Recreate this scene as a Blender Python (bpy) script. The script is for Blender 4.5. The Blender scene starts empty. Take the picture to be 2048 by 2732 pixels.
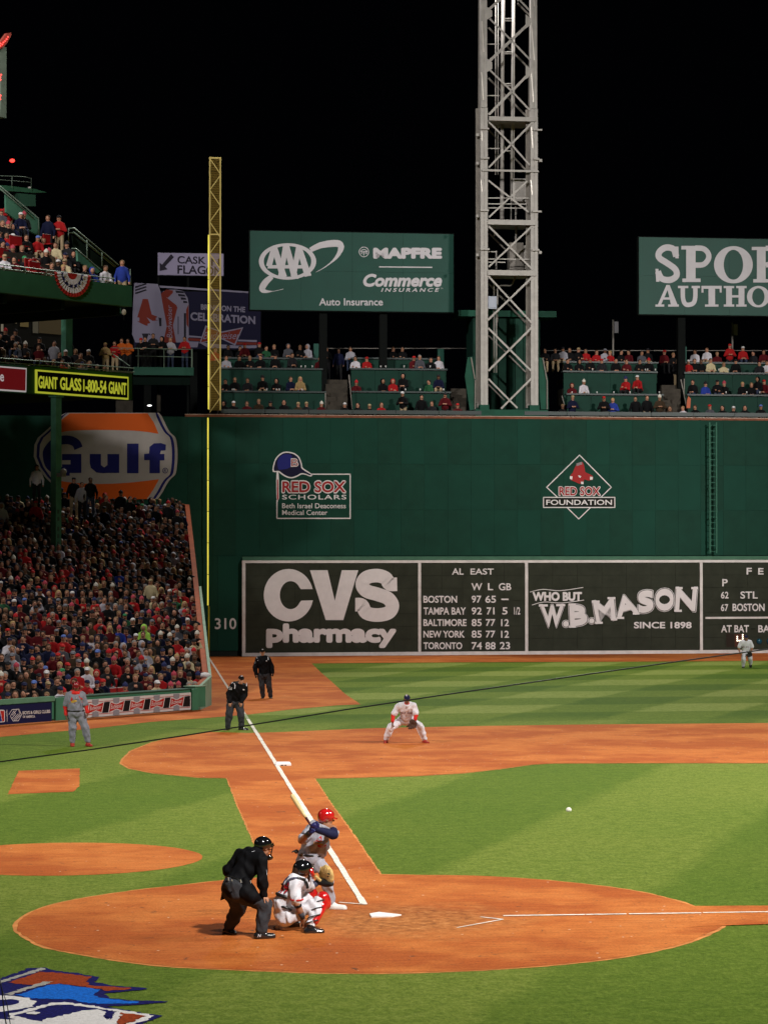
import bpy, bmesh, math, random, itertools
import numpy as np
from mathutils import Vector, Matrix
R_ = math.radians
random.seed(7)
SC = bpy.context.scene
COL = SC.collection

# ------------------------------------------------------------------ camera
CAM = Vector((-3.37682, -38.24933, 5.39838)); YAW, PITCH, ROLL, FPX = -0.0929764, 0.0146941, -0.00058154, 6961.25
FWD = Vector((-math.sin(YAW)*math.cos(PITCH), math.cos(YAW)*math.cos(PITCH), math.sin(PITCH)))
_r = Vector((math.cos(YAW), math.sin(YAW), 0)); _u = _r.cross(FWD)
RIGHT = _r*math.cos(ROLL)+_u*math.sin(ROLL); UP = -_r*math.sin(ROLL)+_u*math.cos(ROLL)
cd = bpy.data.cameras.new('camera'); cam = bpy.data.objects.new('camera', cd); COL.objects.link(cam)
M3 = Matrix((RIGHT, UP, -FWD)).transposed()
cam.matrix_world = Matrix.Translation(CAM) @ M3.to_4x4()
cd.sensor_fit = 'VERTICAL'; cd.sensor_height = 24; cd.lens = FPX/2732*24
cd.clip_start = 0.5; cd.clip_end = 2000
SC.camera = cam

# ------------------------------------------------------------------ night sky, floodlights, exposure
w = bpy.data.worlds.new('World'); SC.world = w; w.use_nodes = True
bg = w.node_tree.nodes['Background']; bg.inputs[0].default_value = (0.25, 0.3, 0.5, 1); bg.inputs[1].default_value = 0.0012
def flood(name, loc, target, kw, size=4.5, col=(1, .965, .9), spread=120):
    l = bpy.data.lights.new(name, 'AREA'); l.shape = 'RECTANGLE'; l.size = size; l.size_y = size*.45
    l.energy = kw*1000; l.color = col; l.spread = R_(spread)
    o = bpy.data.objects.new(name, l); COL.objects.link(o); o.location = loc
    o.rotation_euler = (Vector(target)-Vector(loc)).to_track_quat('-Z', 'Y').to_euler()
    return o
# unseen floodlights: the ballpark's own banks, plus lamps added to brighten single areas
flood('unseen_floodlight', (18, -42, 46), (3, 0, 0), 3.3, spread=46)
flood('unseen_floodlight', (62, 0, 50), (16, 22, 0), 6.6, spread=54)
flood('unseen_floodlight', (-45, 5, 33), (12, 28, 0), 2.6, spread=54)
flood('unseen_floodlight', (-40, -42, 50), (10, 102, 28), 2.2, spread=24)  # added lamp, aimed to brighten the billboards
flood('unseen_floodlight', (62, -10, 50), (24, 97, 6), 2.1, spread=28)  # added lamp that lights the wall and fades towards the pole
flood('unseen_floodlight', (13, 99, 46), (14, 62, 0), 5.6, spread=90)
flood('unseen_floodlight', (34, -44, 50), (-17, 60, 27), 1.1, spread=14)  # added narrow lamp, only there to brighten the upper deck
flood('unseen_floodlight', (-24, 48, 36), (6, 62, 0), 2.0, spread=90)
SC.view_settings.view_transform = 'Standard'; SC.view_settings.look = 'None'
SC.view_settings.exposure = 0.12; SC.view_settings.gamma = 1; SC.view_settings.use_curve_mapping = False
SC.render.engine = 'CYCLES'
SC.cycles.use_denoising = True; SC.cycles.max_bounces = 5; SC.cycles.diffuse_bounces = 2; SC.cycles.glossy_bounces = 2
SC.cycles.transparent_max_bounces = 6; SC.cycles.sample_clamp_indirect = 3

# ------------------------------------------------------------------ helpers
K = 2048/1658
def ray(ox, oy, k=K):
    return FWD + RIGHT*((ox*k-1024)/FPX) + UP*((1366-oy*k)/FPX)
def G(ox, oy, z=0, k=K):
    d = ray(ox, oy, k); return CAM + d*((z-CAM.z)/d.z)
def AT(ox, oy, D, k=K):
    return CAM + ray(ox, oy, k)*D
def depth_of(p): return (Vector(p)-CAM).dot(FWD)
class Plane:
    """a vertical sheet: origin, horizontal direction u; n points to the infield"""
    def __init__(s, o, u, n=None):
        s.o = Vector(o); s.u = Vector(u).normalized(); s.up = Vector((0, 0, 1))
        s.n = Vector(n).normalized() if n else Vector((s.u.y, -s.u.x, 0)).normalized()
        if not n is None: s.up = s.n.cross(s.u)*1.0; s.up = s.up if s.up.z > 0 else -s.up
    def sz(s, ox, oy, off=0, k=K):
        d = ray(ox, oy, k); o = s.o+s.n*off
        t = (o-CAM).dot(s.n)/d.dot(s.n); p = CAM+d*t-s.o
        return p.dot(s.u), p.dot(s.up)
    def pt(s, a, b, off=0): return s.o+s.u*a+s.up*b+s.n*off
def between(a, b, height_plane=None): ...
def plane2(p, q):
    p = Vector(p); q = Vector(q); u = q-p; u.z = 0
    return Plane((p.x, p.y, 0), u)

MATS = {}
def mat(name, col, rough=.6, metal=0, emit=None, es=0, noise=0, nscale=8, spec=.15, bump=0, coat=0, obj=True):
    if name in MATS: return MATS[name]
    m = bpy.data.materials.new(name); m.use_nodes = True; nt = m.node_tree; b = nt.nodes['Principled BSDF']
    c = tuple(col)+(1,); b.inputs['Base Color'].default_value = c
    b.inputs['Roughness'].default_value = rough; b.inputs['Metallic'].default_value = metal
    b.inputs['Specular IOR Level'].default_value = spec
    if coat: b.inputs['Coat Weight'].default_value = coat; b.inputs['Coat Roughness'].default_value = .08
    if emit: b.inputs['Emission Color'].default_value = tuple(emit)+(1,); b.inputs['Emission Strength'].default_value = es
    if noise or bump:
        tc = nt.nodes.new('ShaderNodeTexCoord'); nz = nt.nodes.new('ShaderNodeTexNoise')
        nz.inputs['Scale'].default_value = nscale; nz.inputs['Detail'].default_value = 6; nz.inputs['Roughness'].default_value = .6
        geo = nt.nodes.new('ShaderNodeNewGeometry'); nt.links.new(geo.outputs['Position'], nz.inputs['Vector'])
        if noise:
            r = nt.nodes.new('ShaderNodeMapRange'); r.inputs[1].default_value = .3; r.inputs[2].default_value = .7
            r.inputs[3].default_value = 1-noise; r.inputs[4].default_value = 1+noise; nt.links.new(nz.outputs['Fac'], r.inputs[0])
            mx = nt.nodes.new('ShaderNodeVectorMath'); mx.operation = 'SCALE'; mx.inputs[0].default_value = col
            nt.links.new(r.outputs[0], mx.inputs['Scale']); nt.links.new(mx.outputs[0], b.inputs['Base Color'])
        if bump:
            bp = nt.nodes.new('ShaderNodeBump'); bp.inputs['Strength'].default_value = bump; bp.inputs['Distance'].default_value = .02
            nt.links.new(nz.outputs['Fac'], bp.inputs['Height']); nt.links.new(bp.outputs[0], b.inputs['Normal'])
    MATS[name] = m; return m

def tag(o, label=None, cat=None, group=None, kind=None):
    if label: o['label'] = label
    if cat: o['category'] = cat
    if group: o['group'] = group
    if kind: o['kind'] = kind
    return o
def empty(name, loc=(0, 0, 0), label=None, cat=None, group=None, kind=None):
    o = bpy.data.objects.new(name, None); COL.objects.link(o); o.location = loc; o.empty_display_size = .2
    return tag(o, label, cat, group, kind)
PLOC = {}
class MB:
    def __init__(s): s.v = []; s.f = []; s.mi = []
    def add(s, vs, fs, mi=0):
        b = len(s.v); s.v += [tuple(v) for v in vs]; s.f += [tuple(i+b for i in f) for f in fs]; s.mi += [mi]*len(fs); return s
    def hexa(s, c, mi=0):   # 8 corners: bottom 4 ccw, top 4 ccw
        return s.add(c, [(3, 2, 1, 0), (4, 5, 6, 7), (0, 1, 5, 4), (1, 2, 6, 5), (2, 3, 7, 6), (3, 0, 4, 7)], mi)
    def box(s, x0, y0, z0, x1, y1, z1, mi=0):
        return s.hexa([(x0, y0, z0), (x1, y0, z0), (x1, y1, z0), (x0, y1, z0), (x0, y0, z1), (x1, y0, z1), (x1, y1, z1), (x0, y1, z1)], mi)
    def pbox(s, P, a0, b0, a1, b1, o0, o1, mi=0):   # box on a Plane, offsets o0 (back) .. o1 (front)
        if a0 > a1: a0, a1 = a1, a0
        if b0 > b1: b0, b1 = b1, b0
        c = [P.pt(a0, b0, o1), P.pt(a1, b0, o1), P.pt(a1, b0, o0), P.pt(a0, b0, o0), P.pt(a0, b1, o1), P.pt(a1, b1, o1), P.pt(a1, b1, o0), P.pt(a0, b1, o0)]
        return s.hexa(c, mi)
    def beam(s, p, q, w, h=None, up=(0, 0, 1), mi=0):
        p = Vector(p); q = Vector(q); h = h or w; d = (q-p).normalized(); up = Vector(up)
        if abs(d.dot(up.normalized())) > .95: up = Vector((0, 1, 0)) if abs(d.y) < .9 else Vector((1, 0, 0))
        x = d.cross(up).normalized(); y = x.cross(d)
        c = []
        for e in (p, q):
            for a, b in ((-1, -1), (1, -1), (1, 1), (-1, 1)): c.append(e+x*a*w/2+y*b*h/2)
        return s.add(c, [(0, 1, 2, 3), (7, 6, 5, 4), (0, 4, 5, 1), (1, 5, 6, 2), (2, 6, 7, 3), (3, 7, 4, 0)], mi)
    def tube(s, pts, r, n=8, mi=0, cap=True):
        pts = [Vector(p) for p in pts]; rs = r if isinstance(r, (list, tuple)) else [r]*len(pts); b = []
        d0 = (pts[1]-pts[0]).normalized(); up = Vector((0, 0, 1)) if abs(d0.z) < .9 else Vector((1, 0, 0))
        for i, p in enumerate(pts):
            d = (pts[min(i+1, len(pts)-1)]-pts[max(i-1, 0)]).normalized(); x = d.cross(up).normalized(); y = x.cross(d)
            for k in range(n):
                a = 2*math.pi*k/n; b.append(p+(x*math.cos(a)+y*math.sin(a))*rs[i])
        f = []
        for i in range(len(pts)-1):
            for k in range(n): f.append((i*n+k, i*n+(k+1) % n, (i+1)*n+(k+1) % n, (i+1)*n+k))
        if cap: f.append(tuple(range(n-1, -1, -1))); f.append(tuple((len(pts)-1)*n+k for k in range(n)))
        return s.add(b, f, mi)
    def poly(s, pts, off, n, mi=0):   # prism: polygon pts extruded by off*n (front face at pts+off*n)
        pts = [Vector(p) for p in pts]; n = Vector(n); m = len(pts)
        A = [p for p in pts]; B = [p+n*off for p in pts]
        # orient the front ring so its normal is along n
        nn = Vector((0, 0, 0))
        for i in range(m): nn += pts[i].cross(pts[(i+1) % m])
        ccw = nn.dot(n) > 0
        fr = tuple(range(m, 2*m)) if ccw else tuple(range(2*m-1, m-1, -1))
        f = [fr]
        for i in range(m):
            j = (i+1) % m
            f.append((i, j, j+m, i+m) if ccw else (j, i, i+m, j+m))
        return s.add(A+B, f, mi)
    def ball(s, c, r, n=10, mi=0, sc=(1, 1, 1), half=False, rot=None):
        c = Vector(c); vs = []; fs = []; m = n//2
        top = m
        for i in range(m+1):
            t = math.pi*i/m if not half else math.pi/2*i/m
            for k in range(n):
                a = 2*math.pi*k/n; v = Vector((math.sin(t)*math.cos(a)*sc[0], math.sin(t)*math.sin(a)*sc[1], math.cos(t)*sc[2]))*r
                if rot: v = rot @ v
                vs.append(c+v)
        for i in range(m):
            for k in range(n): fs.append((i*n+k, (i+1)*n+k, (i+1)*n+(k+1) % n, i*n+(k+1) % n))
        if half: fs.append(tuple(m*n+k for k in range(n-1, -1, -1)))
        return s.add(vs, fs, mi)
    def mesh(s, name, mats, smooth=False):
        me = bpy.data.meshes.new(name); me.from_pydata(s.v, [], s.f)
        for m in (mats if isinstance(mats, (list, tuple)) else [mats]): me.materials.append(m)
        if any(s.mi): me.polygons.foreach_set('material_index', s.mi)
        if smooth: me.polygons.foreach_set('use_smooth', [True]*len(s.f))
        me.update(); return me
    def build(s, name, mats, parent=None, smooth=False):
        o = bpy.data.objects.new(name, s.mesh(name, mats, smooth)); COL.objects.link(o)
        if parent:
            o.parent = parent
            o.matrix_parent_inverse = world_of(parent).inverted()
        return o
def world_of(o):
    m = Matrix.Translation(o.location) @ o.rotation_euler.to_matrix().to_4x4()
    return world_of(o.parent) @ o.matrix_parent_inverse @ m if o.parent else m
def smoothpoly(pts, n=6, closed=True):
    out = []; m = len(pts)
    for i in range(m if closed else m-1):
        p0 = pts[(i-1) % m] if closed or i > 0 else pts[i]; p1 = pts[i]; p2 = pts[(i+1) % m]; p3 = pts[(i+2) % m] if closed or i+2 < m else p2
        for k in range(n):
            t = k/n
            out.append(tuple(.5*((2*p1[j])+(-p0[j]+p2[j])*t+(2*p0[j]-5*p1[j]+4*p2[j]-p3[j])*t*t+(-p0[j]+3*p1[j]-3*p2[j]+p3[j])*t**3) for j in range(len(p1))))
    if not closed: out.append(tuple(pts[-1]))
    return out

# ---- lettering: built-in font, fitted to a rectangle on a plane
_tc = {}
def glyphs(s, bold=0., italic=0., space=1.):
    if bold > .016:      # heavy faces: thicken by overlaying shifted copies, which keeps the counters clean
        v, f = glyphs(s, .012, italic, space); e = (bold-.012); n = max(3, len(s)*.62); V_ = []; F_ = []; k = len(v)
        for i, (dx, dy) in enumerate(((0, 0), (1, 0), (-1, 0), (0, 1), (0, -1), (.7, .7), (-.7, .7), (.7, -.7), (-.7, -.7))):
            V_.append(v*[1-2*e/n, 1-2*e/.75]+[e/n*(1+dx), e/.75*(1+dy)]); F_ += [tuple(j+i*k for j in q) for q in f]
        return np.concatenate(V_), F_
    key = (s, bold, italic, space)
    if key in _tc: return _tc[key]
    c = bpy.data.curves.new('t', 'FONT'); c.body = s; c.offset = bold; c.shear = italic; c.space_character = space; c.resolution_u = 4
    c.fill_mode = 'FRONT'
    o = bpy.data.objects.new('t', c); me = bpy.data.meshes.new_from_object(o)
    v = np.array([x.co[:2] for x in me.vertices]); f = [tuple(p.vertices) for p in me.polygons]
    bpy.data.objects.remove(o); bpy.data.meshes.remove(me)
    mn = v.min(0); mx = v.max(0); v = (v-mn)/(mx-mn)
    _tc[key] = (v, f); return v, f
def lettering(mb, P, s, box, off=.03, bold=.0, italic=0., space=1., mi=0, warp=None, k=K):
    """text s filling box=(x0,y0,x1,y1) read on the photograph, mapped onto plane P"""
    x0, y0, x1, y1 = box; v, f = glyphs(s, bold, italic, space)
    if len(box) == 4: a = P.sz(x0, y1, off, k); b = P.sz(x1, y1, off, k); c = P.sz(x0, y0, off, k); d = P.sz(x1, y0, off, k)
    pts = []
    nn_ = max(1, len(v)//9) if bold > .016 else 10**9
    for i_, (t, h) in enumerate(v):
        if warp: t, h = warp(t, h)
        q = [(a[i]*(1-t)+b[i]*t)*(1-h)+(c[i]*(1-t)+d[i]*t)*h for i in (0, 1)]
        pts.append(P.pt(q[0], q[1], off+(i_//nn_)*.0016))
    # make sure the faces look at the infield
    mb.add(pts, f, mi)
def stroke(mb, P, pts, w, off=.03, mi=0, k=K, th=.02):
    """a flat painted band of width w (metres) along photo points"""
    q = [P.sz(x, y, off, k) for x, y in pts]
    for (a, b), (c, d) in zip(q[:-1], q[1:]):
        L = math.hypot(c-a, d-b)
        if L < 1e-6: continue
        nx, ny = -(d-b)/L*w/2, (c-a)/L*w/2; ex, ey = (c-a)/L*w*.3, (d-b)/L*w*.3
        V = [P.pt(a-nx-ex, b-ny-ey, off), P.pt(c-nx+ex, d-ny+ey, off), P.pt(c+nx+ex, d+ny+ey, off), P.pt(a+nx-ex, b+ny-ey, off)]
        mb.add(V, [(0, 1, 2, 3)], mi)
def area(mb, P, pts, off=.03, mi=0, k=K, sm=0):
    if sm: pts = smoothpoly(pts, sm)
    q = [P.sz(x, y, off, k) for x, y in pts]; V = [P.pt(a, b, off) for a, b in q]
    s2 = sum(q[i][0]*q[(i+1) % len(q)][1]-q[(i+1) % len(q)][0]*q[i][1] for i in range(len(q)))
    idx = tuple(range(len(q))); mb.add(V, [idx if s2 > 0 else idx[::-1]], mi)
def ell(cx, cy, rx, ry, n=40, a0=0, a1=360):
    return [(cx+rx*math.cos(R_(a0+(a1-a0)*i/n)), cy-ry*math.sin(R_(a0+(a1-a0)*i/n))) for i in range(n if a1-a0 == 360 else n+1)]
# ------------------------------------------------------------------ ground
def ground_mat(name, kind):
    m = bpy.data.materials.new(name); m.use_nodes = True; nt = m.node_tree; b = nt.nodes['Principled BSDF']; L = nt.links.new; N = nt.nodes.new
    geo = N('ShaderNodeNewGeometry'); pos = geo.outputs['Position']
    def noise(scale, detail=5, rough=.6, vec=None, dist=0):
        n = N('ShaderNodeTexNoise'); n.inputs['Scale'].default_value = scale; n.inputs['Detail'].default_value = detail
        n.inputs['Roughness'].default_value = rough; n.inputs['Distortion'].default_value = dist; L(vec or pos, n.inputs['Vector']); return n.outputs['Fac']
    def ramp(src, pts):
        r = N('ShaderNodeValToRGB'); r.color_ramp.elements[0].position = pts[0][0]; r.color_ramp.elements[0].color = tuple(pts[0][1])+(1,)
        r.color_ramp.elements[1].position = pts[-1][0]; r.color_ramp.elements[1].color = tuple(pts[-1][1])+(1,)
        for p, c in pts[1:-1]: e = r.color_ramp.elements.new(p); e.color = tuple(c)+(1,)
        L(src, r.inputs['Fac']); return r.outputs['Color']
    def mix(f, a, c, mode='MIX'):
        x = N('ShaderNodeMix'); x.data_type = 'RGBA'; x.blend_type = mode
        if isinstance(f, float): x.inputs[0].default_value = f
        else: L(f, x.inputs[0])
        for s, i in ((a, 6), (c, 7)):
            if isinstance(s, tuple): x.inputs[i].default_value = s+(1,)
            else: L(s, x.inputs[i])
        return x.outputs[2]
    def math_(op, a, c=None):
        x = N('ShaderNodeMath'); x.operation = op
        for s, i in ((a, 0), (c, 1)):
            if s is None: continue
            if isinstance(s, (int, float)): x.inputs[i].default_value = s
            else: L(s, x.inputs[i])
        return x.outputs[0]
    b.inputs['Roughness'].default_value = .85; b.inputs['Specular IOR Level'].default_value = .15
    bump = N('ShaderNodeBump')
    if kind == 'dirt':
        big = noise(.35, 4); med = noise(2.2, 6, .65); fine = noise(26, 4, .7)
        c = ramp(med, [(.25, (.44, .108, .018)), (.5, (.54, .15, .028)), (.75, (.62, .2, .045))])
        c = mix(ramp(big, [(.44, (.85, .85, .85)), (.56, (0, 0, 0))]), c, (.40, .092, .018)); c = mix(math_('MULTIPLY', math_('SUBTRACT', big, .42), 1.6), c, (.60, .22, .06))
        g = ramp(fine, [(.32, (.72, .68, .66)), (.5, (1, 1, 1)), (.7, (1.12, 1.1, 1.08))]); c = mix(1., c, g, 'MULTIPLY')
        sk = N('ShaderNodeVectorMath'); sk.operation = 'MULTIPLY'; L(pos, sk.inputs[0]); sk.inputs[1].default_value = (.35, 5, 1); rk = noise(2.2, 5, .7, sk.outputs[0], .6)
        c = mix(1., c, ramp(rk, [(.34, (.84, .8, .78)), (.5, (1, 1, 1)), (.66, (1.1, 1.1, 1.12))]), 'MULTIPLY')
        # dark clods and small marks, pale pebbles
        st = N('ShaderNodeVectorMath'); st.operation = 'MULTIPLY'; L(pos, st.inputs[0]); st.inputs[1].default_value = (1, 1.0, 1)
        cl = noise(5, 4, .6, st.outputs[0], 1.2); c = mix(ramp(cl, [(.64, (0, 0, 0)), (.71, (.9, .9, .9))]), c, (.13, .055, .025))
        vo = N('ShaderNodeTexVoronoi'); vo.inputs['Scale'].default_value = 2.6; L(pos, vo.inputs['Vector'])
        c = mix(ramp(vo.outputs['Distance'], [(.04, (1, 1, 1)), (.06, (0, 0, 0))]), c, (.75, .6, .45))
        # churned, greyer ground round the batter's boxes
        d = N('ShaderNodeVectorMath'); d.operation = 'DISTANCE'; L(pos, d.inputs[0]); d.inputs[1].default_value = (.45, -.35, 0)
        near = N('ShaderNodeMapRange'); L(math_('ADD', d.outputs['Value'], math_('MULTIPLY', noise(1.6, 4), 2.4)), near.inputs[0])
        near.inputs[1].default_value = 1.9; near.inputs[2].default_value = 3.4; near.inputs[3].default_value = .8; near.inputs[4].default_value = 0
        ch = ramp(noise(5.5, 7, .75), [(.36, (.14, .055, .018)), (.5, (.40, .14, .036)), (.64, (.60, .27, .09))]); c = mix(near.outputs[0], c, ch)
        L(c, b.inputs['Base Color']); bump.inputs['Strength'].default_value = .9; bump.inputs['Distance'].default_value = .03
        h = math_('ADD', math_('MULTIPLY', fine, .5), med); L(h, bump.inputs['Height'])
    else:
        # mown turf: fine blades, soft patches, mowing bands
        st = N('ShaderNodeVectorMath'); st.operation = 'MULTIPLY'; L(pos, st.inputs[0]); st.inputs[1].default_value = (1, .55, 1)
        blade = noise(15, 6, .85, st.outputs[0]); tuft = noise(3.5, 6, .65); big = noise(.12, 3)
        c = ramp(blade, [(.3, (.054, .095, .006)), (.5, (.128, .192, .018)), (.72, (.22, .3, .055))])
        c = mix(1., c, ramp(tuft, [(.3, (.72, .79, .6)), (.5, (1, 1, 1)), (.7, (1.25, 1.16, 1.45))]), 'MULTIPLY')
        c = mix(1., c, ramp(big, [(.35, (.9, .94, .85)), (.65, (1.1, 1.04, 1.1))]), 'MULTIPLY')
        sep = N('ShaderNodeSeparateXYZ'); L(pos, sep.inputs[0]); X, Y = sep.outputs[0], sep.outputs[1]
        wob = math_('MULTIPLY', math_('SUBTRACT', noise(.5, 3), .5), .7)
        def band(ca, sa, period, ph):
            t = math_('ADD', math_('ADD', math_('MULTIPLY', X, ca), math_('MULTIPLY', Y, sa)), wob)
            s = math_('SINE', math_('MULTIPLY', math_('ADD', t, ph), 2*math.pi/period))
            r = N('ShaderNodeMapRange'); L(s, r.inputs[0]); r.inputs[1].default_value = -.15; r.inputs[2].default_value = .15; return r.outputs[0]
        # outfield check: bands running across and slantwise
        b1 = band(-.05, 1, 8.4, 3.1); b2 = band(.9, -.42, 6.5, 2.0)
        chk = math_('MULTIPLY', math_('ADD', b1, b2), .5)
        out = N('ShaderNodeMapRange'); L(Y, out.inputs[0]); out.inputs[1].default_value = 42; out.inputs[2].default_value = 46
        chc = ramp(chk, [(0., (.55, .7, .35)), (.5, (.95, .98, .9)), (1., (1.65, 1.42, 2.6))]); c = mix(out.outputs[0], c, mix(1., c, chc, 'MULTIPLY'))
        b3 = band(.93, -.36, 8.0, .5); inn = math_('SUBTRACT', 1., out.outputs[0])
        c = mix(math_('MULTIPLY', inn, .9), c, mix(1., c, ramp(b3, [(0., (.78, .86, .7)), (1., (1.2, 1.12, 1.35))]), 'MULTIPLY'))
        L(c, b.inputs['Base Color']); bump.inputs['Strength'].default_value = 1; bump.inputs['Distance'].default_value = .04
        h = math_('ADD', math_('MULTIPLY', blade, .7), math_('MULTIPLY', tuft, .6)); L(h, bump.inputs['Height'])
    L(bump.outputs[0], b.inputs['Normal']); return m
GRASS = ground_mat('turf', 'grass'); DIRT = ground_mat('infield_clay', 'dirt')
CHALK = mat('chalk', (.78, .74, .66), .9, noise=.3, nscale=7, bump=.4)
PAINTW = mat('white_paint', (.72, .7, .68), .5)

mb = MB(); mb.box(-200, -80, -1, 300, 94.4, 0); tag(mb.build('grass_field', GRASS), kind='structure')
mb = MB(); mb.box(-700, -700, -1.05, 900, 900, -.012); tag(mb.build('ground', mat('asphalt', (.045, .045, .05), .9, noise=.3, nscale=.8)), kind='structure')

def jit(pts, amp=.014, step=.12):
    """outline on the ground with the slightly ragged edge of cut turf"""
    out = []; n = len(pts)
    for i in range(n):
        p = Vector(pts[i]); q = Vector(pts[(i+1) % n]); L = (q-p).length; m = max(1, int(L/step))
        for k in range(m):
            a = p.lerp(q, k/m); out.append((a.x+random.uniform(-amp, amp), a.y+random.uniform(-amp, amp)))
    return out
def sheet(name, pts, z, m, amp=.014, step=.12, kind='structure', parent=None, th=.0):
    P = jit([(p[0], p[1]) for p in pts], amp, step) if amp else [(p[0], p[1]) for p in pts]
    s2 = sum(P[i][0]*P[(i+1) % len(P)][1]-P[(i+1) % len(P)][0]*P[i][1] for i in range(len(P)))
    if s2 < 0: P = P[::-1]
    from mathutils.geometry import delaunay_2d_cdt
    r = delaunay_2d_cdt([Vector(p) for p in P], [], [list(range(len(P)))], 1, 1e-5)
    me = bpy.data.meshes.new(name); fs = []
    for f in r[2]:
        a_, b_, c_ = (r[0][i] for i in f[:3]); fs.append(f if (b_-a_).cross(c_-a_) > 0 else f[::-1])
    me.from_pydata([(v.x, v.y, z) for v in r[0]], [], fs); me.materials.append(m)
    o = bpy.data.objects.new(name, me); COL.objects.link(o)
    if kind: o['kind'] = kind
    if parent: o.parent = parent; o.matrix_parent_inverse = world_of(parent).inverted()
    return o
def g2(pts): return [G(x, y)[:2] for x, y in pts]
# clay round home plate and the cutout to third
home = [(30, 2010), (31.6, 1995), (45, 1982), (68, 1968), (108, 1955), (164, 1942), (284, 1923.5), (390, 1911.6), (485, 1901), (560, 1896), (660, 1892), (744, 1889), (822, 1888.5), (900, 1890), (1024, 1891.5), (1130, 1897),
 (1234, 1906), (1362, 1922), (1464, 1945), (1535, 1970), (1572, 1990), (1564, 2003), (1551, 2011), (1520, 2026), (1475, 2042), (1372, 2065), (1234, 2083), (1065, 2096), (940, 2101.5), (810, 2104.5), (690, 2103.5), (567, 2099), (444, 2094), (325, 2086), (205, 2069), (96, 2048), (52, 2027)]
LIP = mat('dry_clay', (.60, .235, .07), .95, noise=.3, nscale=4, bump=.5)
def inset(pts, d):
    n = len(pts); A = sum(pts[i][0]*pts[(i+1) % n][1]-pts[(i+1) % n][0]*pts[i][1] for i in range(n)); s = 1 if A > 0 else -1; out = []
    for i in range(n):
        a = Vector(pts[i-1][:2]); b = Vector(pts[i][:2]); c = Vector(pts[(i+1) % n][:2]); u = (b-a).normalized(); v = (c-b).normalized(); m = Vector((-(u+v).y, (u+v).x))*s
        dd = d*random.uniform(.8, 1.2); out.append(tuple(b+m.normalized()*dd) if m.length > .3 else tuple(b))
    return out
hp_ = smoothpoly(g2(home), 3); sheet('dry_edge', hp_, .004, LIP); sheet('home_plate_dirt', inset(hp_, .06), .0085, DIRT, amp=.012)
left_lane = g2([(487, 1676), (509, 1735), (542.6, 1812), (575, 1897), (585, 1930), (850, 1930), (822, 1886), (760, 1795), (716, 1735), (678, 1678)])
sheet('dry_edge', left_lane, .0045, LIP); sheet('third_base_path', inset(left_lane[:3]+left_lane[3:], .035), .0095, DIRT, amp=.012)
sheet('first_base_path', g2([(1490, 1958.5), (1658, 1957.5), (2600, 1950), (2600, 1988), (1658, 1997.5), (1564, 2000.5), (1490, 2004)]), .0125, DIRT)
arc = [(258, 1649), (262, 1641), (280, 1622), (328, 1603), (397, 1588), (451, 1581.5), (536, 1583.5), (608, 1581.5), (700, 1577.5), (813, 1573), (1004, 1569), (1240, 1565.5), (1658, 1562), (2500, 1553),
 (2500, 1655), (1658, 1649), (1400, 1649), (1200, 1649.5), (1150, 1652), (1080, 1662), (1000, 1671), (900, 1677), (750, 1681), (600, 1683), (430, 1680.5), (330, 1671), (275, 1660)]
sheet('dry_edge', g2(arc), .005, LIP); sheet('infield_dirt', inset(smoothpoly(g2(arc[:23]), 3, False)+smoothpoly(g2(arc[23:]), 3, False) if False else g2(arc), .06), .0105, DIRT, amp=.012)
# warning track under the wall and along the seats
track = [(-60, 1540), (430, 1500), (430, 1412), (2000, 1404), (2000, 1425.5), (1658, 1427), (1496, 1428.5), (1004, 1430.5), (673, 1433), (690, 1450), (711, 1468), (745, 1499), (779, 1521.5), (728, 1523.5),
 (628, 1532.5), (533, 1544), (437, 1551.5), (325, 1559.5), (198, 1574), (97, 1583), (0, 1592), (-60, 1598)]
sheet('warning_track', g2(track), .004, DIRT, amp=.02)
sheet('cutout_dirt', g2([(41, 1665), (173, 1660), (172, 1698), (160, 1710), (17.6, 1715.6)]), .004, DIRT)
c0 = G(437, 1851); cc = Vector((c0.x-2.45, c0.y+.02))
sheet('on_deck_circle', [(cc.x+2.45*math.cos(a), cc.y+2.45*math.sin(a)) for a in np.linspace(0, 2*math.pi, 60, False)], .004, DIRT)
# a paler crumbled lip where clay meets turf
# chalk
def line(name, p, q, w, z=.018, breaks=0, m=CHALK):
    p = Vector((p[0], p[1])); q = Vector((q[0], q[1])); d = (q-p).normalized(); n = Vector((-d.y, d.x)); L = (q-p).length
    mb = MB(); t = 0
    while t < L:
        seg = min(L-t, random.uniform(.5, 1.8) if breaks else .5); a = p+d*t; b = p+d*(t+seg)
        j = lambda: random.uniform(-.008, .008)
        v = [a+n*(w/2+j()), b+n*(w/2+j()), b-n*(w/2+j()), a-n*(w/2+j())]
        mb.add([(x.x, x.y, z) for x in v], [(3, 2, 1, 0)]); t += seg+(random.uniform(0, .05) if breaks and random.random() < .5 else 0)
    return tag(mb.build(name, m), kind='structure')
line('third_base_foul_line', G(970.5/K, 2414.5/K), (.045, 45.2), .10, breaks=1)
line('third_base_foul_line', (.045, 45.2), (.045, 47.8), .1, breaks=0, m=mat('worn_chalk', (.3, .36, .22), .9, noise=.3, nscale=9))
line('third_base_foul_line', (.045, 47.8), (.045, 94.9), .085, breaks=0, m=mat('far_chalk', (.6, .52, .45), .9, noise=.15, nscale=3))
line('first_base_foul_line', G(1342/K, 2446/K), G(2600, 1957.3), .085, breaks=1)
line('batters_box_line', G(904/K, 2410/K), G(978/K, 2415.5/K), .05)
line('batters_box_line', G(1281/K, 2449/K), G(1341/K, 2455.5/K), .045, breaks=1)
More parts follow.
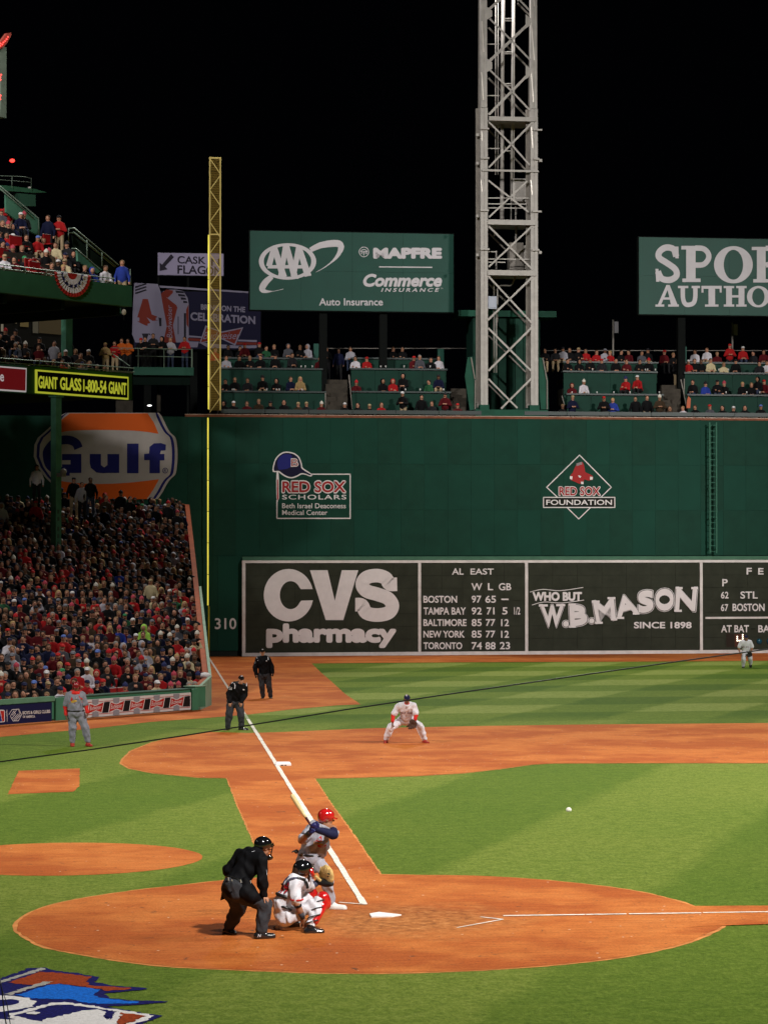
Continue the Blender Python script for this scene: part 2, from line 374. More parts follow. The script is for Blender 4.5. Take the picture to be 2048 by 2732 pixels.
line('batters_box_line', G(1341/K, 2455.5/K), G(1218/K, 2478/K), .045, breaks=1)
# home plate
hp = empty('home_plate', G(1010/K, 2447/K), 'white five sided home plate set in the clay', 'home plate')
S = .4318; u1 = Vector((1, 0, 0)); u2 = Vector((0, 1, 0)); q = Vector((1, 1, 0)).normalized()
P5 = [Vector((0, 0, 0)), u1*.305, u1*.305+q*.216, u2*.305+q*.216, u2*.305]
MB().poly([p+Vector((0, 0, .002)) for p in P5], .024, (0, 0, 1)).build('plate_slab', mat('plate_rubber', (.8, .8, .78), .5), hp)
# third base
tb = empty('third_base', (.19, 27.24, 0), 'white third base bag on the chalk line', 'base')
b = MB()
for i, (e, z) in enumerate(((0, .0), (0, .065), (.03, .09))): pass
vs = []
for e, z in ((0, .004), (-.005, .05), (.01, .078), (.05, .09)):
    vs += [(e, 27.05+e, z), (.38-e, 27.05+e, z), (.38-e, 27.43-e, z), (e, 27.43-e, z)]
fs = []
for i in range(3):
    for k in range(4): fs.append((i*4+k, i*4+(k+1) % 4, i*4+4+(k+1) % 4, i*4+4+k))
fs.append((12, 13, 14, 15)); b.add(vs, fs); b.build('bag', mat('bag_canvas', (.82, .8, .8), .6), tb)
MB().box(.12, 27.044, .012, .185, 27.05, .035).box(.215, 27.044, .012, .26, 27.05, .035).build('marking', mat('ink_black', (.02, .02, .02), .6), tb)
# ------------------------------------------------------------------ the tall left field wall
WA = 0.0525964
W = Plane((0, 95.0294, 0), (math.cos(WA), math.sin(WA), 0))
GREEN = mat('wall_green', (.0055, .043, .0285), .6, noise=.12, nscale=1.3, spec=.1)
GREENS = [GREEN, mat('wall_green_newer', (.0055, .0455, .0305), .6, noise=.1, nscale=.6, spec=.1), mat('wall_green_older', (.006, .040, .0262), .6, noise=.14, nscale=1.6, spec=.1)]
GREEN2 = mat('wall_green_joint', (.007, .036, .026), .7)
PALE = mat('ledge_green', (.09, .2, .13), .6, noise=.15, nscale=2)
BOARD = mat('slate_board', (.03, .034, .024), .7, noise=.18, nscale=1.6, spec=.1)
BOARDD = mat('slate_board_joint', (.012, .013, .01), .8)
WHITE = mat('sign_white', (.7, .66, .68), .6, noise=.06, nscale=3)
FRAMEW = mat('frame_white', (.64, .6, .6), .6, noise=.14, nscale=2.2)
RUST = mat('rust_flashing', (.2, .07, .04), .7, noise=.25, nscale=3)
NAVY = mat('print_navy', (.008, .008, .06), .6); RED = mat('print_red', (.33, .02, .022), .6); ORANGE = mat('print_orange', (.45, .09, .015), .6)
def Z(x0, y0, s): return lambda *p: tuple((x0 if i % 2 == 0 else y0)+v*s for i, v in enumerate(p))
def zp(z, pts): return [z(*p) for p in pts]
def wz(ox, oy, off=0, k=K): return W.sz(ox, oy, off, k)
sL = wz(-120, 1300)[0]; sR = wz(1900, 1300)[0]; zTop = 12.35
zL = wz(900, 1201)[1]; zF = wz(900, 1210)[1]; zF2 = wz(900, 1215.6)[1]; zB2 = wz(900, 1407.3)[1]
BO = .35                                        # how far the scoreboard stands proud of the wall
wall = empty('outfield_wall', W.pt(0, 0, 0), 'very tall dark green outfield wall behind the hand operated scoreboard', 'wall')
MB().pbox(W, sL, 0, sR, zTop-.13, -1.2, -.06).build('wall_core', GREEN2, wall)
sS = wz(523, 1300)[0]
# cladding panels, each one its own piece
def panels(parent, name, s0, s1, z0, z1, wdt, hgt, off0, off1, m, gap=.007, P=W):
    n = max(1, round((s1-s0)/wdt)); r = max(1, round((z1-z0)/hgt)); a = (s1-s0)/n; b = (z1-z0)/r
    me = MB().pbox(Plane((0, 0, 0), P.u), gap/2, gap/2, a-gap/2, b-gap/2, off0, off1).mesh(name, m)
    for i in range(n):
        for j in range(r):
            o = bpy.data.objects.new(name, me); COL.objects.link(o); o.parent = parent
            if m is GREEN: o.material_slots[0].link = 'OBJECT'; o.material_slots[0].material = random.choice(GREENS)
            o.matrix_parent_inverse = world_of(parent).inverted()
            o.location = P.pt(s0+a*i, z0+b*j, random.uniform(-.002, .002))
panels(wall, 'wall_panel', sL, sR, zL+.02, zTop-.14, 1.22, 2.65, -.06, 0, GREEN)
panels(wall, 'wall_panel', sL, sS, .28, zL+.015, 1.22, 3.9, -.05, .05, GREEN)
MB().pbox(W, sL, 0, sS, .26, -.06, .02).build('shadow_gap_strip', mat('shadow_gap_black', (.012, .016, .014), .7), wall)  # black strip standing in for the shadow gap at the wall's foot
b = MB().pbox(W, wz(400, 900)[0], zTop-.135, sR, zTop-.02, -.3, .03); b.pbox(W, wz(400, 900)[0], zTop-.02, sR, zTop, -.3, .045, 1)
b.build('top_flashing', [RUST, mat('flashing_highlight', (.55, .42, .36), .4, .3)], wall)  # pale upper strip paints the highlight along the flashing's top edge
lettering(mb := MB(), W, '310', Z(560, 1150, .4463)(30, 1118, 158, 1185), off=.065, bold=.02, k=1); mb.build('lettering', WHITE, wall)
# ladder fixed to the wall
lad = MB(); zz = Z(1350, 1100, .421)
for x in (1287, 1329):
    a = W.sz(*zz(x, 64), .38, 1); c = W.sz(*zz(x-2, 893), .38, 1); lad.pbox(W, a[0]-.035, c[1], a[0]+.035, a[1], .32, .40)
    for zt in np.linspace(c[1]+.2, a[1]-.2, 5): lad.pbox(W, a[0]-.02, zt-.02, a[0]+.02, zt+.02, .001, .32)
a0 = W.sz(*zz(1287, 64), .38, 1); a1 = W.sz(*zz(1329, 893), .38, 1)
for zt in np.arange(a1[1]+.1, a0[1], .3): lad.pbox(W, a0[0]+.036, zt-.015, a1[0]-.036, zt+.015, .345, .375)
lad.build('ladder', mat('ladder_green', (.03, .12, .08), .5), wall)
# painted club signs on the wall ------------------------------------------------
z1 = Z(560, 1150, .4463)
s1 = empty('painted_sign', W.pt(wz(670, 1060)[0], wz(670, 1060)[1], 0), 'painted sign with a navy cap over a white box of lettering, near the foul pole', 'sign')
b = MB()
for p, q in (((604, 258), (838, 258)), ((838, 256), (838, 524)), ((838, 522), (401, 522)), ((401, 524), (401, 415))): stroke(b, W, zp(z1, [p, q]), .055, .012, 0, 1)
b.build('border', WHITE, s1)
capo = [(376, 243), (379, 200), (396, 158), (428, 130), (458, 123), (503, 131), (535, 157), (550, 198), (557, 222), (608, 256), (603, 272), (571, 262), (547, 260), (522, 273), (490, 283), (458, 277), (428, 260), (408, 245)]
capi = [(383, 237), (386, 200), (402, 162), (431, 137), (458, 130), (500, 138), (529, 162), (543, 200), (551, 227), (601, 258), (598, 265), (571, 255), (545, 252), (520, 265), (490, 275), (460, 269), (432, 252), (411, 238)]
b = MB(); area(b, W, zp(z1, capo), .012, 0, 1, 3); area(b, W, zp(z1, capi), .016, 1, 1, 3); area(b, W, zp(z1, [(405, 175), (430, 145), (458, 138), (490, 150), (480, 215), (430, 230), (408, 225)]), .019, 2, 1, 3)
b.build('cap_emblem', [WHITE, mat('cap_navy', (.006, .005, .03), .6), mat('cap_blue', (.015, .018, .16), .6)], s1)
b = MB(); lettering(b, W, 'B', z1(484, 163, 530, 214), .022, .05, k=1); lettering(b, W, 'B', z1(488, 167, 526, 210), .04, -.01, mi=1, k=1); b.build('cap_letter', [WHITE, RED], s1)
b = MB(); area(b, W, zp(z1, [(399, 243), (410, 243), (413, 300), (413, 400), (405, 424), (398, 400), (396, 300)]), .012, 0, 1); area(b, W, zp(z1, [(401, 290), (408, 290), (410, 400), (405, 418), (401, 400)]), .016, 1, 1); b.build('bat_emblem', [WHITE, RED], s1)
b = MB(); lettering(b, W, 'RED SOX', z1(427, 293, 816, 374), .012, .075, k=1); lettering(b, W, 'RED SOX', z1(433, 300, 810, 367), .03, .025, mi=1, k=1); b.build('lettering', [WHITE, RED], s1)
b = MB(); lettering(b, W, 'SCHOLARS', z1(432, 381, 815, 409), .012, .01, space=1.15, k=1); lettering(b, W, 'Beth Israel Deaconess', z1(432, 432, 812, 462), .012, .005, k=1)
lettering(b, W, 'Medical Center', z1(432, 472, 702, 502), .012, .005, k=1); b.build('lettering', WHITE, s1)
z2 = Z(1350, 1100, .421)
s2 = empty('painted_sign', W.pt(wz(1250, 1060)[0], wz(1250, 1060)[1], 0), 'painted white diamond sign with a pair of red socks above its lettering', 'sign')
b = MB()
for pl in ([(322, 537), (255, 475), (463, 271), (664, 475), (600, 537)], [(387, 606), (458, 676), (530, 606)], [(235, 539), (686, 539), (686, 603), (235, 603), (235, 539)]):
    stroke(b, W, zp(z2, pl), .05, .012, 0, 1)
b.build('border', WHITE, s2)
b = MB(); area(b, W, zp(z2, [(446, 325), (482, 315), (492, 338), (498, 378), (545, 402), (549, 424), (522, 434), (492, 424), (487, 452), (460, 452), (406, 428), (402, 405), (421, 380), (434, 348)]), .012, 0, 1)
for q in ([(403, 403), (419, 407), (416, 427), (401, 421)], [(530, 407), (548, 410), (545, 428), (528, 427)], [(471, 440), (488, 440), (489, 455), (473, 455)], [(455, 398), (474, 405), (468, 416), (458, 410)]): area(b, W, zp(z2, q), .016, 1, 1)
area(b, W, zp(z2, [(443, 324), (478, 313), (480, 330), (444, 342)]), .016, 2, 1); b.build('sock_emblem', [RED, WHITE, mat('print_grey', (.25, .2, .22), .6)], s2)
b = MB(); lettering(b, W, 'RED SOX', z2(329, 468, 598, 532), .012, .07, k=1); lettering(b, W, 'RED SOX', z2(334, 473, 593, 527), .03, .02, mi=1, k=1); b.build('lettering', [WHITE, RED], s2)
b = MB(); area(b, W, zp(z2, [(239, 543), (682, 543), (682, 599), (239, 599)]), .009, 0, 1); b.build('sign_field', BOARDD, s2)
b = MB(); lettering(b, W, 'FOUNDATION', z2(252, 554, 668, 587), .014, .015, k=1); b.build('lettering', WHITE, s2)

# ------------------------------------------------------------------ hand operated scoreboard
sb = empty('scoreboard', W.pt(wz(1100, 1300)[0], 0, BO), 'long dark scoreboard with white frames and lettering at the foot of the wall', 'scoreboard')
sE = sR
MB().pbox(W, sS+.01, 0, sE, zF, -.05, BO-.06).build('board_core', BOARDD, sb)
c = [W.pt(sS, zF, .001), W.pt(sE, zF, .001), W.pt(sE, zL+.0, .001), W.pt(sS, zL+.0, .001)]
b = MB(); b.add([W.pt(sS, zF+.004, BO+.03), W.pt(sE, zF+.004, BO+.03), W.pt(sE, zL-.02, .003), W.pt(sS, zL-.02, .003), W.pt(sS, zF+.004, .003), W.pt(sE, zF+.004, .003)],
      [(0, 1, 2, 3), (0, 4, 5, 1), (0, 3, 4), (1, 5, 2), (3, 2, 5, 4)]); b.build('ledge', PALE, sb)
divs = [(523, 530), (902.5, 908.6), (1133, 1139.3), (1510, 1516)]
ds = [(wz(a, 1300, BO)[0], wz(c, 1300, BO)[0]) for a, c in divs]+[(sE-.1, sE)]
for a, c in ds[:-1]: MB().pbox(W, a, zB2+.002, c, zF2-.002, BO-.06, BO+.05).build('frame', FRAMEW, sb)
MB().pbox(W, ds[0][0], zF2, sE, zF-.002, BO-.06, BO+.052).build('frame', FRAMEW, sb)
MB().pbox(W, ds[0][0], .0, sE, zB2, BO-.06, BO+.052).build('frame', FRAMEW, sb)
for i in range(4): panels(sb, 'board_panel', ds[i][1]+.004, ds[i+1][0]-.004, zB2+.004, zF2-.004, 1.25 if i != 1 else 1.0, .66, BO-.05, BO, BOARD, .01)
T = BO+.035
b = MB(); zc = Z(560, 1150, .4463)
# C, V and S of the pharmacy sign
outer = [(616, 945)]+ell(470, 981.5, 150, 157, 40, 14, 346)+[(616, 1012)]; inner = ell(482, 981, 64, 84, 30, 338, 22)
area(b, W, zp(zc, [(616, 945)]+ell(470, 981.5, 148, 157, 44, 13, 347)+[(616, 1012), (546, 1014)]+inner[1:-1]+[(544, 945)]), T, 0, 1)
area(b, W, zp(zc, [(598, 832), (703, 832), (746, 1015), (788, 832), (886, 832), (797, 1130), (692, 1130)]), T, 0, 1)
def ribbon(mb, P, path, w, off, mi=0, k=1, sm=6, zf=None):
    path = smoothpoly(path, sm, False); q = [P.sz(*(zf(*p) if zf else p), off, k) for p in path]; Lp = []; Rp = []
    n = len(q)
    for i in range(n):
        a = q[max(0, i-1)]; c = q[min(n-1, i+1)]; dx, dy = c[0]-a[0], c[1]-a[1]; L = math.hypot(dx, dy) or 1
        ww = w[0]+(w[1]-w[0])*i/(n-1) if isinstance(w, tuple) and len(w) == 2 else (w(i/(n-1)) if callable(w) else w)
        Lp.append(P.pt(q[i][0]-dy/L*ww/2, q[i][1]+dx/L*ww/2, off)); Rp.append(P.pt(q[i][0]+dy/L*ww/2, q[i][1]-dx/L*ww/2, off))
    mb.add(Lp+Rp, [(i, i+n, i+n+1, i+1) for i in range(n-1)], mi)
ribbon(b, W, [(1118, 916), (1072, 914), (1050, 880), (998, 864), (936, 876), (910, 915), (934, 955), (1000, 976), (1062, 1000), (1090, 1044), (1066, 1086), (998, 1100), (934, 1086), (908, 1042), (868, 1038)], 82*.4463/52.5, T, zf=zc)
lettering(b, W, 'pharmacy', zc(336, 1150, 1114, 1297), T, .058, k=1, space=.97); b.build('lettering', WHITE, sb)
zd = Z(1100, 1480, .19300)
b = MB()
for t, bx in (('AL', (545, 188, 705, 275)), ('EAST', (800, 190, 1122, 275)), ('W', (812, 393, 962, 492)), ('L', (1040, 393, 1112, 490)), ('GB', (1190, 393, 1362, 492))):
    lettering(b, W, t, zd(*bx), T, .015, k=1)
b.build('lettering', WHITE, sb)
rows = [(('BOSTON', (150, 567, 615, 665)), ('97', (815, 565, 948, 665)), ('65', (1005, 565, 1150, 665)), ('-', (1225, 607, 1327, 627))),
 (('TAMPA BAY', (150, 728, 735, 828)), ('92', (815, 728, 955, 828)), ('71', (1022, 728, 1130, 828)), ('5', (1238, 726, 1310, 827)), ('1/2', (1400, 725, 1485, 828))),
 (('BALTIMORE', (150, 890, 745, 987)), ('85', (815, 888, 953, 988)), ('77', (1010, 890, 1140, 987)), ('12', (1222, 890, 1330, 988))),
 (('NEW YORK', (150, 1050, 718, 1146)), ('85', (815, 1048, 953, 1148)), ('77', (1010, 1050, 1140, 1146)), ('12', (1222, 1050, 1330, 1148))),
 (('TORONTO', (150, 1210, 685, 1306)), ('74', (815, 1208, 958, 1310)), ('88', (1005, 1208, 1145, 1310)), ('23', (1205, 1206, 1345, 1308)))]
PLT = mat('slate_plate', (.03, .034, .027), .65, noise=.12, nscale=2)
def plate(bx, txt, zf, pad=12):
    x0, y0, x1, y1 = bx; a = W.sz(*zf(x0-pad, y1+pad), BO, 1); c = W.sz(*zf(x1+pad, y0-pad), BO, 1)
    o = MB().pbox(W, a[0], a[1], c[0], c[1], BO+.006, BO+.026).build('score_plate', PLT, sb)
    b = MB(); lettering(b, W, txt, zf(x0, y0, x1, y1), T, .022 if len(txt) > 3 else .018, k=1); b.build('lettering', WHITE, o)
for r in rows:
    for i, (t, bx) in enumerate(r):
        y0 = r[0][1][1]; y1 = r[0][1][3]
        if t == '-':
            b = MB(); area(b, W, zp(zd, [(1225, 607), (1327, 607), (1327, 627), (1225, 627)]), T, 0, 1); b.build('lettering', WHITE, sb)
        else: plate(bx, t, zd)
# office supply sign
zm = Z(1350, 1100, .421); b = MB()
def quadletter(mb, ch, tl, tr, br, bl, off, bold, mi=0, zf=zm, P=W):
    v, f = glyphs(ch, bold); c = [P.sz(*zf(*p), off, 1) for p in (bl, br, tl, tr)]; V = []
    nn_ = max(1, len(v)//9) if bold > .016 else 10**9
    for i_, (t, h) in enumerate(v):
        V.append(P.pt(*[(c[0][i]*(1-t)+c[1][i]*t)*(1-h)+(c[2][i]*(1-t)+c[3][i]*t)*h for i in (0, 1)], off+i_//nn_*.0016))
    mb.add(V, f, mi)
for off, e, mi, bd in ((T, 7, 0, .08), (T+.02, 3.5, 1, .08), (T+.04, 0, 0, .075)):
    for ch, q in (('W', ((215, 1222), (362, 1220), (345, 1362), (237, 1362))), ('B', ((397, 1218), (510, 1222), (513, 1345), (403, 1360))), ('M', ((545, 1200), (680, 1176), (694, 1312), (570, 1337))),
                  ('A', ((700, 1172), (785, 1146), (840, 1270), (700, 1306))), ('S', ((832, 1132), (932, 1124), (930, 1262), (834, 1278))), ('O', ((942, 1118), (1060, 1116), (1058, 1258), (942, 1258))), ('N', ((1075, 1112), (1208, 1112), (1195, 1262), (1066, 1254)))):
        cx = sum(p[0] for p in q)/4; cy = sum(p[1] for p in q)/4
        qq = [(x+(e if x > cx else -e), y+(e if y > cy else -e)) for x, y in q]; quadletter(b, ch, *qq, off, bd, mi)
    for c, r in (((377, 1341), 19), ((540, 1322), 17)): area(b, W, zp(zm, ell(*c, r+e, r+e, 16)), off, mi, 1)
# slab feet of the letters
for x0, x1, y in ((205, 262, 1224), (315, 372, 1222), (395, 440, 1218), (395, 440, 1358), (540, 590, 1200), (640, 690, 1178), (560, 610, 1334), (660, 702, 1312), (695, 745, 1303), (800, 842, 1275), (1062, 1110, 1258), (1170, 1212, 1114), (1070, 1115, 1114)):
    area(b, W, zp(zm, [(x0, y-7), (x1, y-7), (x1, y+7), (x0, y+7)]), T+.06, 0, 1)
stroke(b, W, zp(zm, smoothpoly([(150, 1139), (230, 1122), (340, 1130), (485, 1110)], 5, False)), .035, T, 0, 1); stroke(b, W, zp(zm, smoothpoly([(163, 1221), (240, 1202), (350, 1208), (490, 1190)], 5, False)), .035, T, 0, 1)
lettering(b, W, 'WHO BUT', zm(165, 1138, 478, 1196), T, .05, k=1, italic=0); lettering(b, W, 'SINCE 1898', zm(807, 1328, 1172, 1370), T, .03, k=1)
b.build('lettering', [WHITE, BOARDD], sb)
# ball park score, lamps
zf = Z(1880, 1480, .13559); b = MB()
for t, bx in (('F', (810, 258, 915, 390)), ('E', (1038, 262, 1145, 390)), ('N', (1268, 262, 1375, 390)), ('P', (333, 478, 440, 622)), ('AT BAT', (310, 1385, 858, 1528)), ('BALL', (1040, 1385, 1450, 1528))): lettering(b, W, t, zf(*bx), T, .025, k=1)
area(b, W, zp(zf, [(895, 1450), (985, 1450), (985, 1466), (895, 1466)]), T, 1, 1)
b.build('lettering', [WHITE, BOARDD], sb)
for t, bx in (('62', (308, 728, 455, 862)), ('STL', (690, 722, 1030, 865)), ('67', (308, 970, 450, 1110)), ('BOSTON', (535, 962, 1165, 1110))): plate(bx, t, zf, 14)
a = W.sz(*zf(2, 1262), BO, 1); MB().pbox(W, a[0], a[1], sE, a[1]+.1, BO+.002, BO+.045).build('frame', FRAMEW, sb)
a = W.sz(*zf(412, 1812), BO, 1); c = W.sz(*zf(560, 1545), BO, 1); MB().pbox(W, a[0], a[1], c[0], c[1], BO+.002, BO+.012).build('window', mat('window_dark', (.02, .012, .008), .4), sb)
a = W.sz(*zf(575, 1812), BO, 1); c = W.sz(*zf(775, 1560), BO, 1); MB().pbox(W, a[0], a[1], c[0], c[1], BO+.002, BO+.016).build('lamp_panel', mat('lamp_panel_brown', (.07, .02, .012), .6), sb)
LAMP = mat('lamp_glow', (1, .9, .75), emit=(1, .88, .7), es=1.5)
for x, y in ((625, 1612), (625, 1651), (625, 1690), (661, 1690), (697, 1690), (733, 1575), (733, 1613), (733, 1652), (733, 1690), (733, 1730), (733, 1770)):
    s, zz_ = W.sz(*zf(x, y), BO, 1); o = MB().ball(W.pt(s, zz_, BO+.03), .045, 8).build('lamp', LAMP, sb, True)
for x in (1057, 1255, 1455):
    s, zz_ = W.sz(*zf(x, 1705), BO, 1); b = MB(); b.ball(W.pt(s, zz_, BO+.02), .15, 16, sc=(1, .5, 1)); b.build('ball_light', mat('blue_glass', (.004, .06, .1), .15, spec=.6), sb, True)
# ------------------------------------------------------------------ foul pole with its screen
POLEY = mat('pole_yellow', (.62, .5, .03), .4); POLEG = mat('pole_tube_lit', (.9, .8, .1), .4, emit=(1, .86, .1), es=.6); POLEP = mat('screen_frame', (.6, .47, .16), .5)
fp = empty('foul_pole', W.pt(0, 0, .45), 'yellow left field foul pole with a lit strip and tall lattice screen', 'foul pole')
FP = Plane(W.pt(0, 0, .5), W.u)
sx = FP.sz(449.2, 1300)[0]; zb = lambda y, x=450: FP.sz(x, y)[1]
MB().tube([FP.pt(sx+.04, 0.0), FP.pt(sx+.04, .35)], .06, 10).build('pole_foot', mat('foot_brown', (.16, .11, .03), .7), fp, True)
MB().tube([FP.pt(sx+.04, .352), FP.pt(sx+.04, zb(1309))], .045, 12).build('pole', POLEY, fp, True)
y = 1307.5; ys = [1307.5, 1240, 1172, 1104, 1037, 969, 901 ]
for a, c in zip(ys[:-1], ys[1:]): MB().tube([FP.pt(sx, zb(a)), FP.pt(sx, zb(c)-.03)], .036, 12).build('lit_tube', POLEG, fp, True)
MB().tube([FP.pt(sx, zb(1309)), FP.pt(sx, zb(897))], .03, 8).build('pole', mat('joint_dark', (.1, .09, .02), .5), fp, True)
ys = [884, 834, 765, 712, 655, 603, 506]
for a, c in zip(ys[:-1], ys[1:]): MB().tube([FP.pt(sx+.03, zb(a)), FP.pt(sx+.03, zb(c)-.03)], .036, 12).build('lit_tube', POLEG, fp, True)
xl = FP.sz(453.2, 600)[0]; xr = FP.sz(476, 600)[0]; zt = zb(339); z0 = zb(886)
for x in (xl, xr): MB().pbox(FP, x-.035, z0, x+.035, zt, -.04, .03).build('screen_rail', POLEP, fp)
MB().pbox(FP, xl+.036, zt-.09, xr-.036, zt, -.035, .025).build('screen_rail', POLEP, fp)
zz = zb(506); MB().pbox(FP, xl+.036, zz-.03, xr-.036, zz+.03, -.035, .025).build('screen_rail', POLEP, fp)
y = 342; fl = 1; n = 0
while y < 872:
    if y < 480: a, c = ((xl, zb(y)), (xr, zb(y+33))) if fl else ((xr, zb(y+2)), (xl, zb(y+34))); y += 34.3
    else: a, c = ((xl, zb(y)), (xr, zb(y+33))) if fl else ((xr, zb(y+2)), (xl, zb(y+34))); y += 34.3
    fl ^= 1; MB().beam(FP.pt(a[0], a[1], -.005), FP.pt(c[0], c[1], -.005), .045, .03, up=tuple(FP.n)).build('screen_brace', POLEP, fp)
MESHY = mat('screen_mesh_gold', (.22, .14, .02), .6); b = MB(); x = xl+.06
while x < xr-.05: b.pbox(FP, x, z0, x+.012, zt-.09, -.03, -.022); x += .032
for zq in np.arange(z0, zt, .12): b.pbox(FP, xl, zq, xr, zq+.012, -.022, -.016)
o = b.build('screen_mesh', MESHY, fp)

# ------------------------------------------------------------------ light tower above the wall
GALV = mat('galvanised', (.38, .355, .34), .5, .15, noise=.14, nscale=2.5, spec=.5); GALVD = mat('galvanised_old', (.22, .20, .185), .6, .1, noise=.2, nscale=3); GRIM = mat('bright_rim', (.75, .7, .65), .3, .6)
tw = empty('light_tower', W.pt(wz(1097, 880)[0], zTop, -1.5), 'tall lattice steel light tower rising out of the top of the wall', 'light tower')
TF = Plane(W.pt(0, 0, -.55), W.u); TBk = Plane(W.pt(0, 0, -3.3), W.u)
zt1 = Z(1240, 0, 240/1106); zt2 = Z(1240, 480, 240/1397); zt3 = Z(1230, 760, 260/1598)
tz = lambda P, z, x, y: P.sz(*z(x, y), 0, 1)
top = TF.sz(1280, -60, 0, 1)[1]; foot = tz(TF, zt3, 380, 1965)[1]; kn = tz(TF, zt1, 230, 1320)[1]
legs = {}
for nm, P, (bx0, bx1), (tx0, tx1) in (('fl', TF, (322, 433), (178, 285)), ('fr', TF, (1143, 1255), (790, 900))):
    sa, sb_ = tz(P, zt3, bx0, 1965)[0], tz(P, zt3, bx1, 1965)[0]; ta, tb_ = tz(P, zt1, tx0, 0)[0], tz(P, zt1, tx1, 0)[0]
    wl = sb_-sa; m0 = (sa+sb_)/2; m1 = (ta+tb_)/2; legs[nm] = (m0, m1)
    # below the knee: wide box-section with a groove, above: lighter flanged section
    def sec(za, zb_, wd, d0=-.34, d1=.0, mm=GALV):
        fa = (za-foot)/(top-foot); fb = (zb_-foot)/(top-foot); ca = m0+(m1-m0)*fa; cb = m0+(m1-m0)*fb
        b = MB()
        for l, r, dd in ((-wd/2, -.012, 0), (.012, wd/2, 0), (-.02, .02, -.03)):
            b.add([P.pt(ca+l, za, d1+dd), P.pt(ca+r, za, d1+dd), P.pt(ca+r, za, d0), P.pt(ca+l, za, d0), P.pt(cb+l, zb_, d1+dd), P.pt(cb+r, zb_, d1+dd), P.pt(cb+r, zb_, d0), P.pt(cb+l, zb_, d0)],
                  [(3, 2, 1, 0), (4, 5, 6, 7), (0, 1, 5, 4), (1, 2, 6, 5), (2, 3, 7, 6), (3, 0, 4, 7)])
        return b.build('leg', mm, tw)
    sec(foot, kn-.02, wl*1.06); sec(kn, top, wl*.92)
    # outer flange seen beside the leg, and splice plates
    sd = -1 if nm == 'fl' else 1
    for k_, (za, zb_) in enumerate(((foot+.1, kn),)):
        b = MB(); b.add([P.pt(m0-.37, za, -.5), P.pt(m0-.178, za, -.5), P.pt(m0-.178, za, -.36), P.pt(m0-.37, za, -.36), P.pt(m1-.36, zb_, -.5), P.pt(m1-.178, zb_, -.5), P.pt(m1-.178, zb_, -.36), P.pt(m1-.36, zb_, -.36)],
                        [(3, 2, 1, 0), (4, 5, 6, 7), (0, 1, 5, 4), (1, 2, 6, 5), (2, 3, 7, 6), (3, 0, 4, 7)]); b.build('leg_flange', GALVD, tw)
# rear legs
for x in (1105, 300):
    a = tz(TBk, zt3, x, 1965)[0]; c = tz(TBk, zt1, 210 if x == 300 else 775+60, 0)[0]
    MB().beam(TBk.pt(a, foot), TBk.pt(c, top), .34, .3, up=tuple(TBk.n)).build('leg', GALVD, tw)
def mem(P, z, p, q, wd, nm='brace', mm=GALV, off=0.02, h=.05):
    a = tz(P, z, *p); c = tz(P, z, *q); MB().beam(P.pt(a[0], a[1], off), P.pt(c[0], c[1], off), wd*.85, h, up=tuple(P.n)).build(nm, mm, tw)
# front face braces (upper part, then middle, then foot)
for z, pl in ((zt1, [((300, 110), (455, -30), .16), ((640, 10), (800, -120), .12), ((300, 230), (570, 500), .1), ((570, 500), (800, 740), .1), ((300, 750), (800, 270), .17), ((300, 860), (580, 1130), .1), ((580, 1130), (790, 1350), .1), ((290, 1410), (770, 920), .15),
                     ((290, 1500), (570, 1780), .1), ((570, 1780), (790, 2030), .1), ((290, 2060), (820, 1510), .11), ((640, -30), (790, 130), .1)]),
              (zt2, [((365, 720), (1050, 1400), .11), ((365, 1350), (1040, 715), .1), ((360, 10), (980, 500), .1), ((370, 580), (960, 20), .1), ((355, 1490), (1040, 2230), .11), ((350, 2180), (1040, 1510), .12)]),
              (zt3, [((440, 710), (1150, 1420), .11), ((440, 1410), (1150, 700), .12), ((440, 1540), (915, 2020), .1), ((650, 2030), (1150, 1530), .11)])):
    for p, q, wd in pl: mem(TF, z, p, q, wd)
# rear face braces, thinner and duller
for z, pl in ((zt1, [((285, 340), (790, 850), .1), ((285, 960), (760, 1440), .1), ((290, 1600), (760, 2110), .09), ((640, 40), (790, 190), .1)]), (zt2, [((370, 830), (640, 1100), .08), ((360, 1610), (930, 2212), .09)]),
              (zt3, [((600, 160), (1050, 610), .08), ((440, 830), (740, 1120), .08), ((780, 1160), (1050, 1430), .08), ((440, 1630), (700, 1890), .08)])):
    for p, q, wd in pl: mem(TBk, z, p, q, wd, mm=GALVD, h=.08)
# gusset plates
for x0, y0, x1, y1 in ((262, 110, 330, 225), (262, 745, 330, 870), (742, 205, 800, 330), (742, 830, 800, 955)):
    a = tz(TF, zt1, x0, y1); c = tz(TF, zt1, x1, y0); e = .1
    MB().poly([TF.pt(a[0], a[1]-e, .05), TF.pt(c[0], a[1]+e, .05), TF.pt(c[0], c[1]-e, .05), TF.pt(a[0], c[1]+e, .05)], .03, TF.n).build('gusset', GALV, tw)
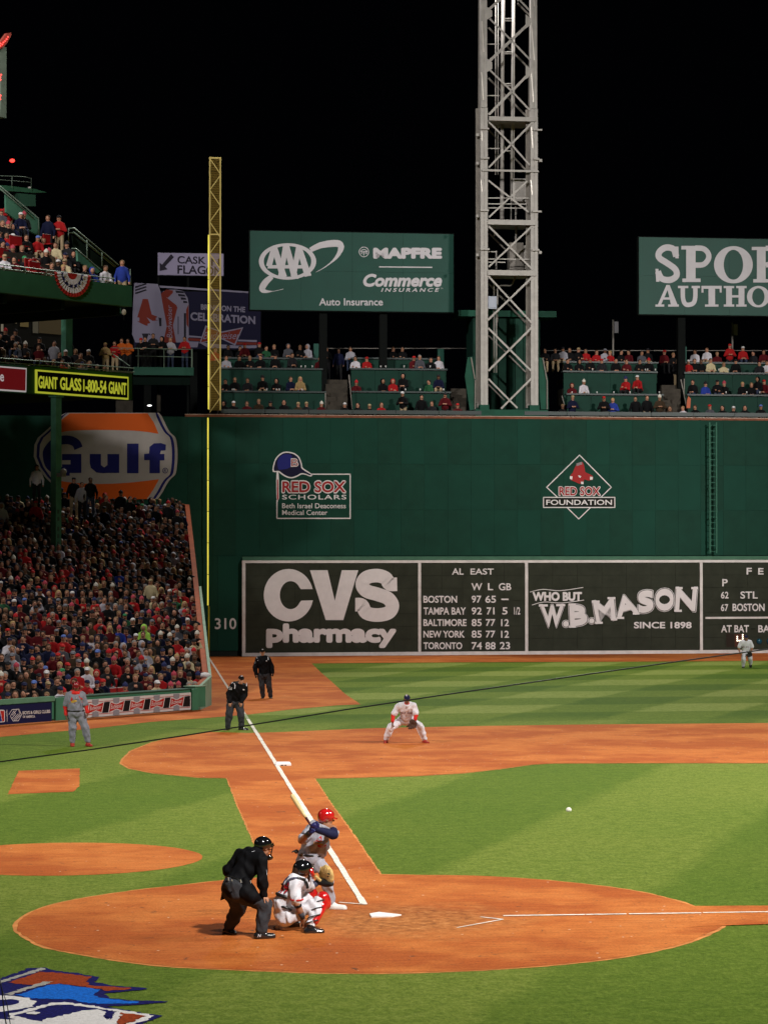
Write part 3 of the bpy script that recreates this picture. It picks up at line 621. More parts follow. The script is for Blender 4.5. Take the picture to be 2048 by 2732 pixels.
# horizontals and platforms
for z, y, th, x0, x1 in ((zt1, 1458, .22, 290, 860), (zt1, 2095, .1, 205, 900), (zt2, 655, .26, 350, 1085), (zt2, 1440, .27, 350, 1090)):
    a = tz(TF, z, x0, y); c = tz(TF, z, x1, y); b = MB().pbox(TF, a[0], a[1]-th/2, c[0], a[1]+th/2, .03, .1)
    if th > .2: b.pbox(TF, a[0]+.1, a[1]-.03, c[0]-.1, a[1]+.05, -2.7, .028)
    b.build('platform', GALV, tw)
for y, x0, x1 in ((270, 345, 1120), (362, 365, 970), (425, 360, 970), (1220, 345, 1030), (1105, 360, 500), (1268, 360, 640)): mem(TF, zt2, (x0, y), (x1, y+4), .06, 'handrail', off=-.25)
for x0, y in ((285, 520), (285, 1155), (300, 1808)): mem(TF, zt1, (x0, y), (440, y), .06, 'handrail', off=-.5)
# splice brackets on the legs
for z, q in ((zt1, ((185, 290, 1578), (835, 940, 1592), (130, 165, 1650), (185, 290, 1940), (835, 905, 1950), (130, 160, 2000), (905, 940, 1965))), (zt2, ((230, 362, 468), (1035, 1180, 485), (165, 200, 550), (230, 372, 1070), (1035, 1145, 1082), (165, 200, 1155), (1140, 1180, 1115)))):
    for x0, x1, y in q:
        a = tz(TF, z, x0, y); c = tz(TF, z, x1, y); hh = .12 if x1-x0 < 50 else .07
        MB().pbox(TF, a[0], a[1]-hh, c[0], a[1]+.02, -.05, .14).build('bracket', GALV, tw)
# bright strips painting the highlights on edges of the rear leg angles
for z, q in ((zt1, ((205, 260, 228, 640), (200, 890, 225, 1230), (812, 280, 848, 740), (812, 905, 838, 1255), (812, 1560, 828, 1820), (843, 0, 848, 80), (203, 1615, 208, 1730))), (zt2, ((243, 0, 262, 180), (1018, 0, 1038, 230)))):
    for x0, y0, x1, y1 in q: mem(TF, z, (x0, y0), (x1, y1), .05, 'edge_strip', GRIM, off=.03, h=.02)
# pipes, ladder and conduits inside
IN = Plane(W.pt(0, 0, -2.0), W.u)
def inm(z, p, q, wd, nm, mm=GALV): 
    a = tz(IN, z, *p); c = tz(IN, z, *q); MB().tube([IN.pt(*a), IN.pt(*c)], wd/2, 8).build(nm, mm, tw, True)
inm(zt1, (468, -40), (455, 1440), .2, 'pipe'); inm(zt1, (455, 1500), (455, 2212), .2, 'pipe'); inm(zt2, (573, 0), (573, 610), .22, 'pipe'); inm(zt1, (590, -40), (572, 2212), .14, 'pipe'); inm(zt1, (606, -40), (600, 2212), .06, 'conduit')
inm(zt1, (375, -40), (372, 2150), .05, 'ladder_rail'); inm(zt1, (405, -40), (403, 2150), .05, 'ladder_rail'); inm(zt2, (718, 0), (712, 640), .06, 'conduit')
for y in (230, 255, 640, 660, 1030, 1055, 1855): inm(zt1, (480, y), (590, y), .07, 'pipe_clamp')
inm(zt2, (787, 400), (787, 640), .1, 'conduit'); inm(zt2, (790, 700), (785, 1300), .1, 'conduit'); inm(zt2, (457, 700), (452, 870), .07, 'conduit'); inm(zt2, (483, 1100), (483, 1390), .09, 'conduit')
inm(zt2, (447, 1490), (447, 1800), .07, 'conduit'); inm(zt2, (503, 1680), (500, 2212), .07, 'conduit'); inm(zt3, (533, 400), (533, 1440), .09, 'conduit'); inm(zt3, (565, 400), (565, 1440), .04, 'ladder_rail'); inm(zt3, (580, 400), (580, 1440), .04, 'ladder_rail')
b = MB(); pp = [tz(IN, zt2, *p) for p in smoothpoly([(500, 1700), (540, 1645), (620, 1640), (700, 1640), (745, 1590), (785, 1490)], 4, False)]; b.tube([IN.pt(*p) for p in pp], .045, 6); b.build('cable_loop', GALVD, tw, True)
def tbox(z, x0, y0, x1, y1, mm, nm='equipment_box', P=None, dep=.6, lbl=None):
    P = P or IN; a = tz(P, z, x0, y1); c = tz(P, z, x1, y0); b = MB().pbox(P, a[0], a[1], c[0], c[1], -dep, 0); o = b.build(nm, mm, tw); 
    MB().pbox(P, a[0]+.06, a[1]+.06, c[0]-.06, c[1]-.06, .002, .03).build('box_door', mm, o)
    if lbl: o['label'] = lbl
tbox(zt2, 735, -20, 940, 330, GALV); tbox(zt2, 690, 975, 905, 1390, GALVD); tbox(zt2, 910, 1020, 1030, 1230, GALV); tbox(zt2, 920, 1260, 1040, 1380, GALVD)
tbox(zt3, 442, 188, 577, 390, mat('pale_box', (.42, .45, .55), .4), P=TF, dep=.25, lbl='pale blue equipment box')
# green base and shed behind the tower
GB = mat('base_green', (.012, .075, .048), .6, noise=.18, nscale=2); GBD = mat('shed_green', (.008, .04, .027), .7, noise=.3, nscale=1.3)
base = empty('tower_footing', W.pt(wz(1097, 890)[0], zTop, -1), 'green steel base under the light tower with sloping side plates', 'footing')
a = tz(W, zt3, 235, 2150); c = tz(W, zt3, 1425, 2050); MB().pbox(W, a[0], zTop+.01, c[0], c[1], -3.4, -.06).build('base_beam', GB, base)
for x0, x1 in ((305, 455), (1118, 1278)):
    p = tz(TF, zt3, x0, 2045); q = tz(TF, zt3, x1, 1965); MB().pbox(TF, p[0], c[1]+.002, q[0], foot-.002, -.45, .02).build('leg_shoe', GB, base)
for pl in ([(100, 1190), (175, 1180), (235, 1540), (235, 2040), (135, 2060), (55, 1500)], [(1265, 1190), (1335, 1200), (1415, 1560), (1425, 2040), (1300, 2040), (1262, 1560)]):
    P = Plane(W.pt(0, 0, -.9), W.u); MB().poly([P.pt(*P.sz(*zt3(*q), 0, 1)) for q in pl], .08, P.n).build('side_plate', GB, base)
for p, q in (((160, 1190), (222, 1545)), ((1335, 1205), (1400, 1555)), ((1405, 1560), (1405, 2040)), ((228, 1560), (225, 2040))):
    P = Plane(W.pt(0, 0, -.75), W.u); a = P.sz(*zt3(*p), 0, 1); c2 = P.sz(*zt3(*q), 0, 1); MB().beam(P.pt(*a), P.pt(*c2), .06).build('handrail', GALVD, base)
shed = empty('tower_shed', W.pt(wz(1097, 800)[0], zTop, -5), 'weathered green shed behind the foot of the light tower', 'shed')
P = Plane(W.pt(0, 0, -5.2), W.u); a = P.sz(*zt3(190, 2000), 0, 1); c = P.sz(*zt3(1290, 545), 0, 1)
MB().pbox(P, a[0], zTop+.3, c[0], c[1], -2.0, -.06).build('wall', GREEN2, shed)
n = 8
for i in range(n):
    x0 = a[0]+(c[0]-a[0])*i/n; x1 = a[0]+(c[0]-a[0])*(i+1)/n; MB().pbox(P, x0+.02, zTop+.3, x1-.02, c[1]-.01, -.058, random.uniform(0, .03)).build('cladding_panel', GBD, shed)
a = P.sz(*zt3(-60, 520), 0, 1); c = P.sz(*zt3(1540, 440), 0, 1); MB().pbox(P, a[0], a[1], c[0], c[1], -2.1, .3).build('roof_beam', GB, shed)
# ------------------------------------------------------------------ billboards above and behind the wall
BG = mat('billboard_green', (.004, .056, .042), .5, noise=.1, nscale=.9, spec=.3); STEEL = mat('dark_steel', (.004, .005, .005), .8, spec=.1)
SIGNW = mat('billboard_white', (.58, .55, .6), .6, noise=.05, nscale=2)
def billboard(name, label, corners, off, m, dirn=None, thick=.35, cat='billboard', posts=()):
    """corners: TL, TR, BR, BL on the photograph; the board stands `off` metres behind the wall"""
    P = Plane(W.pt(0, 0, -off), dirn or W.u); q = [P.sz(*c) for c in corners]
    a0 = (q[0][0]+q[3][0])/2; a1 = (q[1][0]+q[2][0])/2; b1 = (q[0][1]+q[1][1])/2; b0 = (q[2][1]+q[3][1])/2
    e = empty(name, P.pt((a0+a1)/2, b0, 0), label, cat)
    n = max(1, round((a1-a0)/2.6)); r = max(1, round((b1-b0)/2.2))
    for i in range(n):
        for j in range(r):
            MB().pbox(P, a0+(a1-a0)*i/n+.004, b0+(b1-b0)*j/r+.004, a0+(a1-a0)*(i+1)/n-.004, b0+(b1-b0)*(j+1)/r-.004, -.06, 0).build('sign_panel', m, e)
    MB().pbox(P, a0-.05, b0-.05, a1+.05, b1+.05, -thick, -.065).build('backing_frame', STEEL, e)
    for x in posts:
        s = P.sz(x, 700)[0]; MB().pbox(P, s-.2, zTop-.5, s+.2, b1-.3, -thick-.4, -thick-.002).build('post', STEEL, e)
    return e, P
zA = Z(560, 560, 740/1658)
# warped mapping for this board: its top and bottom edges slope slightly in the photograph
e, P = billboard('billboard', 'wide green billboard with white oval triple A emblem, left of the light tower', [(540, 498.5), (979, 505.5), (979, 673.5), (540, 670)], 3.5, BG, posts=(700, 830))
b = MB(); g = .012
def ring(mb, P, cx, cy, rx, ry, rx2, ry2, zf, off, mi=0, n=48, a0=0, a1=360):
    O = [P.sz(*zf(cx+rx*math.cos(R_(a0+(a1-a0)*i/n)), cy-ry*math.sin(R_(a0+(a1-a0)*i/n))), off, 1) for i in range(n+1)]
    I = [P.sz(*zf(cx+rx2*math.cos(R_(a0+(a1-a0)*i/n)), cy-ry2*math.sin(R_(a0+(a1-a0)*i/n))), off, 1) for i in range(n+1)]
    mb.add([P.pt(*q, off) for q in O+I], [(i, i+1, i+n+2, i+n+1) for i in range(n)], mi)
ring(b, P, 464, 308, 171, 109, 142, 92, zA, g)
for cx, y0, y1, wd, lim in ((398, 222, 405, 78, 0), (468, 205, 412, 82, 1), (545, 222, 400, 78, 2)):
    # each A: two legs and a bar inside the oval
    ap = (cx-22, y0); 
    aq_ = 0
    for tl, tr, br, bl in (((cx-30, y0), (cx+4, y0), (cx+62, y1-(8 if lim != 1 else 0)), (cx+22, y1)), ((cx-30, y0), (cx+2, y0), (cx-30, y1-(60 if lim == 0 else 6)), (cx-62, y1-(72 if lim == 0 else 6)))):
        aq_ += 1; area(b, P, zp(zA, [tl, tr, br, bl]), g+.002*aq_+.008*lim, 0, 1)
    area(b, P, zp(zA, [(cx-48, 330), (cx+30, 330), (cx+36, 350), (cx-54, 350)]), g+.006+.008*lim, 0, 1)
ribbon(b, P, [(600, 240), (660, 212), (740, 200), (778, 208), (780, 240), (750, 290), (690, 340), (634, 372)], lambda t: (.30*(1-t)+.28*math.sin(math.pi*min(1, t*1.25))+.02)*.75, g+.001, zf=zA)
ribbon(b, P, [(372, 398), (335, 430), (312, 470), (330, 486), (380, 486), (440, 472)], lambda t: (.42*math.sin(math.pi*min(1., t+.22))+.03)*.75, g+.001, zf=zA)
lettering(b, P, 'MAPFRE', zA(975, 226, 1386, 292), g, .07, k=1); lettering(b, P, 'Commerce', zA(915, 382, 1386, 460), g, .045, italic=.25, k=1)
lettering(b, P, 'INSURANCE', zA(1022, 467, 1370, 490), g, .02, italic=.25, space=1.5, k=1); lettering(b, P, 'Auto Insurance', zA(652, 528, 1033, 572), g, .02, k=1)
area(b, P, zp(zA, [(1010, 337), (1328, 340), (1328, 347), (1010, 344)]), g, 0, 1); lettering(b, P, 'TM', zA(1377, 466, 1392, 473), g, 0, k=1)
ring(b, P, 920, 251, 30, 31, 26, 27, zA, g); ring(b, P, 920, 249, 20, 14, 16, 10, zA, g, a0=0, a1=180, n=16)
for p, q in (((900, 250), (940, 250)), ((911, 250), (906, 262)), ((920, 250), (920, 270)), ((930, 250), (935, 262))): stroke(b, P, zp(zA, [p, q]), .05, g+.002, 0, 1)
b.build('lettering', SIGNW, e)
# sporting goods board, cut by the picture's edge: slab letters
zS = Z(1400, 600, 648/1658)
e, P = billboard('billboard', 'green billboard with large white slab lettering, right of the light tower', [(1379, 513.5), (1862, 518.5), (1862, 684.5), (1379, 679)], 3.5, BG, posts=(1475, 1750))
b = MB()
u = 1/.39083
_so = [g]
def SL(*pts, mi=0): _so[0] += .0012; area(b, P, zp(zS, pts), _so[0], 0, 1)
def rib(path, wd, sm=6, off=None): _so[0] += .0012; ribbon(b, P, path, wd*.39083/51, _so[0], zf=zS, sm=sm)
rib([(1030, 215), (1010, 165), (958, 155), (915, 185), (915, 225), (970, 262), (1025, 305), (1030, 350), (985, 376), (930, 365), (905, 318)], 44)
SL((1022, 148), (1045, 148), (1047, 228), (1024, 228)); SL((888, 300), (908, 300), (915, 388), (893, 388))
SL((1098, 150), (1162, 150), (1162, 388), (1098, 388)); SL((1065, 143), (1180, 143), (1180, 168), (1065, 168)); SL((1072, 366), (1196, 366), (1196, 390), (1072, 390))
rib([(1160, 158), (1215, 163), (1248, 195), (1248, 235), (1215, 270), (1160, 275)], 38)
ring(b, P, 1420, 272, 132, 127, 66, 102, zS, g)
for x in (0,):
    SL((1580, 150), (1640, 150), (1640, 390), (1580, 390)); SL((1545, 150), (1660, 150), (1660, 172), (1545, 172)); SL((1555, 370), (1665, 370), (1665, 393), (1555, 393)); rib([(1640, 160), (1700, 165), (1740, 200), (1735, 245), (1640, 275)], 36); rib([(1690, 275), (1730, 330), (1770, 385)], 50, 3)
    SL((1850, 150), (1910, 150), (1910, 390), (1850, 390)); SL((1780, 150), (1980, 150), (1980, 180), (1780, 180)); SL((1820, 370), (1940, 370), (1940, 393), (1820, 393)); SL((1780, 150), (1800, 150), (1800, 230), (1780, 230)); SL((1960, 150), (1980, 150), (1980, 230), (1960, 230))
# second line
SL((963, 410), (985, 410), (1040, 548), (995, 548)); SL((963, 410), (980, 425), (925, 548), (903, 548)); SL((935, 495), (1000, 495), (1005, 510), (930, 510)); SL((888, 543), (948, 543), (948, 558), (888, 558)); SL((975, 543), (1048, 543), (1048, 558), (975, 558))
rib([(1075, 425), (1076, 500), (1092, 540), (1122, 545), (1150, 530), (1160, 490), (1160, 425)], 32); SL((1042, 416), (1112, 416), (1112, 432), (1042, 432)); SL((1135, 416), (1192, 416), (1192, 432), (1135, 432))
SL((1250, 420), (1295, 420), (1295, 555), (1250, 555)); SL((1202, 416), (1340, 416), (1340, 436), (1202, 436)); SL((1202, 416), (1216, 416), (1216, 462), (1202, 462)); SL((1326, 416), (1340, 416), (1340, 462), (1326, 462)); SL((1226, 543), (1318, 543), (1318, 558), (1226, 558))
for x in (1370, 1455): SL((x, 420), (x+40, 420), (x+40, 555), (x, 555)); SL((x-16, 417), (x+55, 417), (x+55, 432), (x-16, 432)); SL((x-16, 543), (x+55, 543), (x+55, 558), (x-16, 558))
SL((1400, 480), (1470, 480), (1470, 496), (1400, 496)); ring(b, P, 1590, 490, 78, 73, 42, 58, zS, g)
SL((1700, 420), (1740, 420), (1740, 555), (1700, 555)); rib([(1738, 428), (1790, 432), (1800, 465), (1738, 485)], 24); rib([(1770, 485), (1800, 520), (1822, 550)], 32, 3); SL((1688, 417), (1750, 417), (1750, 432), (1688, 432)); SL((1688, 543), (1752, 543), (1752, 558), (1688, 558))
SL((1850, 420), (1886, 420), (1886, 555), (1850, 555)); SL((1838, 417), (1898, 417), (1898, 432), (1838, 432)); SL((1838, 543), (1898, 543), (1898, 558), (1838, 558))
SL((1950, 420), (1990, 420), (1990, 555), (1950, 555)); SL((1910, 417), (2030, 417), (2030, 437), (1910, 437)); SL((1928, 543), (2012, 543), (2012, 558), (1928, 558))
SL((2085, 480), (2122, 480), (2122, 555), (2085, 555)); SL((2042, 420), (2080, 420), (2122, 490), (2088, 495)); SL((2130, 420), (2165, 420), (2120, 495), (2088, 490)); SL((2062, 543), (2146, 543), (2146, 558), (2062, 558))
rib([(2150, 215), (2130, 165), (2085, 155), (2040, 185), (2040, 225), (2090, 262), (2140, 305), (2148, 350), (2100, 376), (2050, 365), (2030, 318)], 44); SL((2142, 148), (2165, 148), (2167, 228), (2144, 228)); SL((2010, 300), (2032, 300), (2038, 388), (2016, 388))
b.build('lettering', SIGNW, e)
# small white sign with an arrow
zC = Z(0, 0, 700/1658)
e, P = billboard('sign', 'small pale sign with a dark arrow pointing down left, above the beer billboard', [(341, 542), (483, 551.5), (483, 600), (341, 590)], 16, mat('pale_sign', (.34, .3, .46), .6), thick=.2, cat='sign')
b = MB(); INK = mat('ink_dark', (.02, .015, .03), .6)
def tilt(box, dy): x0, y0, x1, y1 = box; return box
for t, (x0, y0, x1, y1) in (('CASK', (1122, 1617, 1300, 1668)), ("'N", (1318, 1630, 1388, 1682)), ('FLAG', (1122, 1675, 1300, 1733)), ('ON', (1302, 1684, 1398, 1742))):
    dy = (x1-x0)*.03; quadletter(b, t, (x0, y0), (x1, y0+dy), (x1, y1+dy-4), (x0, y1-3), .02, .02, 0, zC, P)
area(b, P, zp(zC, [(1082, 1606), (1100, 1625), (1043, 1685), (1060, 1702), (1010, 1712), (1010, 1660), (1025, 1672)]), .02, 0, 1); b.build('lettering', INK, e)
for x in (343, 407, 479):
    s = P.sz(x, 600)[0]; MB().pbox(P, s-.06, 12, s+.06, P.sz(x, 590)[1], -.35, -.21).build('post', STEEL, e)
# beer billboard with two big bottles printed on it
zB = Z(340, 740, 360/1658)
NB = mat('billboard_navy', (.005, .004, .028), .6); PG = mat('print_pale', (.22, .2, .29), .6); PR = mat('print_brick', (.17, .02, .012), .6); PD = mat('print_dark', (.012, .01, .02), .6)
e, P = billboard('billboard', 'dark blue beer billboard with printed bottles, bow tie and celebration wording', [(290, 620), (563, 640), (563, 760), (290, 748)], 13, NB, thick=.4, posts=(320, 420, 520))
b = MB()
def bp(pts, mi, off=.012, sm=0): area(b, P, zp(zB, pts), off, mi, 1, sm)
bp([(85, 68), (375, 80), (410, 180), (440, 330), (445, 560), (440, 800), (100, 800), (60, 700), (68, 400)], 0, .012)
bp([(395, 100), (760, 125), (1510, 175), (1510, 195), (760, 150), (400, 125)], 0)
bp([(440, 170), (520, 150), (600, 150), (690, 170), (740, 250), (755, 330), (755, 800), (440, 800), (430, 400)], 0, .014, 0)
bp([(425, 190), (480, 150), (560, 160), (560, 190), (500, 250), (430, 230)], 1, .018)
bp([(410, 190), (600, 340), (615, 370), (560, 590), (600, 800), (440, 800), (485, 600), (430, 300)], 1, .02)
bp([(190, 265), (255, 265), (285, 400), (300, 455), (365, 480), (375, 530), (310, 535), (240, 490), (285, 560), (270, 600), (220, 590), (130, 545), (120, 500), (150, 400)], 1, .02, 0)
for q in ([(118, 490), (150, 495), (148, 545), (122, 530)], [(350, 495), (378, 490), (378, 520), (352, 528)], [(250, 570), (285, 562), (282, 598), (252, 598)]): bp(q, 0, .024)
for i in range(4): bp([(590+i*32, 160+i*42), (690+i*14, 172+i*40), (700+i*14, 196+i*40), (600+i*30, 190+i*42)], 3, .02)
for i in range(3): bp([(95, 110+i*38), (230, 70+i*38), (240, 85+i*38), (100, 132+i*38)], 3, .02)
bp([(695, 440), (722, 440), (722, 760), (695, 760)], 3, .02); bp([(722, 400), (752, 330), (752, 620), (728, 580)], 1, .02)
bp([(620, 480), (630, 480), (630, 700), (620, 700)], 3, .02); bp([(180, 690), (275, 690), (290, 715), (260, 700), (240, 760), (200, 760)], 3, .022)
bp([(383, 490), (420, 500), (420, 600), (395, 600)], 3, .022); bp([(396, 430), (412, 430), (418, 500), (392, 495)], 0, .024)
bp([(745, 712), (950, 730), (940, 745), (745, 735)], 0); bp([(1360, 765), (1590, 770), (1590, 795), (1355, 785)], 0); bp([(745, 745), (930, 755), (900, 785), (745, 775)], 1, .015); bp([(1340, 795), (1590, 800), (1590, 830), (1325, 825)], 1, .015)
bp([(745, 785), (880, 790), (860, 860), (745, 860)], 0); bp([(1340, 838), (1590, 835), (1590, 870), (1000, 870), (880, 800)], 0, .010)
bow = [(960, 590), (1160, 665), (1425, 612), (1325, 838), (1160, 760), (885, 812)]
bp(bow, 0, .024); bp([(975, 610), (1160, 682), (1400, 632), (1315, 815), (1160, 745), (905, 798)], 1, .028)
lettering(b, P, 'Budweiser', [*zB(930, 670, 1390, 760)], .034, .0, italic=.4, k=1, mi=0)
for t, q in (('BRING ON THE', ((903, 328), (1450, 362), (1446, 432), (903, 398))), ('CELEBRATION', ((775, 425), (1572, 478), (1572, 578), (775, 528)))): quadletter(b, t, *q, .03, .04, 0, zB, P)
def vl(ch, cx, cy, hgt): quadletter(b, ch, (cx, cy-hgt), (cx, cy), (cx+45, cy), (cx+45, cy-hgt), .03, 0, 0, zB, P)
v, f = glyphs('Budweiser', 0, .3)
c4 = [P.sz(*zB(*p), .03, 1) for p in ((555, 745), (545, 335), (485, 750), (490, 345))]
b.add([P.pt(*[(c4[0][i]*(1-t)+c4[1][i]*t)*(1-h)+(c4[2][i]*(1-t)+c4[3][i]*t)*h for i in (0, 1)], .034) for t, h in v], f, 0)
b.build('lettering', [PG, PR, NB, PD], e)
# oil company sign on the wall behind the seats
zG = Z(0, 850, 620/1658); GW = mat('print_cream', (.38, .345, .34), .6, noise=.05, nscale=2); GO = mat('print_orange_deep', (.62, .1, .01), .6); GN = mat('print_ultramarine', (.008, .01, .12), .6)
e = empty('wall_sign', W.pt(wz(258, 985)[0], wz(258, 985)[1], 0), 'big round orange and white oil company sign with blue lettering', 'sign'); b = MB()
def gp(pts, mi, off, sm=0): area(b, W, zp(zG, pts), off, mi, 1, sm)
full = lambda e: [(480-e*.3, 672), (1118+e*.6, 672)]+smoothpoly([(1130+e, 700), (1165+e, 775), (1190+e, 815), (1225+e, 850), (1238+e, 920), (1240+e, 985), (1236+e, 1050), (1225+e, 1110), (1190+e, 1145), (1165+e, 1180), (1135+e, 1235), (1100+e, 1288)], 4, False)+[(500, 1288), (400-e, 1180), (350-e, 1130), (300-e, 1060), (270-e, 985), (275-e, 900), (300-e, 850), (340-e, 815), (400-e, 760), (440-e, 700)]
gp(full(28), 0, .07); gp(full(8), 2, .075); gp(full(-12), 0, .08)
gp([(500, 676), (1055, 676), (1098, 740), (1133, 822)]+smoothpoly([(1133, 822), (1000, 803), (820, 795), (640, 795), (480, 803), (395, 825)], 4, False)[1:]+[(430, 730)], 1, .086)
gp([(1048, 1288), (1095, 1220), (1135, 1146)]+smoothpoly([(1135, 1146), (950, 1168), (800, 1178), (640, 1178), (480, 1166), (395, 1146)], 4, False)[1:]+[(440, 1230), (490, 1288)], 1, .086)
D = .092
ribbon(b, W, [(562, 925), (540, 885), (480, 865), (400, 880), (345, 940), (340, 990), (360, 1050), (420, 1085), (500, 1090)], 62*.374/52.5, D, 2, zf=zG)
gp([(445, 966), (582, 966), (582, 1101), (445, 1101), (445, 1040), (505, 1040), (505, 1010), (445, 1010)], 2, D+.001)
gp([(642, 966), (722, 966), (722, 1045), (745, 1062), (768, 1045), (768, 966), (852, 966), (852, 1101), (775, 1101), (735, 1103), (690, 1098), (650, 1065), (642, 1030)], 2, D); gp([(908, 892), (990, 892), (990, 1103), (908, 1103)], 2, D)
gp([(1068, 1103), (1068, 1010), (1030, 1010), (1030, 966), (1065, 962), (1068, 915), (1100, 890), (1150, 888), (1185, 900), (1183, 940), (1150, 942), (1142, 966), (1174, 966), (1174, 1012), (1142, 1012), (1142, 1103)], 2, D)
ring(b, W, 1179, 1084, 20, 20, 16, 16, zG, D, 2, 20); lettering(b, W, 'R', zG(1171, 1073, 1188, 1096), D, 0, mi=2, k=1)
b.build('sign_face', [GW, GO, GN], e)

# ------------------------------------------------------------------ seats on top of the wall: terraces
DK = mat('terrace_green', (.004, .036, .024), .6, noise=.15, nscale=1.5); DKC = mat('counter_grey', (.022, .036, .038), .4, spec=.5); CONC = mat('dim_concrete', (.05, .042, .034), .8, noise=.3, nscale=2)
ter = empty('wall_terrace', W.pt(wz(900, 890)[0], zTop, -3), 'green stepped terraces of seats built on top of the tall wall', 'terrace')
TP = {k: Plane(W.pt(0, 0, -o), W.u) for k, o in {0: 1.05, 1: 2.0, 'r1': 2.75, 2: 3.8, 'r2': 4.5, 3: 5.6, 'r3': 6.4}.items()}
b = MB()
xs = [s for s in np.arange(wz(478, 890)[0], wz(1800, 890)[0], 2.25)]
for i in range(len(xs)-1):
    if wz(1035, 890)[0] < xs[i]+1.1 < wz(1162, 890)[0]: continue
    MB().pbox(W, xs[i]+.012, zTop+.07, xs[i+1]-.012, zTop+.27, -.5, -.02).build('counter_section', DKC, ter)
MB().pbox(W, wz(440, 890)[0], zTop-.3, xs[-1], zTop-.05, -9, -1.22).build('terrace_floor', CONC, ter)
def tier(kp, x0, x1, yt, yb, z, mat_=DK):
    P = TP[kp]; a = P.sz(*z(x0, yt), 0, 1); c = P.sz(*z(x1, yt), 0, 1); nb = max(1, round((c[0]-a[0])/1.22)); zb_ = P.sz(*z(x0, yb), 0, 1)[1]-.6
    for i in range(nb):
        MB().pbox(P, a[0]+(c[0]-a[0])*i/nb+.006, zb_, a[0]+(c[0]-a[0])*(i+1)/nb-.006, a[1]-.09, -.12, 0).build('tier_panel', mat_, ter)
    MB().pbox(P, a[0]-.05, a[1]-.085, c[0]+.05, a[1], -.4, .12).build('counter', DKC, ter)
    MB().pbox(P, a[0], zb_, c[0], a[1]-.95, -1.7, -.125).build('tier_floor', CONC, ter)
    return a[1]
tier(1, 60, 688, 1080, 1200, zA); tier(2, 60, 668, 942, 1080, zA); tier(3, 60, 640, 880, 950, zA)
tier(1, 850, 1432, 1082, 1200, zA); tier(2, 843, 1412, 945, 1085, zA); tier(3, 850, 1345, 882, 950, zA)
tier(1, 285, 935, 1150, 1260, zS); tier(2, 262, 895, 995, 1150, zS); tier(3, 262, 900, 930, 1000, zS)
tier(1, 1108, 1900, 1155, 1260, zS); tier(2, 1088, 1900, 1005, 1150, zS); tier(3, 1095, 1900, 935, 1005, zS)
# stairs between the blocks
for z, x0, x1, yb, yt in ((zA, 692, 822, 1180, 1000), (zS, 930, 1060, 1260, 1080), (zA, 1440, 1530, 1190, 1060)):
    for i in range(7):
        P = Plane(W.pt(0, 0, -1.2-.5*i), W.u); a = P.sz(*z(x0, yb-(yb-yt)*i/7), 0, 1); c = P.sz(*z(x1, yb), 0, 1)
        MB().pbox(P, a[0], zTop, c[0], a[1]+.1, -.5, 0).build('stair_step', CONC, ter)
# thin back rail, posts and dark rear wall
for z, x0, x1, y in ((zA, 690, 1560, 828), (zS, 130, 1900, 858)):
    P = Plane(W.pt(0, 0, -7.4), W.u); a = P.sz(*z(x0, y), 0, 1); c = P.sz(*z(x1, y), 0, 1); MB().tube([P.pt(*a), P.pt(*c)], .025, 6).build('rail', GALVD, ter, True)
for z, x, y0, y1, wd in ((zA, 640, 800, 880, 38), (zS, 1073, 830, 1000, 55), (zA, 1380, 830, 950, 35)):
    P = Plane(W.pt(0, 0, -6.9), W.u); a = P.sz(*z(x-wd/2, y1), 0, 1); c = P.sz(*z(x+wd/2, y0), 0, 1); MB().pbox(P, a[0], zTop, c[0], c[1], -.3, 0).build('column', mat('column_green', (.02, .085, .065), .5), ter)
P = Plane(W.pt(0, 0, -7.0), W.u)
for z, x, y0 in ((zS, 612, 648), (zS, 1425, 665)):
    st = empty('banner_post', P.pt(*P.sz(*z(x, 850), 0, 1)), 'thin post with a small grey banner %s' % ('nearer the light tower' if x < 1000 else 'nearer the slab lettered billboard'), 'banner post')
    a = P.sz(*z(x, 880), 0, 1); c = P.sz(*z(x, y0), 0, 1); MB().tube([P.pt(a[0]-.1, zTop), P.pt(c[0]-.1, c[1])], .05, 8).build('pole', GALVD, st, True)
    a = P.sz(*z(x, y0+90), 0, 1); MB().pbox(P, a[0]-.03, a[1], a[0]+.2, c[1]-.1, -.02, 0).build('banner', mat('banner_grey', (.25, .24, .27), .7), st)
for z, pts in ((zS, [(1062, 1055), (1100, 1240)]), (zS, [(1085, 1050), (1085, 1165)]), (zA, [(690, 1095), (690, 1190)]), (zA, [(830, 985), (850, 1190)]), (zS, [(250, 1165), (268, 1230)])):
    P2 = Plane(W.pt(0, 0, -.95), W.u); MB().tube([P2.pt(*P2.sz(*z(*p), 0, 1)) for p in pts], .03, 6).build('stair_rail', GALVD, ter, True)
P2 = Plane(W.pt(0, 0, -.9), W.u); fl_ = MB(); fl_.poly([P2.pt(*P2.sz(*zS(*q), 0, 1)) for q in ((1112, 1170), (1128, 1185), (1124, 1250), (1100, 1252), (1102, 1200))], .05, P2.n)
tag(fl_.build('jacket', mat('salmon_cloth', (.5, .13, .07), .8)), 'salmon jacket hung over the stair rail on the wall terrace', 'jacket')
tag(MB().pbox(Plane(W.pt(0, 0, -20), W.u), sL-10, zTop-8, sR, zTop+.3, -.3, 0).build('street_building', mat('night_brick', (.05, .035, .03), .8, noise=.3, nscale=1)), 'dark low building across the street behind the wall', 'building')

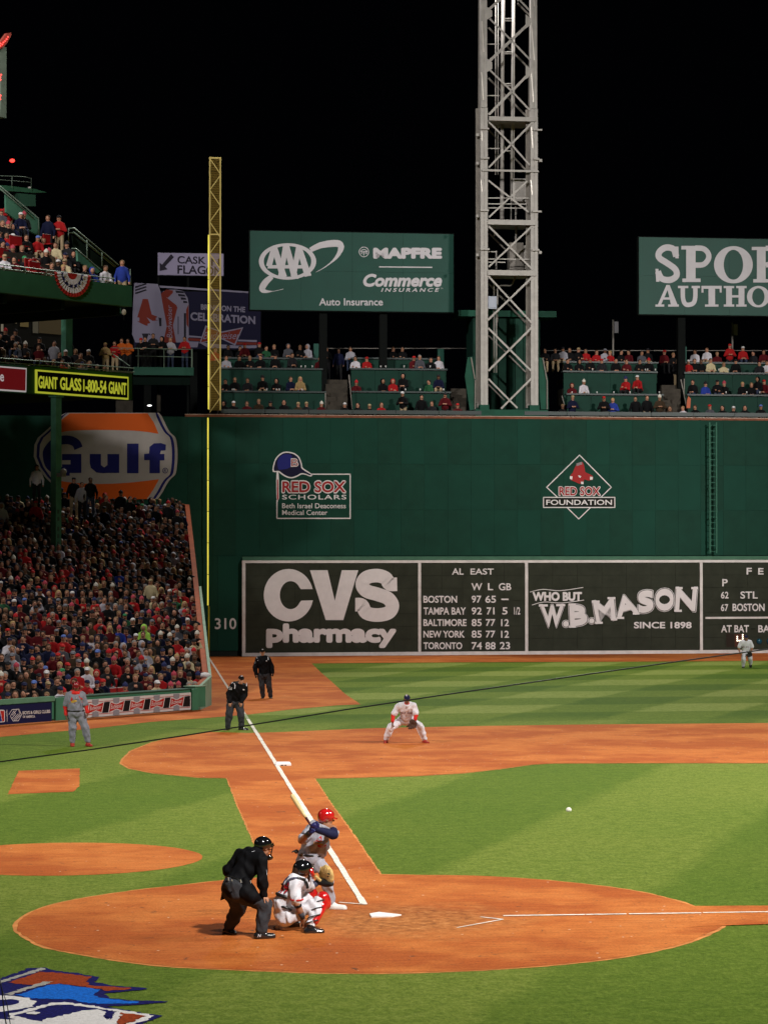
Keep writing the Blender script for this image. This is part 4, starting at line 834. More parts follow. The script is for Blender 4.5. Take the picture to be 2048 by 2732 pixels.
# paper cups along the terrace counters
CUPM = mat('paper_cup', (.6, .58, .58), .6)
for z, kp, yt, xs_, pl_ in ((zA, 1, 1080, (135, 145, 340, 398, 415, 550, 1168, 1255, 1395), 'lower counter left of the tower'), (zA, 2, 942, (545, 570, 612, 1020, 1050, 1160, 1315), 'upper counter left of the tower'), (zS, 1, 1150, (320, 375, 415, 490, 605, 715, 915, 1370, 1510, 1600), 'lower counter right of the tower'), (zS, 2, 995, (460, 820, 835, 888, 1320, 1385, 1640), 'upper counter right of the tower')):
    P = TP[kp]
    for x in xs_:
        a = P.sz(*z(x, yt), 0, 1); b = MB(); b.tube([P.pt(a[0], a[1]+.002, .0), P.pt(a[0], a[1]+.1, .0)], [.03, .04], 8); tag(b.build('paper_cup', CUPM, None, True), 'small white paper cup on the terraces, %s' % pl_, 'cup', 'paper cups on the terrace counters')
# ------------------------------------------------------------------ field level seats on the left
PAD = mat('pad_green', (.045, .17, .10), .5, noise=.1, nscale=2, spec=.35); PADD = mat('pad_joint', (.01, .03, .02), .7); CAPG = mat('cap_pale_green', (.2, .3, .22), .6, noise=.2, nscale=3)
BRICKR = mat('painted_orange', (.28, .062, .02), .7, noise=.2, nscale=2)
f0 = G(-20, 1571); f1 = G(410, 1537)
FW = plane2(f0, f1); FU = FW.u; FN = FW.n
fe = FW.sz(449, 1521)[0]; fl0 = -13.0
fence = empty('padded_fence', FW.pt(2, 0, 0), 'low green padded fence in front of the field seats', 'fence')
Ht = .80
def fs(ox, oy, off=0, k=K): return FW.sz(ox, oy, off, k)
zq = Z(0, 1750, 400/1658); zr = Z(440, 1640, 160/1264)
x = fl0
sd0 = fs(*zq(600, 600), 0, 1)[0]; sd1 = fs(*zq(745, 600), 0, 1)[0]
while x < sd0-1.2: MB().pbox(FW, x+.008, .1, x+1.22, Ht-.14, -.12, 0).build('pad', PAD, fence); x += 1.23
MB().pbox(FW, x, .1, sd0-.01, Ht-.14, -.12, 0).build('pad', PAD, fence)
MB().pbox(FW, fl0, Ht-.13, sd0, Ht+.02, -.16, .05).build('rail_cap', mat('cap_mid_green', (.10, .22, .14), .55, noise=.15, nscale=2), fence)
MB().pbox(FW, sd0+.012, .05, sd1, Ht-.04, -.14, .07).build('pad', PAD, fence)
bx1 = fs(*zr(545, 1900), 0, 1)[0]; px1 = fs(*zr(690, 1900), 0, 1)[0]
MB().pbox(FW, sd1+.012, .05, bx1, Ht-.06, -.16, -.02).build('pad', PAD, fence)
MB().pbox(FW, bx1+.01, .04, px1-.01, Ht-.05, -.14, .05).build('pad', PAD, fence)
MB().pbox(FW, px1, .12, fe, Ht+.0, -.55, -.10).build('pad', PAD, fence); MB().pbox(FW, px1-.03, Ht+.003, fe+.03, Ht+.03, -.6, -.07).build('rail_cap', CAPG, fence)
MB().pbox(FW, sd1, Ht-.055, bx1, Ht-.03, -.5, .03).build('rail_cap', mat('cap_dark', (.03, .08, .06), .5), fence)
# advertising banners fixed to the fence
def banner(label, s0, s1, z0, z1, off, fieldm):
    e = empty('banner', FW.pt((s0+s1)/2, z0, off), label, 'banner'); MB().pbox(FW, s0, z0, s1, z1, off-.03, off).build('panel', fieldm, e); return e
NV = mat('banner_navy', (.008, .01, .05), .5); BW = mat('banner_white', (.6, .56, .56), .5); BR = mat('banner_red', (.42, .02, .015), .5); BK = mat('banner_black', (.01, .008, .01), .5)
a = fs(*zq(-400, 760), .04, 1); c = fs(*zq(578, 530), .04, 1)
e = banner('navy banner with a white hands emblem and children club lettering, on the fence', fl0+1, c[0], .05, Ht-.16, .035, NV)
b = MB(); O = .045
q = lambda pts, mi, off=O: area(b, FW, zp(zq, pts), off, mi, 1)
q([(-60, 590), (52, 598), (58, 610), (58, 722), (50, 732), (-60, 740)], 0); q([(8, 606), (50, 608), (50, 724), (30, 724)], 1, O+.003); q([(-60, 600), (0, 602), (20, 690), (25, 724), (-60, 730)], 2, O+.003); q([(76, 596), (82, 596), (86, 724), (80, 724)], 0)
for pl in ([(102, 648), (135, 594), (212, 588), (242, 650)], [(242, 650), (208, 715), (148, 720), (118, 668)], [(118, 668), (135, 640), (160, 604)], [(135, 690), (175, 640), (155, 612)], [(160, 712), (225, 640), (208, 600)], [(150, 700), (205, 640)], [(175, 715), (232, 652)], [(185, 600), (140, 655)]):
    stroke(b, FW, zp(zq, pl), .02, O, 0, 1)
for t, qd in (('BOYS & GIRLS CLUBS', ((250, 612), (556, 594), (558, 630), (252, 648))), ('OF AMERICA', ((252, 660), (388, 655), (388, 682), (252, 688)))): quadletter(b, t, *qd, O, .03, 0, zq, FW)
b.build('lettering', [BW, BR, mat('banner_blue', (.02, .03, .2), .5)], e)
q0 = fs(*zq(975, 500), .0, 1); q1 = fs(*zr(540, 1650), 0, 1); q2 = fs(*zr(540, 2010), 0, 1)
e = banner('white edged beer banner repeating a red bow tie on black, right part of the fence', sd1+.02, bx1-.03, q2[1]+.02, q1[1]+.02, .035, BW)
b = MB(); L0, L1, h0, h1 = sd1+.02, bx1-.03, q2[1]+.02, q1[1]+.02; hh = h1-h0
def rect(s0, s1, a, c, mi, off): b.add([FW.pt(s0, h0+hh*a, off), FW.pt(s1, h0+hh*a, off), FW.pt(s1, h0+hh*c, off), FW.pt(s0, h0+hh*c, off)], [(0, 1, 2, 3)], mi)
rect(L0, L1-.04, .14, .17, 1, O); rect(L0, L1-.04, .83, .86, 1, O)
cs = [fs(*zr(225, 1830), 0, 1)[0]-1.005*i for i in range(5)]
for i, cx in enumerate(cs):
    P_ = lambda pts, mi, off: b.add([FW.pt(cx+x_, h0+hh*y_, off) for x_, y_ in pts], [tuple(range(len(pts)))], mi)
    rect(max(L0, cx+.27), min(L1-.05, cx+.74), .2, .8, 2, O+.002)
    P_([(-.16, .02), (.16, .02), (.13, .35), (-.13, .35)], 3, O+.004); P_([(-.16, .98), (-.13, .65), (.13, .65), (.16, .98)], 3, O+.004)
    P_([(-.40, .16), (0, .34), (.31, .20), (.42, .86), (0, .66), (-.31, .80)], 0, O+.008); P_([(-.36, .21), (0, .38), (.28, .25), (.38, .80), (0, .62), (-.28, .75)], 1, O+.010)
    v, f = glyphs('Budweiser', 0, .3); b.add([FW.pt(cx-.28+t*.56, h0+hh*(.38+.05*t+h*.26), O+.014) for t, h in v], f, 0)
b.build('lettering', [BW, BR, BK, mat('banner_grey', (.33, .3, .3), .5)], e)
# ---- the stand itself: one concrete step per row
NR = 29; ROWP = .80; RISE = .245; Z0 = -.30
def row_off(i): return -(1.15+ROWP*i)
def row_z(i): return Z0+RISE*i
def end_at(i):    # right end of row i: the orange wall
    t = i/(NR-1); ox = 441-(441-399)*t**.8; P = Plane(FW.pt(0, 0, row_off(i)), FW.u); return P.sz(ox, 1300)[0]
SEATC = mat('stand_concrete', (.11, .10, .10), .8, noise=.25, nscale=2)
st = empty('field_stand', FW.pt(-2, 0, -10), 'sloping field level stand packed with spectators behind the padded fence', 'stand')
for i in range(NR):
    MB().pbox(FW, fl0, -1.0, end_at(i)-.05, row_z(i), row_off(i)-ROWP/2+.001, row_off(i)+ROWP/2).build('step', SEATC, st)
# end wall: orange inside, pale cap
ew = empty('stand_end_wall', FW.pt(fe, 0, -5), 'orange painted end wall of the field stand with a pale green cap', 'wall')
prev = None
sec = [(-.6, fe-.12, Ht-.05)]+[(row_off(i), end_at(i)+.02, row_z(i)+1.02) for i in range(1, NR, 3)]+[(row_off(NR-1)-.6, end_at(NR-1), row_z(NR-1)+1.1)]
for (o0, e0, z0_), (o1, e1, z1_) in zip(sec[:-1], sec[1:]):
    A = FW.pt(e0, 0, o0); B = FW.pt(e1, 0, o1-.0); d = (B-A).normalized(); n = Vector((d.y, -d.x, 0)); n = n if n.dot(FU) > 0 else -n
    up = Vector((0, 0, 1)); g_ = .01
    A2 = A+d*g_
    MB().hexa([A2, A2+n*.2, B+n*.2, B, A2+up*z0_, A2+n*.2+up*z0_, B+n*.2+up*z1_, B+up*z1_]).build('wall_section', BRICKR, ew)
    if z0_ > 3.6: continue
    MB().hexa([A2+n*.201, A2+n*.30, B+n*.30, B+n*.201, A2+n*.201+up*(z0_+.04), A2+n*.30+up*(z0_+.04), B+n*.30+up*(z1_+.04), B+n*.201+up*(z1_+.04)]).build('wall_section', CAPG, ew)
bg_ = MB(); p = FW.pt(fe-.12, .9, -2.2)
tag(MB().ball(FW.pt(end_at(1)+.12, row_z(1)+1.08, row_off(1)), .16, 10, sc=(1.3, 1, .75)).build('jacket', mat('white_cloth', (.62, .6, .62), .8), None, True), 'crumpled white jacket lying on the end wall of the field stand', 'jacket')
# column through the stand
zcol = Z(0, 850, 620/1658)
P = Plane(FW.pt(0, 0, row_off(19)), FW.u); a = P.sz(*zcol(400, 1490), 0, 1); c = P.sz(*zcol(441, 545), 0, 1)
col = empty('column', P.pt((a[0]+c[0])/2, 0, 0), 'green steel column standing among the field seats and carrying the deck', 'column')
CG = mat('column_paint', (.07, .2, .135), .5, noise=.2, nscale=3)
ct = P.sz(127, 858)[1]; MB().pbox(P, a[0], 0, c[0], ct, -.28, 0).build('shaft', CG, col); MB().pbox(P, a[0]-.07, ct+.001, c[0]+.07, ct+.06, -.35, .07).build('cap_plate', CG, col)
MB().pbox(P, a[0]+.05, 8.4, c[0]-.05, 8.55, .002, .3).build('lamp_bracket', GALVD, col); MB().ball(P.pt(a[0]+.12, 8.6, .3), .14, 8).build('loudspeaker', GALVD, col, True)
for i, z_ in enumerate((5.6, 5.9, 6.2, 6.6, 6.9)): MB().pbox(P, a[0]+.1, z_, a[0]+.2, z_+.16, .001, .01).build('stencil_mark', mat('stencil_grey', (.06, .09, .07), .7), col)
# dark rear wall under the deck
MB_ = MB
# ------------------------------------------------------------------ decks on the left
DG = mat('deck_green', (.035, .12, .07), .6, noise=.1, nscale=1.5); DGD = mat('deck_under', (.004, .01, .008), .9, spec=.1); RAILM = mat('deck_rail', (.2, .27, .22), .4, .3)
m0 = AT(0, 800, 108); m1 = AT(286, 820, 114)
MP = plane2(m0, m1); u0 = AT(0, 600, 99); u1_ = AT(285, 630, 105); UPn = plane2(u0, u1_)
msz = lambda x, y, off=0, k=K: MP.sz(x, y, off, k)
mr = msz(286, 830)[0]; mz1 = msz(0, 785)[1]; mz0 = msz(0, 846)[1]; ml = -9.0
md = empty('middle_deck', MP.pt(0, mz0, 0), 'dark middle deck with a green front beam carrying two advertising boards', 'deck')
b = MB().pbox(MP, ml, mz0, mr, mz1, -.3, 0).build('front_beam', DG, md)
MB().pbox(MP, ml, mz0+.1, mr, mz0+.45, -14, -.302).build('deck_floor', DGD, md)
for i in range(9): MB().pbox(MP, ml, mz0+.455, mr+.6-.25*i, mz1-.35+.33*i, -1.2-.85*(i+1), -1.2-.85*i-.002).build('step', CONC, md)
for o_, z_ in ((.02, mz1+.06), (.02, mz1+.22)): MB().tube([MP.pt(ml, z_, o_), MP.pt(mr+.1, z_, o_)], .022, 6).build('rail', RAILM, md, True)
for x in np.arange(ml, mr, 1.4): MB().tube([MP.pt(x, mz1, .02), MP.pt(x, mz1+.24, .02)], .018, 6).build('rail_post', RAILM, md)
zM = Z(0, 850, 600/1658)
MB().tube([MP.pt(*MP.sz(*zM(830, 260), -.3, 1), -.3), MP.pt(*MP.sz(*zM(957, 350), -.3, 1), -.3), MP.pt(mr, mz1, -.3)], .025, 6).build('stair_rail', RAILM, md, True)
# boards on the beam
e = empty('advertising_board', MP.pt(2, mz0, .1), 'navy board edged in yellow with a glass company telephone number, on the deck front', 'board')
def onmp(name, label, q, fm, border): 
    e = empty(name, MP.pt(0, 0, 0), label, 'board'); return e
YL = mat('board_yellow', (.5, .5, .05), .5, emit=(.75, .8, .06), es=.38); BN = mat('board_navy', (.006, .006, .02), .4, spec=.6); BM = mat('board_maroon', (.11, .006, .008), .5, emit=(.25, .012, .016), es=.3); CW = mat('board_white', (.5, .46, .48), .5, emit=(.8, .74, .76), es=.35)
A = MP.sz(*zM(270, 375), .1, 1); B = MP.sz(*zM(950, 430), .1, 1); C_ = MP.sz(*zM(950, 598), .1, 1); D_ = MP.sz(*zM(270, 548), .1, 1)
def slab(P, pts, o0, o1, m, nm, par): MB().poly([P.pt(x, y, o0) for x, y in pts], o1-o0, P.n).build(nm, m, par)
slab(MP, [D_, C_, B, A], .01, .09, YL, 'frame', e); k_ = .075; slab(MP, [(D_[0]+k_, D_[1]+k_), (C_[0]-k_, C_[1]+k_), (B[0]-k_, B[1]-k_), (A[0]+k_, A[1]-k_)], .091, .105, BN, 'panel', e)
b = MB()
for t, qd in (('GIANT', ((285, 420), (425, 432), (425, 522), (285, 512))), ('GLASS', ((445, 430), (600, 443), (600, 536), (445, 524))), ('1-800-54', ((616, 447), (785, 460), (785, 552), (616, 540))), ('GIANT', ((803, 462), (933, 474), (933, 565), (803, 552)))): quadletter(b, t, *qd, .115, .03, 0, zM, MP)
b.build('lettering', YL, e)
e = empty('advertising_board', MP.pt(-2, mz0, .1), 'maroon board with a white border, cut by the left edge of the picture', 'board')
A = MP.sz(*zM(-600, 300), .1, 1); B = MP.sz(*zM(200, 365), .1, 1); C_ = MP.sz(*zM(197, 543), .1, 1); D_ = MP.sz(*zM(-600, 490), .1, 1)
slab(MP, [D_, C_, B, A], .01, .09, CW, 'frame', e); k_ = .06; slab(MP, [(D_[0]+k_, D_[1]+k_), (C_[0]-k_, C_[1]+k_), (B[0]-k_, B[1]-k_), (A[0]+k_, A[1]-k_)], .091, .105, BM, 'panel', e)
b = MB(); quadletter(b, 'e', (3, 410), (30, 412), (30, 464), (3, 462), .115, .02, 0, zM, MP); b.build('lettering', CW, e)
# corner walkway to the right of the deck
cwk = empty('corner_walkway', MP.pt(mr+2, mz0, -3), 'dim green walkway with thin railings between the deck and the foul pole', 'walkway')
CP = Plane(W.pt(0, 0, -1.5), W.u); cz = lambda x, y: CP.sz(*zM(x, y), 0, 1)
a = cz(985, 415); c = cz(1415, 360); MB().pbox(CP, a[0], a[1], c[0]+.1, c[1], -.3, 0).build('beam', mat('walk_green', (.02, .085, .06), .6), cwk)
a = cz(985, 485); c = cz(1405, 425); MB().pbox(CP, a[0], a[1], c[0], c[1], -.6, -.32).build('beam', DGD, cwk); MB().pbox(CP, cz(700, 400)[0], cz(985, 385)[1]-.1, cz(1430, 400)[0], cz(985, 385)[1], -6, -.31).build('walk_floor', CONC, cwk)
for p, q_ in (((820, 215), (1420, 228)), ((1000, 275), (1420, 285))): MB().tube([CP.pt(*cz(*p)), CP.pt(*cz(*q_))], .022, 6).build('rail', RAILM, cwk, True)
for x in (1020, 1210, 1416): MB().tube([CP.pt(*cz(x, 222)), CP.pt(*cz(x, 360))], .04 if x == 1416 else .02, 6).build('rail_post', RAILM, cwk)
for x0, x1, y0, y1 in ((860, 985, 600, 745), (1165, 1190, 560, 680)):
    a = cz(x0, y1); c = cz(x1, y0); MB().pbox(CP, a[0], a[1], c[0], c[1], -1.2, -.6).build('pier', CONC, cwk)
a = cz(1103, 641); tag(MB().ball(CP.pt(a[0], a[1], 0), .08, 8, sc=(1.6, 1, .6)).build('wall_lamp', mat('lamp_white', (1, 1, 1), emit=(1, 1, 1), es=1.5), None, True), 'small lit white lamp above the orange oil company sign', 'lamp')
# interior of the middle deck: dim back wall with warm lit windows
BP = Plane(MP.pt(0, 0, -11.5), MP.u); zU = Z(0, 480, 360/1658)
itr = empty('club_wall', BP.pt(0, 12, 0), 'dim club wall behind the middle deck with a few warm lit windows', 'building')
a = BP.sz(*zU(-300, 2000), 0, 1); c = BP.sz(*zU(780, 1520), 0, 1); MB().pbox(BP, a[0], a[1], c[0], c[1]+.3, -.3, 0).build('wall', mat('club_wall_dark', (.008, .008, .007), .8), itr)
for i, (x0, x1, y0, y1, col_, es) in enumerate(((55, 200, 1600, 1720, (.8, .3, .05), .07), (250, 350, 1640, 1800, (.7, .5, .15), .06), (405, 470, 1610, 1880, (.5, .5, .4), .045), (480, 750, 1640, 1880, (.5, .35, .15), .014), (15, 40, 1720, 1860, (.9, .8, .6), .12), (180, 205, 1730, 1760, (1, .8, .5), .2))):
    a = BP.sz(*zU(x0, y1), 0, 1); c = BP.sz(*zU(x1, y0), 0, 1); MB().pbox(BP, a[0], a[1], c[0], c[1], .002, .03).build('window', mat('warm_window_%d' % i, (.1, .08, .05), .4, emit=col_, es=es), itr)
# upper deck
usz = lambda x, y, off=0, k=K: UPn.sz(x, y, off, k)
uz1 = usz(0, 583)[1]; uz0 = usz(0, 631)[1]; ur = usz(285.5, 630)[0]; ul = -9
ud = empty('upper_deck', UPn.pt(0, uz0, 0), 'upper deck with a plain green front beam above the dark middle deck', 'deck')
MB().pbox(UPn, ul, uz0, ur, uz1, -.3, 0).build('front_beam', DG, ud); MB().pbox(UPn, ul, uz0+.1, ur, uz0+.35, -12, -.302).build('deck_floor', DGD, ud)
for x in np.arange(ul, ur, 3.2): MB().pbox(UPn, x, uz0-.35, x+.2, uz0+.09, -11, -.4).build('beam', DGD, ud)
UR = []
for i in range(9):
    zt_ = uz1-.15+.46*i; rr = usz(285-30*i, 600)[0] if i else ur-.05
    off = -.9-.85*i; UR.append((zt_, off, rr)); MB().pbox(UPn, ul, uz0+.355, rr, zt_, off-.85/2+.001, off+.85/2).build('step', CONC, ud)
for o_, z_ in ((.03, uz1+.22), (.03, uz1+.07)): MB().tube([UPn.pt(ul, z_, o_), UPn.pt(usz(*zU(1405, 1215), 0, 1)[0], z_-.02, o_)], .024, 6).build('rail', RAILM, ud, True)
for x in np.arange(ul, ur-.5, 1.15): MB().tube([UPn.pt(x, uz1-.02, .03), UPn.pt(x, uz1+.22, .03)], .018, 6).build('rail_post', RAILM, ud)
def upl(o): return Plane(UPn.pt(0, 0, -o), UPn.u)
PWG = mat('parapet_green', (.07, .19, .13), .6, noise=.12, nscale=2)
for o_, pl in ((6.9, [(55, 185), (470, 500), (470, 690), (400, 660), (60, 400)]), (2.2, [(930, 870), (1235, 1105), (1180, 1150), (940, 1000)])):
    P = upl(o_); MB().poly([P.pt(*P.sz(*zU(*q), 0, 1)) for q in pl], .1, P.n).build('side_parapet', PWG, ud)
def rail(par, o_, pts, r=.026, nm='stair_rail'):
    P = upl(o_); MB().tube([P.pt(*P.sz(*zU(*q), 0, 1)) for q in pts], r, 6).build(nm, RAILM, par, True)
rail(ud, 6.7, [(-200, -70), (0, 75), (475, 470), (478, 680)]); rail(ud, 6.7, [(-100, 20), (200, 275), (415, 470)]); rail(ud, 5.2, [(845, 595), (912, 592), (1455, 1045)], .03); rail(ud, 5.2, [(845, 650), (905, 648), (1410, 1068)])
rail(ud, 5.2, [(905, 632), (1430, 1062)], .018)
rail(ud, 5.2, [(845, 595), (845, 780)]); rail(ud, 5.2, [(1070, 735), (1072, 970)]); rail(ud, 5.2, [(1254, 890), (1256, 1060)]); rail(ud, 2.0, [(885, 842), (935, 845), (1225, 1095)]); rail(ud, 1.4, [(1600, 1095), (1612, 1290)])
P = upl(5.4); MB().poly([P.pt(*P.sz(*zU(*q), 0, 1)) for q in [(880, 680), (1420, 1110), (1420, 1260), (900, 900)]], .06, P.n).build('stair_side', mat('stair_side_dark', (.006, .014, .01), .8), ud)
# control box and mast at the very top left
P = upl(9.0); cb = empty('camera_platform', P.pt(1, 20, 0), 'small dim green platform above the upper deck at the left edge', 'platform')
for pl, m_ in (([(-300, 60), (20, 75), (380, 120), (520, 160), (380, 165), (-300, 120)], DG), ([(160, 170), (380, 190), (380, 330), (250, 330)], mat('box_dim_green', (.03, .09, .06), .7))):
    MB().poly([P.pt(*P.sz(*zU(*q), 0, 1)) for q in pl], .3, P.n).build('platform_plate', m_, cb)
for pts in ([(385, 120), (388, -20), (300, -40), (-200, -60)], [(150, 100), (150, -50)], [(-200, -20), (388, 30)]): rail(cb, 8.6, pts, .012, 'rail')
P = upl(8.8); a = P.sz(*zU(365, 100), 0, 1); MB().ball(P.pt(a[0], a[1], 0), .07, 8).build('small_lamp', GALV, cb, True)
# red lamp far back
P = upl(16); a = P.sz(27, 347, 0); tag(MB().ball(P.pt(a[0], a[1]), .09, 8, sc=(1.4, 1, 1)).build('beacon', mat('beacon_red', (1, .05, .03), emit=(1, .04, .03), es=3), None, True), 'small glowing red beacon in the dark above the upper deck', 'beacon')
# column between decks
P = Plane(MP.pt(0, 0, -2.5), MP.u); a = P.sz(*zU(812, 2150), 0, 1); c = P.sz(*zU(895, 1455), 0, 1)
cl = empty('column', P.pt(a[0], a[1]), 'short green column between the middle deck and the upper deck', 'column'); MB().pbox(P, a[0], mz1, c[0], c[1], -.3, 0).build('shaft', CG, cl)
MB().pbox(P, a[0]-.08, mz1-.1, c[0]+.08, mz1-.002, -.38, .08).build('cap_plate', CG, cl)
# dim hotel sign letters far behind
P = Plane(W.pt(0, 0, -30), W.u); b = MB(); quadletter(b, 'HOTEL', (1200, 1560), (1520, 1575), (1520, 1640), (1200, 1630), 0, .0, 0, zU, P)
e = empty('hotel_sign', P.pt(*P.sz(*zU(1350, 1600), 0, 1)), 'very dim green hotel lettering in the dark below the upper deck', 'sign'); b.build('lettering', mat('dim_letters', (.02, .06, .03), .6, emit=(.05, .2, .1), es=.06), e)
MB().pbox(P, P.sz(*zU(1190, 1650), 0, 1)[0], P.sz(*zU(1190, 1650), 0, 1)[1], P.sz(*zU(1540, 1650), 0, 1)[0], P.sz(*zU(1190, 1545), 0, 1)[1], -.3, -.02).build('backing', STEEL, e)
P = upl(4.5)
for x, y, s_, lb in ((1010, 1545, .09, 'small dim grey lamp left of the hotel lettering'), (1525, 1625, .1, 'small pale lamp shade under the end of the upper deck')):
    a = P.sz(*zU(x, y), 0, 1); e = empty('hanging_lamp', P.pt(*a), lb, 'lamp'); MB().ball(P.pt(*a), s_, 8, sc=(1, 1, 1.3)).build('lamp_shade', mat('shade_cream', (.4, .35, .28), .6, emit=(1, .85, .6), es=.04), e, True)
    MB().tube([P.pt(a[0], a[1]+s_), P.pt(a[0], uz0)], .015, 6).build('cord', STEEL, e)
# bunting: half-round pleated fan in red, white and blue
bt = empty('bunting', UPn.pt(*usz(*zU(880, 1140), .1, 1), .1), 'red white and blue pleated half round bunting on the upper deck front', 'bunting')
p0 = usz(*zU(665, 1125), .1, 1); p1 = usz(*zU(1112, 1172), .1, 1); cx = (p0[0]+p1[0])/2; cy = (p0[1]+p1[1])/2; rx = (p1[0]-p0[0])/2; ry = cy-usz(*zU(900, 1440), .1, 1)[1]; sl = (p1[1]-p0[1])/(p1[0]-p0[0])
def fan(r0, r1, m, nm, nn=36):
    b = MB()
    for j in (r0, r1):
        for i in range(nn+1):
            t = math.pi*i/nn; a_ = cx-rx*j*math.cos(t); z_ = cy-ry*j*math.sin(t)+sl*(a_-cx)*(1-.3*math.sin(t)); b.v.append(tuple(UPn.pt(a_, z_, .1+.05*j*(i % 2)+.004*(1-j))))
    b.f = [(i, i+1, nn+2+i, nn+1+i) for i in range(nn)]; b.mi = [0]*nn; b.build(nm, m, bt)
CR = mat('bunting_red', (.35, .02, .015), .8); CWH = mat('bunting_white', (.6, .57, .62), .8); CBL = mat('bunting_blue', (.012, .012, .07), .8)
fan(.0, .26, CR, 'red_centre'); fan(.262, .48, CWH, 'white_band'); fan(.482, .62, CBL, 'blue_band'); fan(.622, .84, CWH, 'white_band'); fan(.842, 1.0, CR, 'red_band')
for i in range(7):
    t = math.pi*(i+.5)/7; a_ = cx-rx*.55*math.cos(t); z_ = cy-ry*.55*math.sin(t)+sl*(a_-cx); s5 = MB(); s5.poly([UPn.pt(a_+.07*math.sin(math.pi*2*k/10)*(1 if k % 2 == 0 else .45), z_+.07*math.cos(math.pi*2*k/10)*(1 if k % 2 == 0 else .45), .17) for k in range(10)], .008, UPn.n); s5.build('star', CWH, bt)
# lit red sign at the far left: a script tail in red bulbs on a grey green upright
zN = Z(0, 60, 60/510); P = Plane(UPn.pt(0, 0, 1.5), UPn.u); ns = empty('neon_sign', P.pt(*P.sz(5, 150)), 'end of a red bulb lettered sign on a grey green upright, upper left edge', 'sign')
a = P.sz(*zN(20, 2140), 0, 1); c = P.sz(*zN(155, 560), 0, 1); o = MB().pbox(P, a[0], a[1], c[0], c[1], -.5, 0).build('upright', mat('upright_grey', (.085, .11, .09), .6, noise=.15, nscale=3), ns)
a2 = P.sz(*zN(-400, 700), 0, 1); MB().pbox(P, a2[0], a2[1], a[0]-.002, a2[1]+.5, -.4, -.05).build('cross_beam', GALVD, ns); MB().pbox(P, a2[0], a[1], a[0]-.002, a[1]+.4, -.4, -.05).build('cross_beam', GALVD, ns)
RB = mat('red_bulb', (1, .05, .04), emit=(1, .035, .03), es=4.5); RH = mat('letter_housing', (.2, .04, .03), .6)
MB().poly([P.pt(*P.sz(*zN(*q), 0, 1)) for q in [(-60, 480), (110, 255), (210, 240), (215, 300), (120, 470), (20, 580), (-60, 620)]], .12, P.n).build('letter_housing', RH, ns)
for x, y in ((180, 330), (148, 380), (113, 422), (75, 455), (50, 498), (10, 480), (8, 530), (-25, 500), (-25, 560), (-60, 520), (25, 1185), (5, 1240), (-20, 1215), (8, 1300), (-25, 1340), (12, 1660), (-12, 1700), (5, 1740), (-30, 1680)):
    a = P.sz(*zN(x, y), .15, 1); MB().ball(P.pt(a[0], a[1], .17), .028, 8).build('bulb', RB, ns, True)
# black cable crossing in front of the seats behind home plate, a few metres out
CAB = mat('cable_black', (.012, .012, .014), .35, spec=.6)
pts = [(-700, 1737), (-90, 1657), (0, 1645.5), (200, 1618.5), (400, 1588.5), (600, 1556.5), (745, 1533), (950, 1502), (1240, 1460.5), (1450, 1430.5), (1658, 1402), (1760, 1387), (2600, 1268)]
tag(MB().tube([AT(x, y, 24) for x, y in pts], .0062, 8).build('cable', CAB, None, True), 'long taut black cable strung across the field of view', 'cable')
tag(MB().tube([AT(-1, 2107, 22), AT(5, 2140, 22), AT(9, 2180, 22), AT(16, 2225, 22)], .006, 6).add(*(lambda m: (m.v, m.f))(MB().tube([AT(6, 2140, 22), AT(16, 2170, 22), AT(25, 2225, 22)], .004, 6))).build('net_cord', CAB, None, True), 'short dark net cords hanging at the lower left corner', 'cord')
# baseball in flight
bl = G(1227.5, 1749, 1.25)
dd = Vector((.33, 13.5, 0))
bpos = AT(1227.5, 1749, 47.5); tag(MB().ball(bpos, .0365*1.25, 16, sc=(1.15, 1, 1)).build('baseball', mat('ball_white', (.8, .78, .72), .5), None, True), 'white baseball in flight above the infield grass', 'baseball')
# painted emblem on the turf, lower left: swallow-tailed pennants
PB = mat('turf_paint_blue', (.004, .12, .55), .95, noise=.35, nscale=24, bump=1); PN = mat('turf_paint_navy', (.006, .006, .09), .95, noise=.5, nscale=24, bump=1); PO = mat('turf_paint_orange', (.27, .04, .008), .95, noise=.35, nscale=24, bump=1); PW2 = mat('turf_paint_white', (.68, .66, .66), .95, noise=.15, nscale=24, bump=1); PGY = mat('turf_paint_silver', (.33, .32, .3), .95, noise=.3, nscale=24, bump=1)
zL_ = Z(0, 2560, 450/1658)
emb = empty('painted_emblem', G(*[v/K for v in zL_(500, 500)]), 'pennants painted on the turf in orange, blue, navy and white', 'emblem')
def gl(nm, pts, z, m): sheet(nm, [G(*[v/K for v in zL_(*p)]) for p in pts], z, m, amp=.026, step=.05, kind=None, parent=emb)
gl('navy_field', [(-300, 330), (0, 195), (280, 95), (430, 85), (500, 110), (760, 140), (990, 180), (930, 225), (1100, 262), (1440, 290), (1440, 302), (1180, 325), (1030, 340), (1080, 385), (1350, 412), (1640, 418), (1640, 428), (1400, 450), (1050, 470), (1300, 515), (1590, 560), (1500, 600), (1400, 640), (1200, 760), (-300, 760)], .010, PN)
gl('silver_edge', [(-300, 365), (0, 222), (420, 88), (435, 108), (20, 240), (-300, 380)], .014, PGY)
gl('orange_pennant', [(80, 236), (400, 130), (600, 140), (900, 180), (850, 225), (900, 268), (1280, 288), (1280, 303), (1060, 318), (960, 296), (600, 245), (300, 262)], .014, PO)
gl('silver_edge', [(60, 352), (430, 232), (530, 228), (400, 272), (90, 365)], .018, PGY)
gl('blue_pennant', [(160, 360), (470, 262), (560, 248), (1000, 305), (920, 360), (1000, 392), (1380, 425), (1360, 440), (960, 445), (780, 425), (740, 405), (300, 392)], .014, PB)
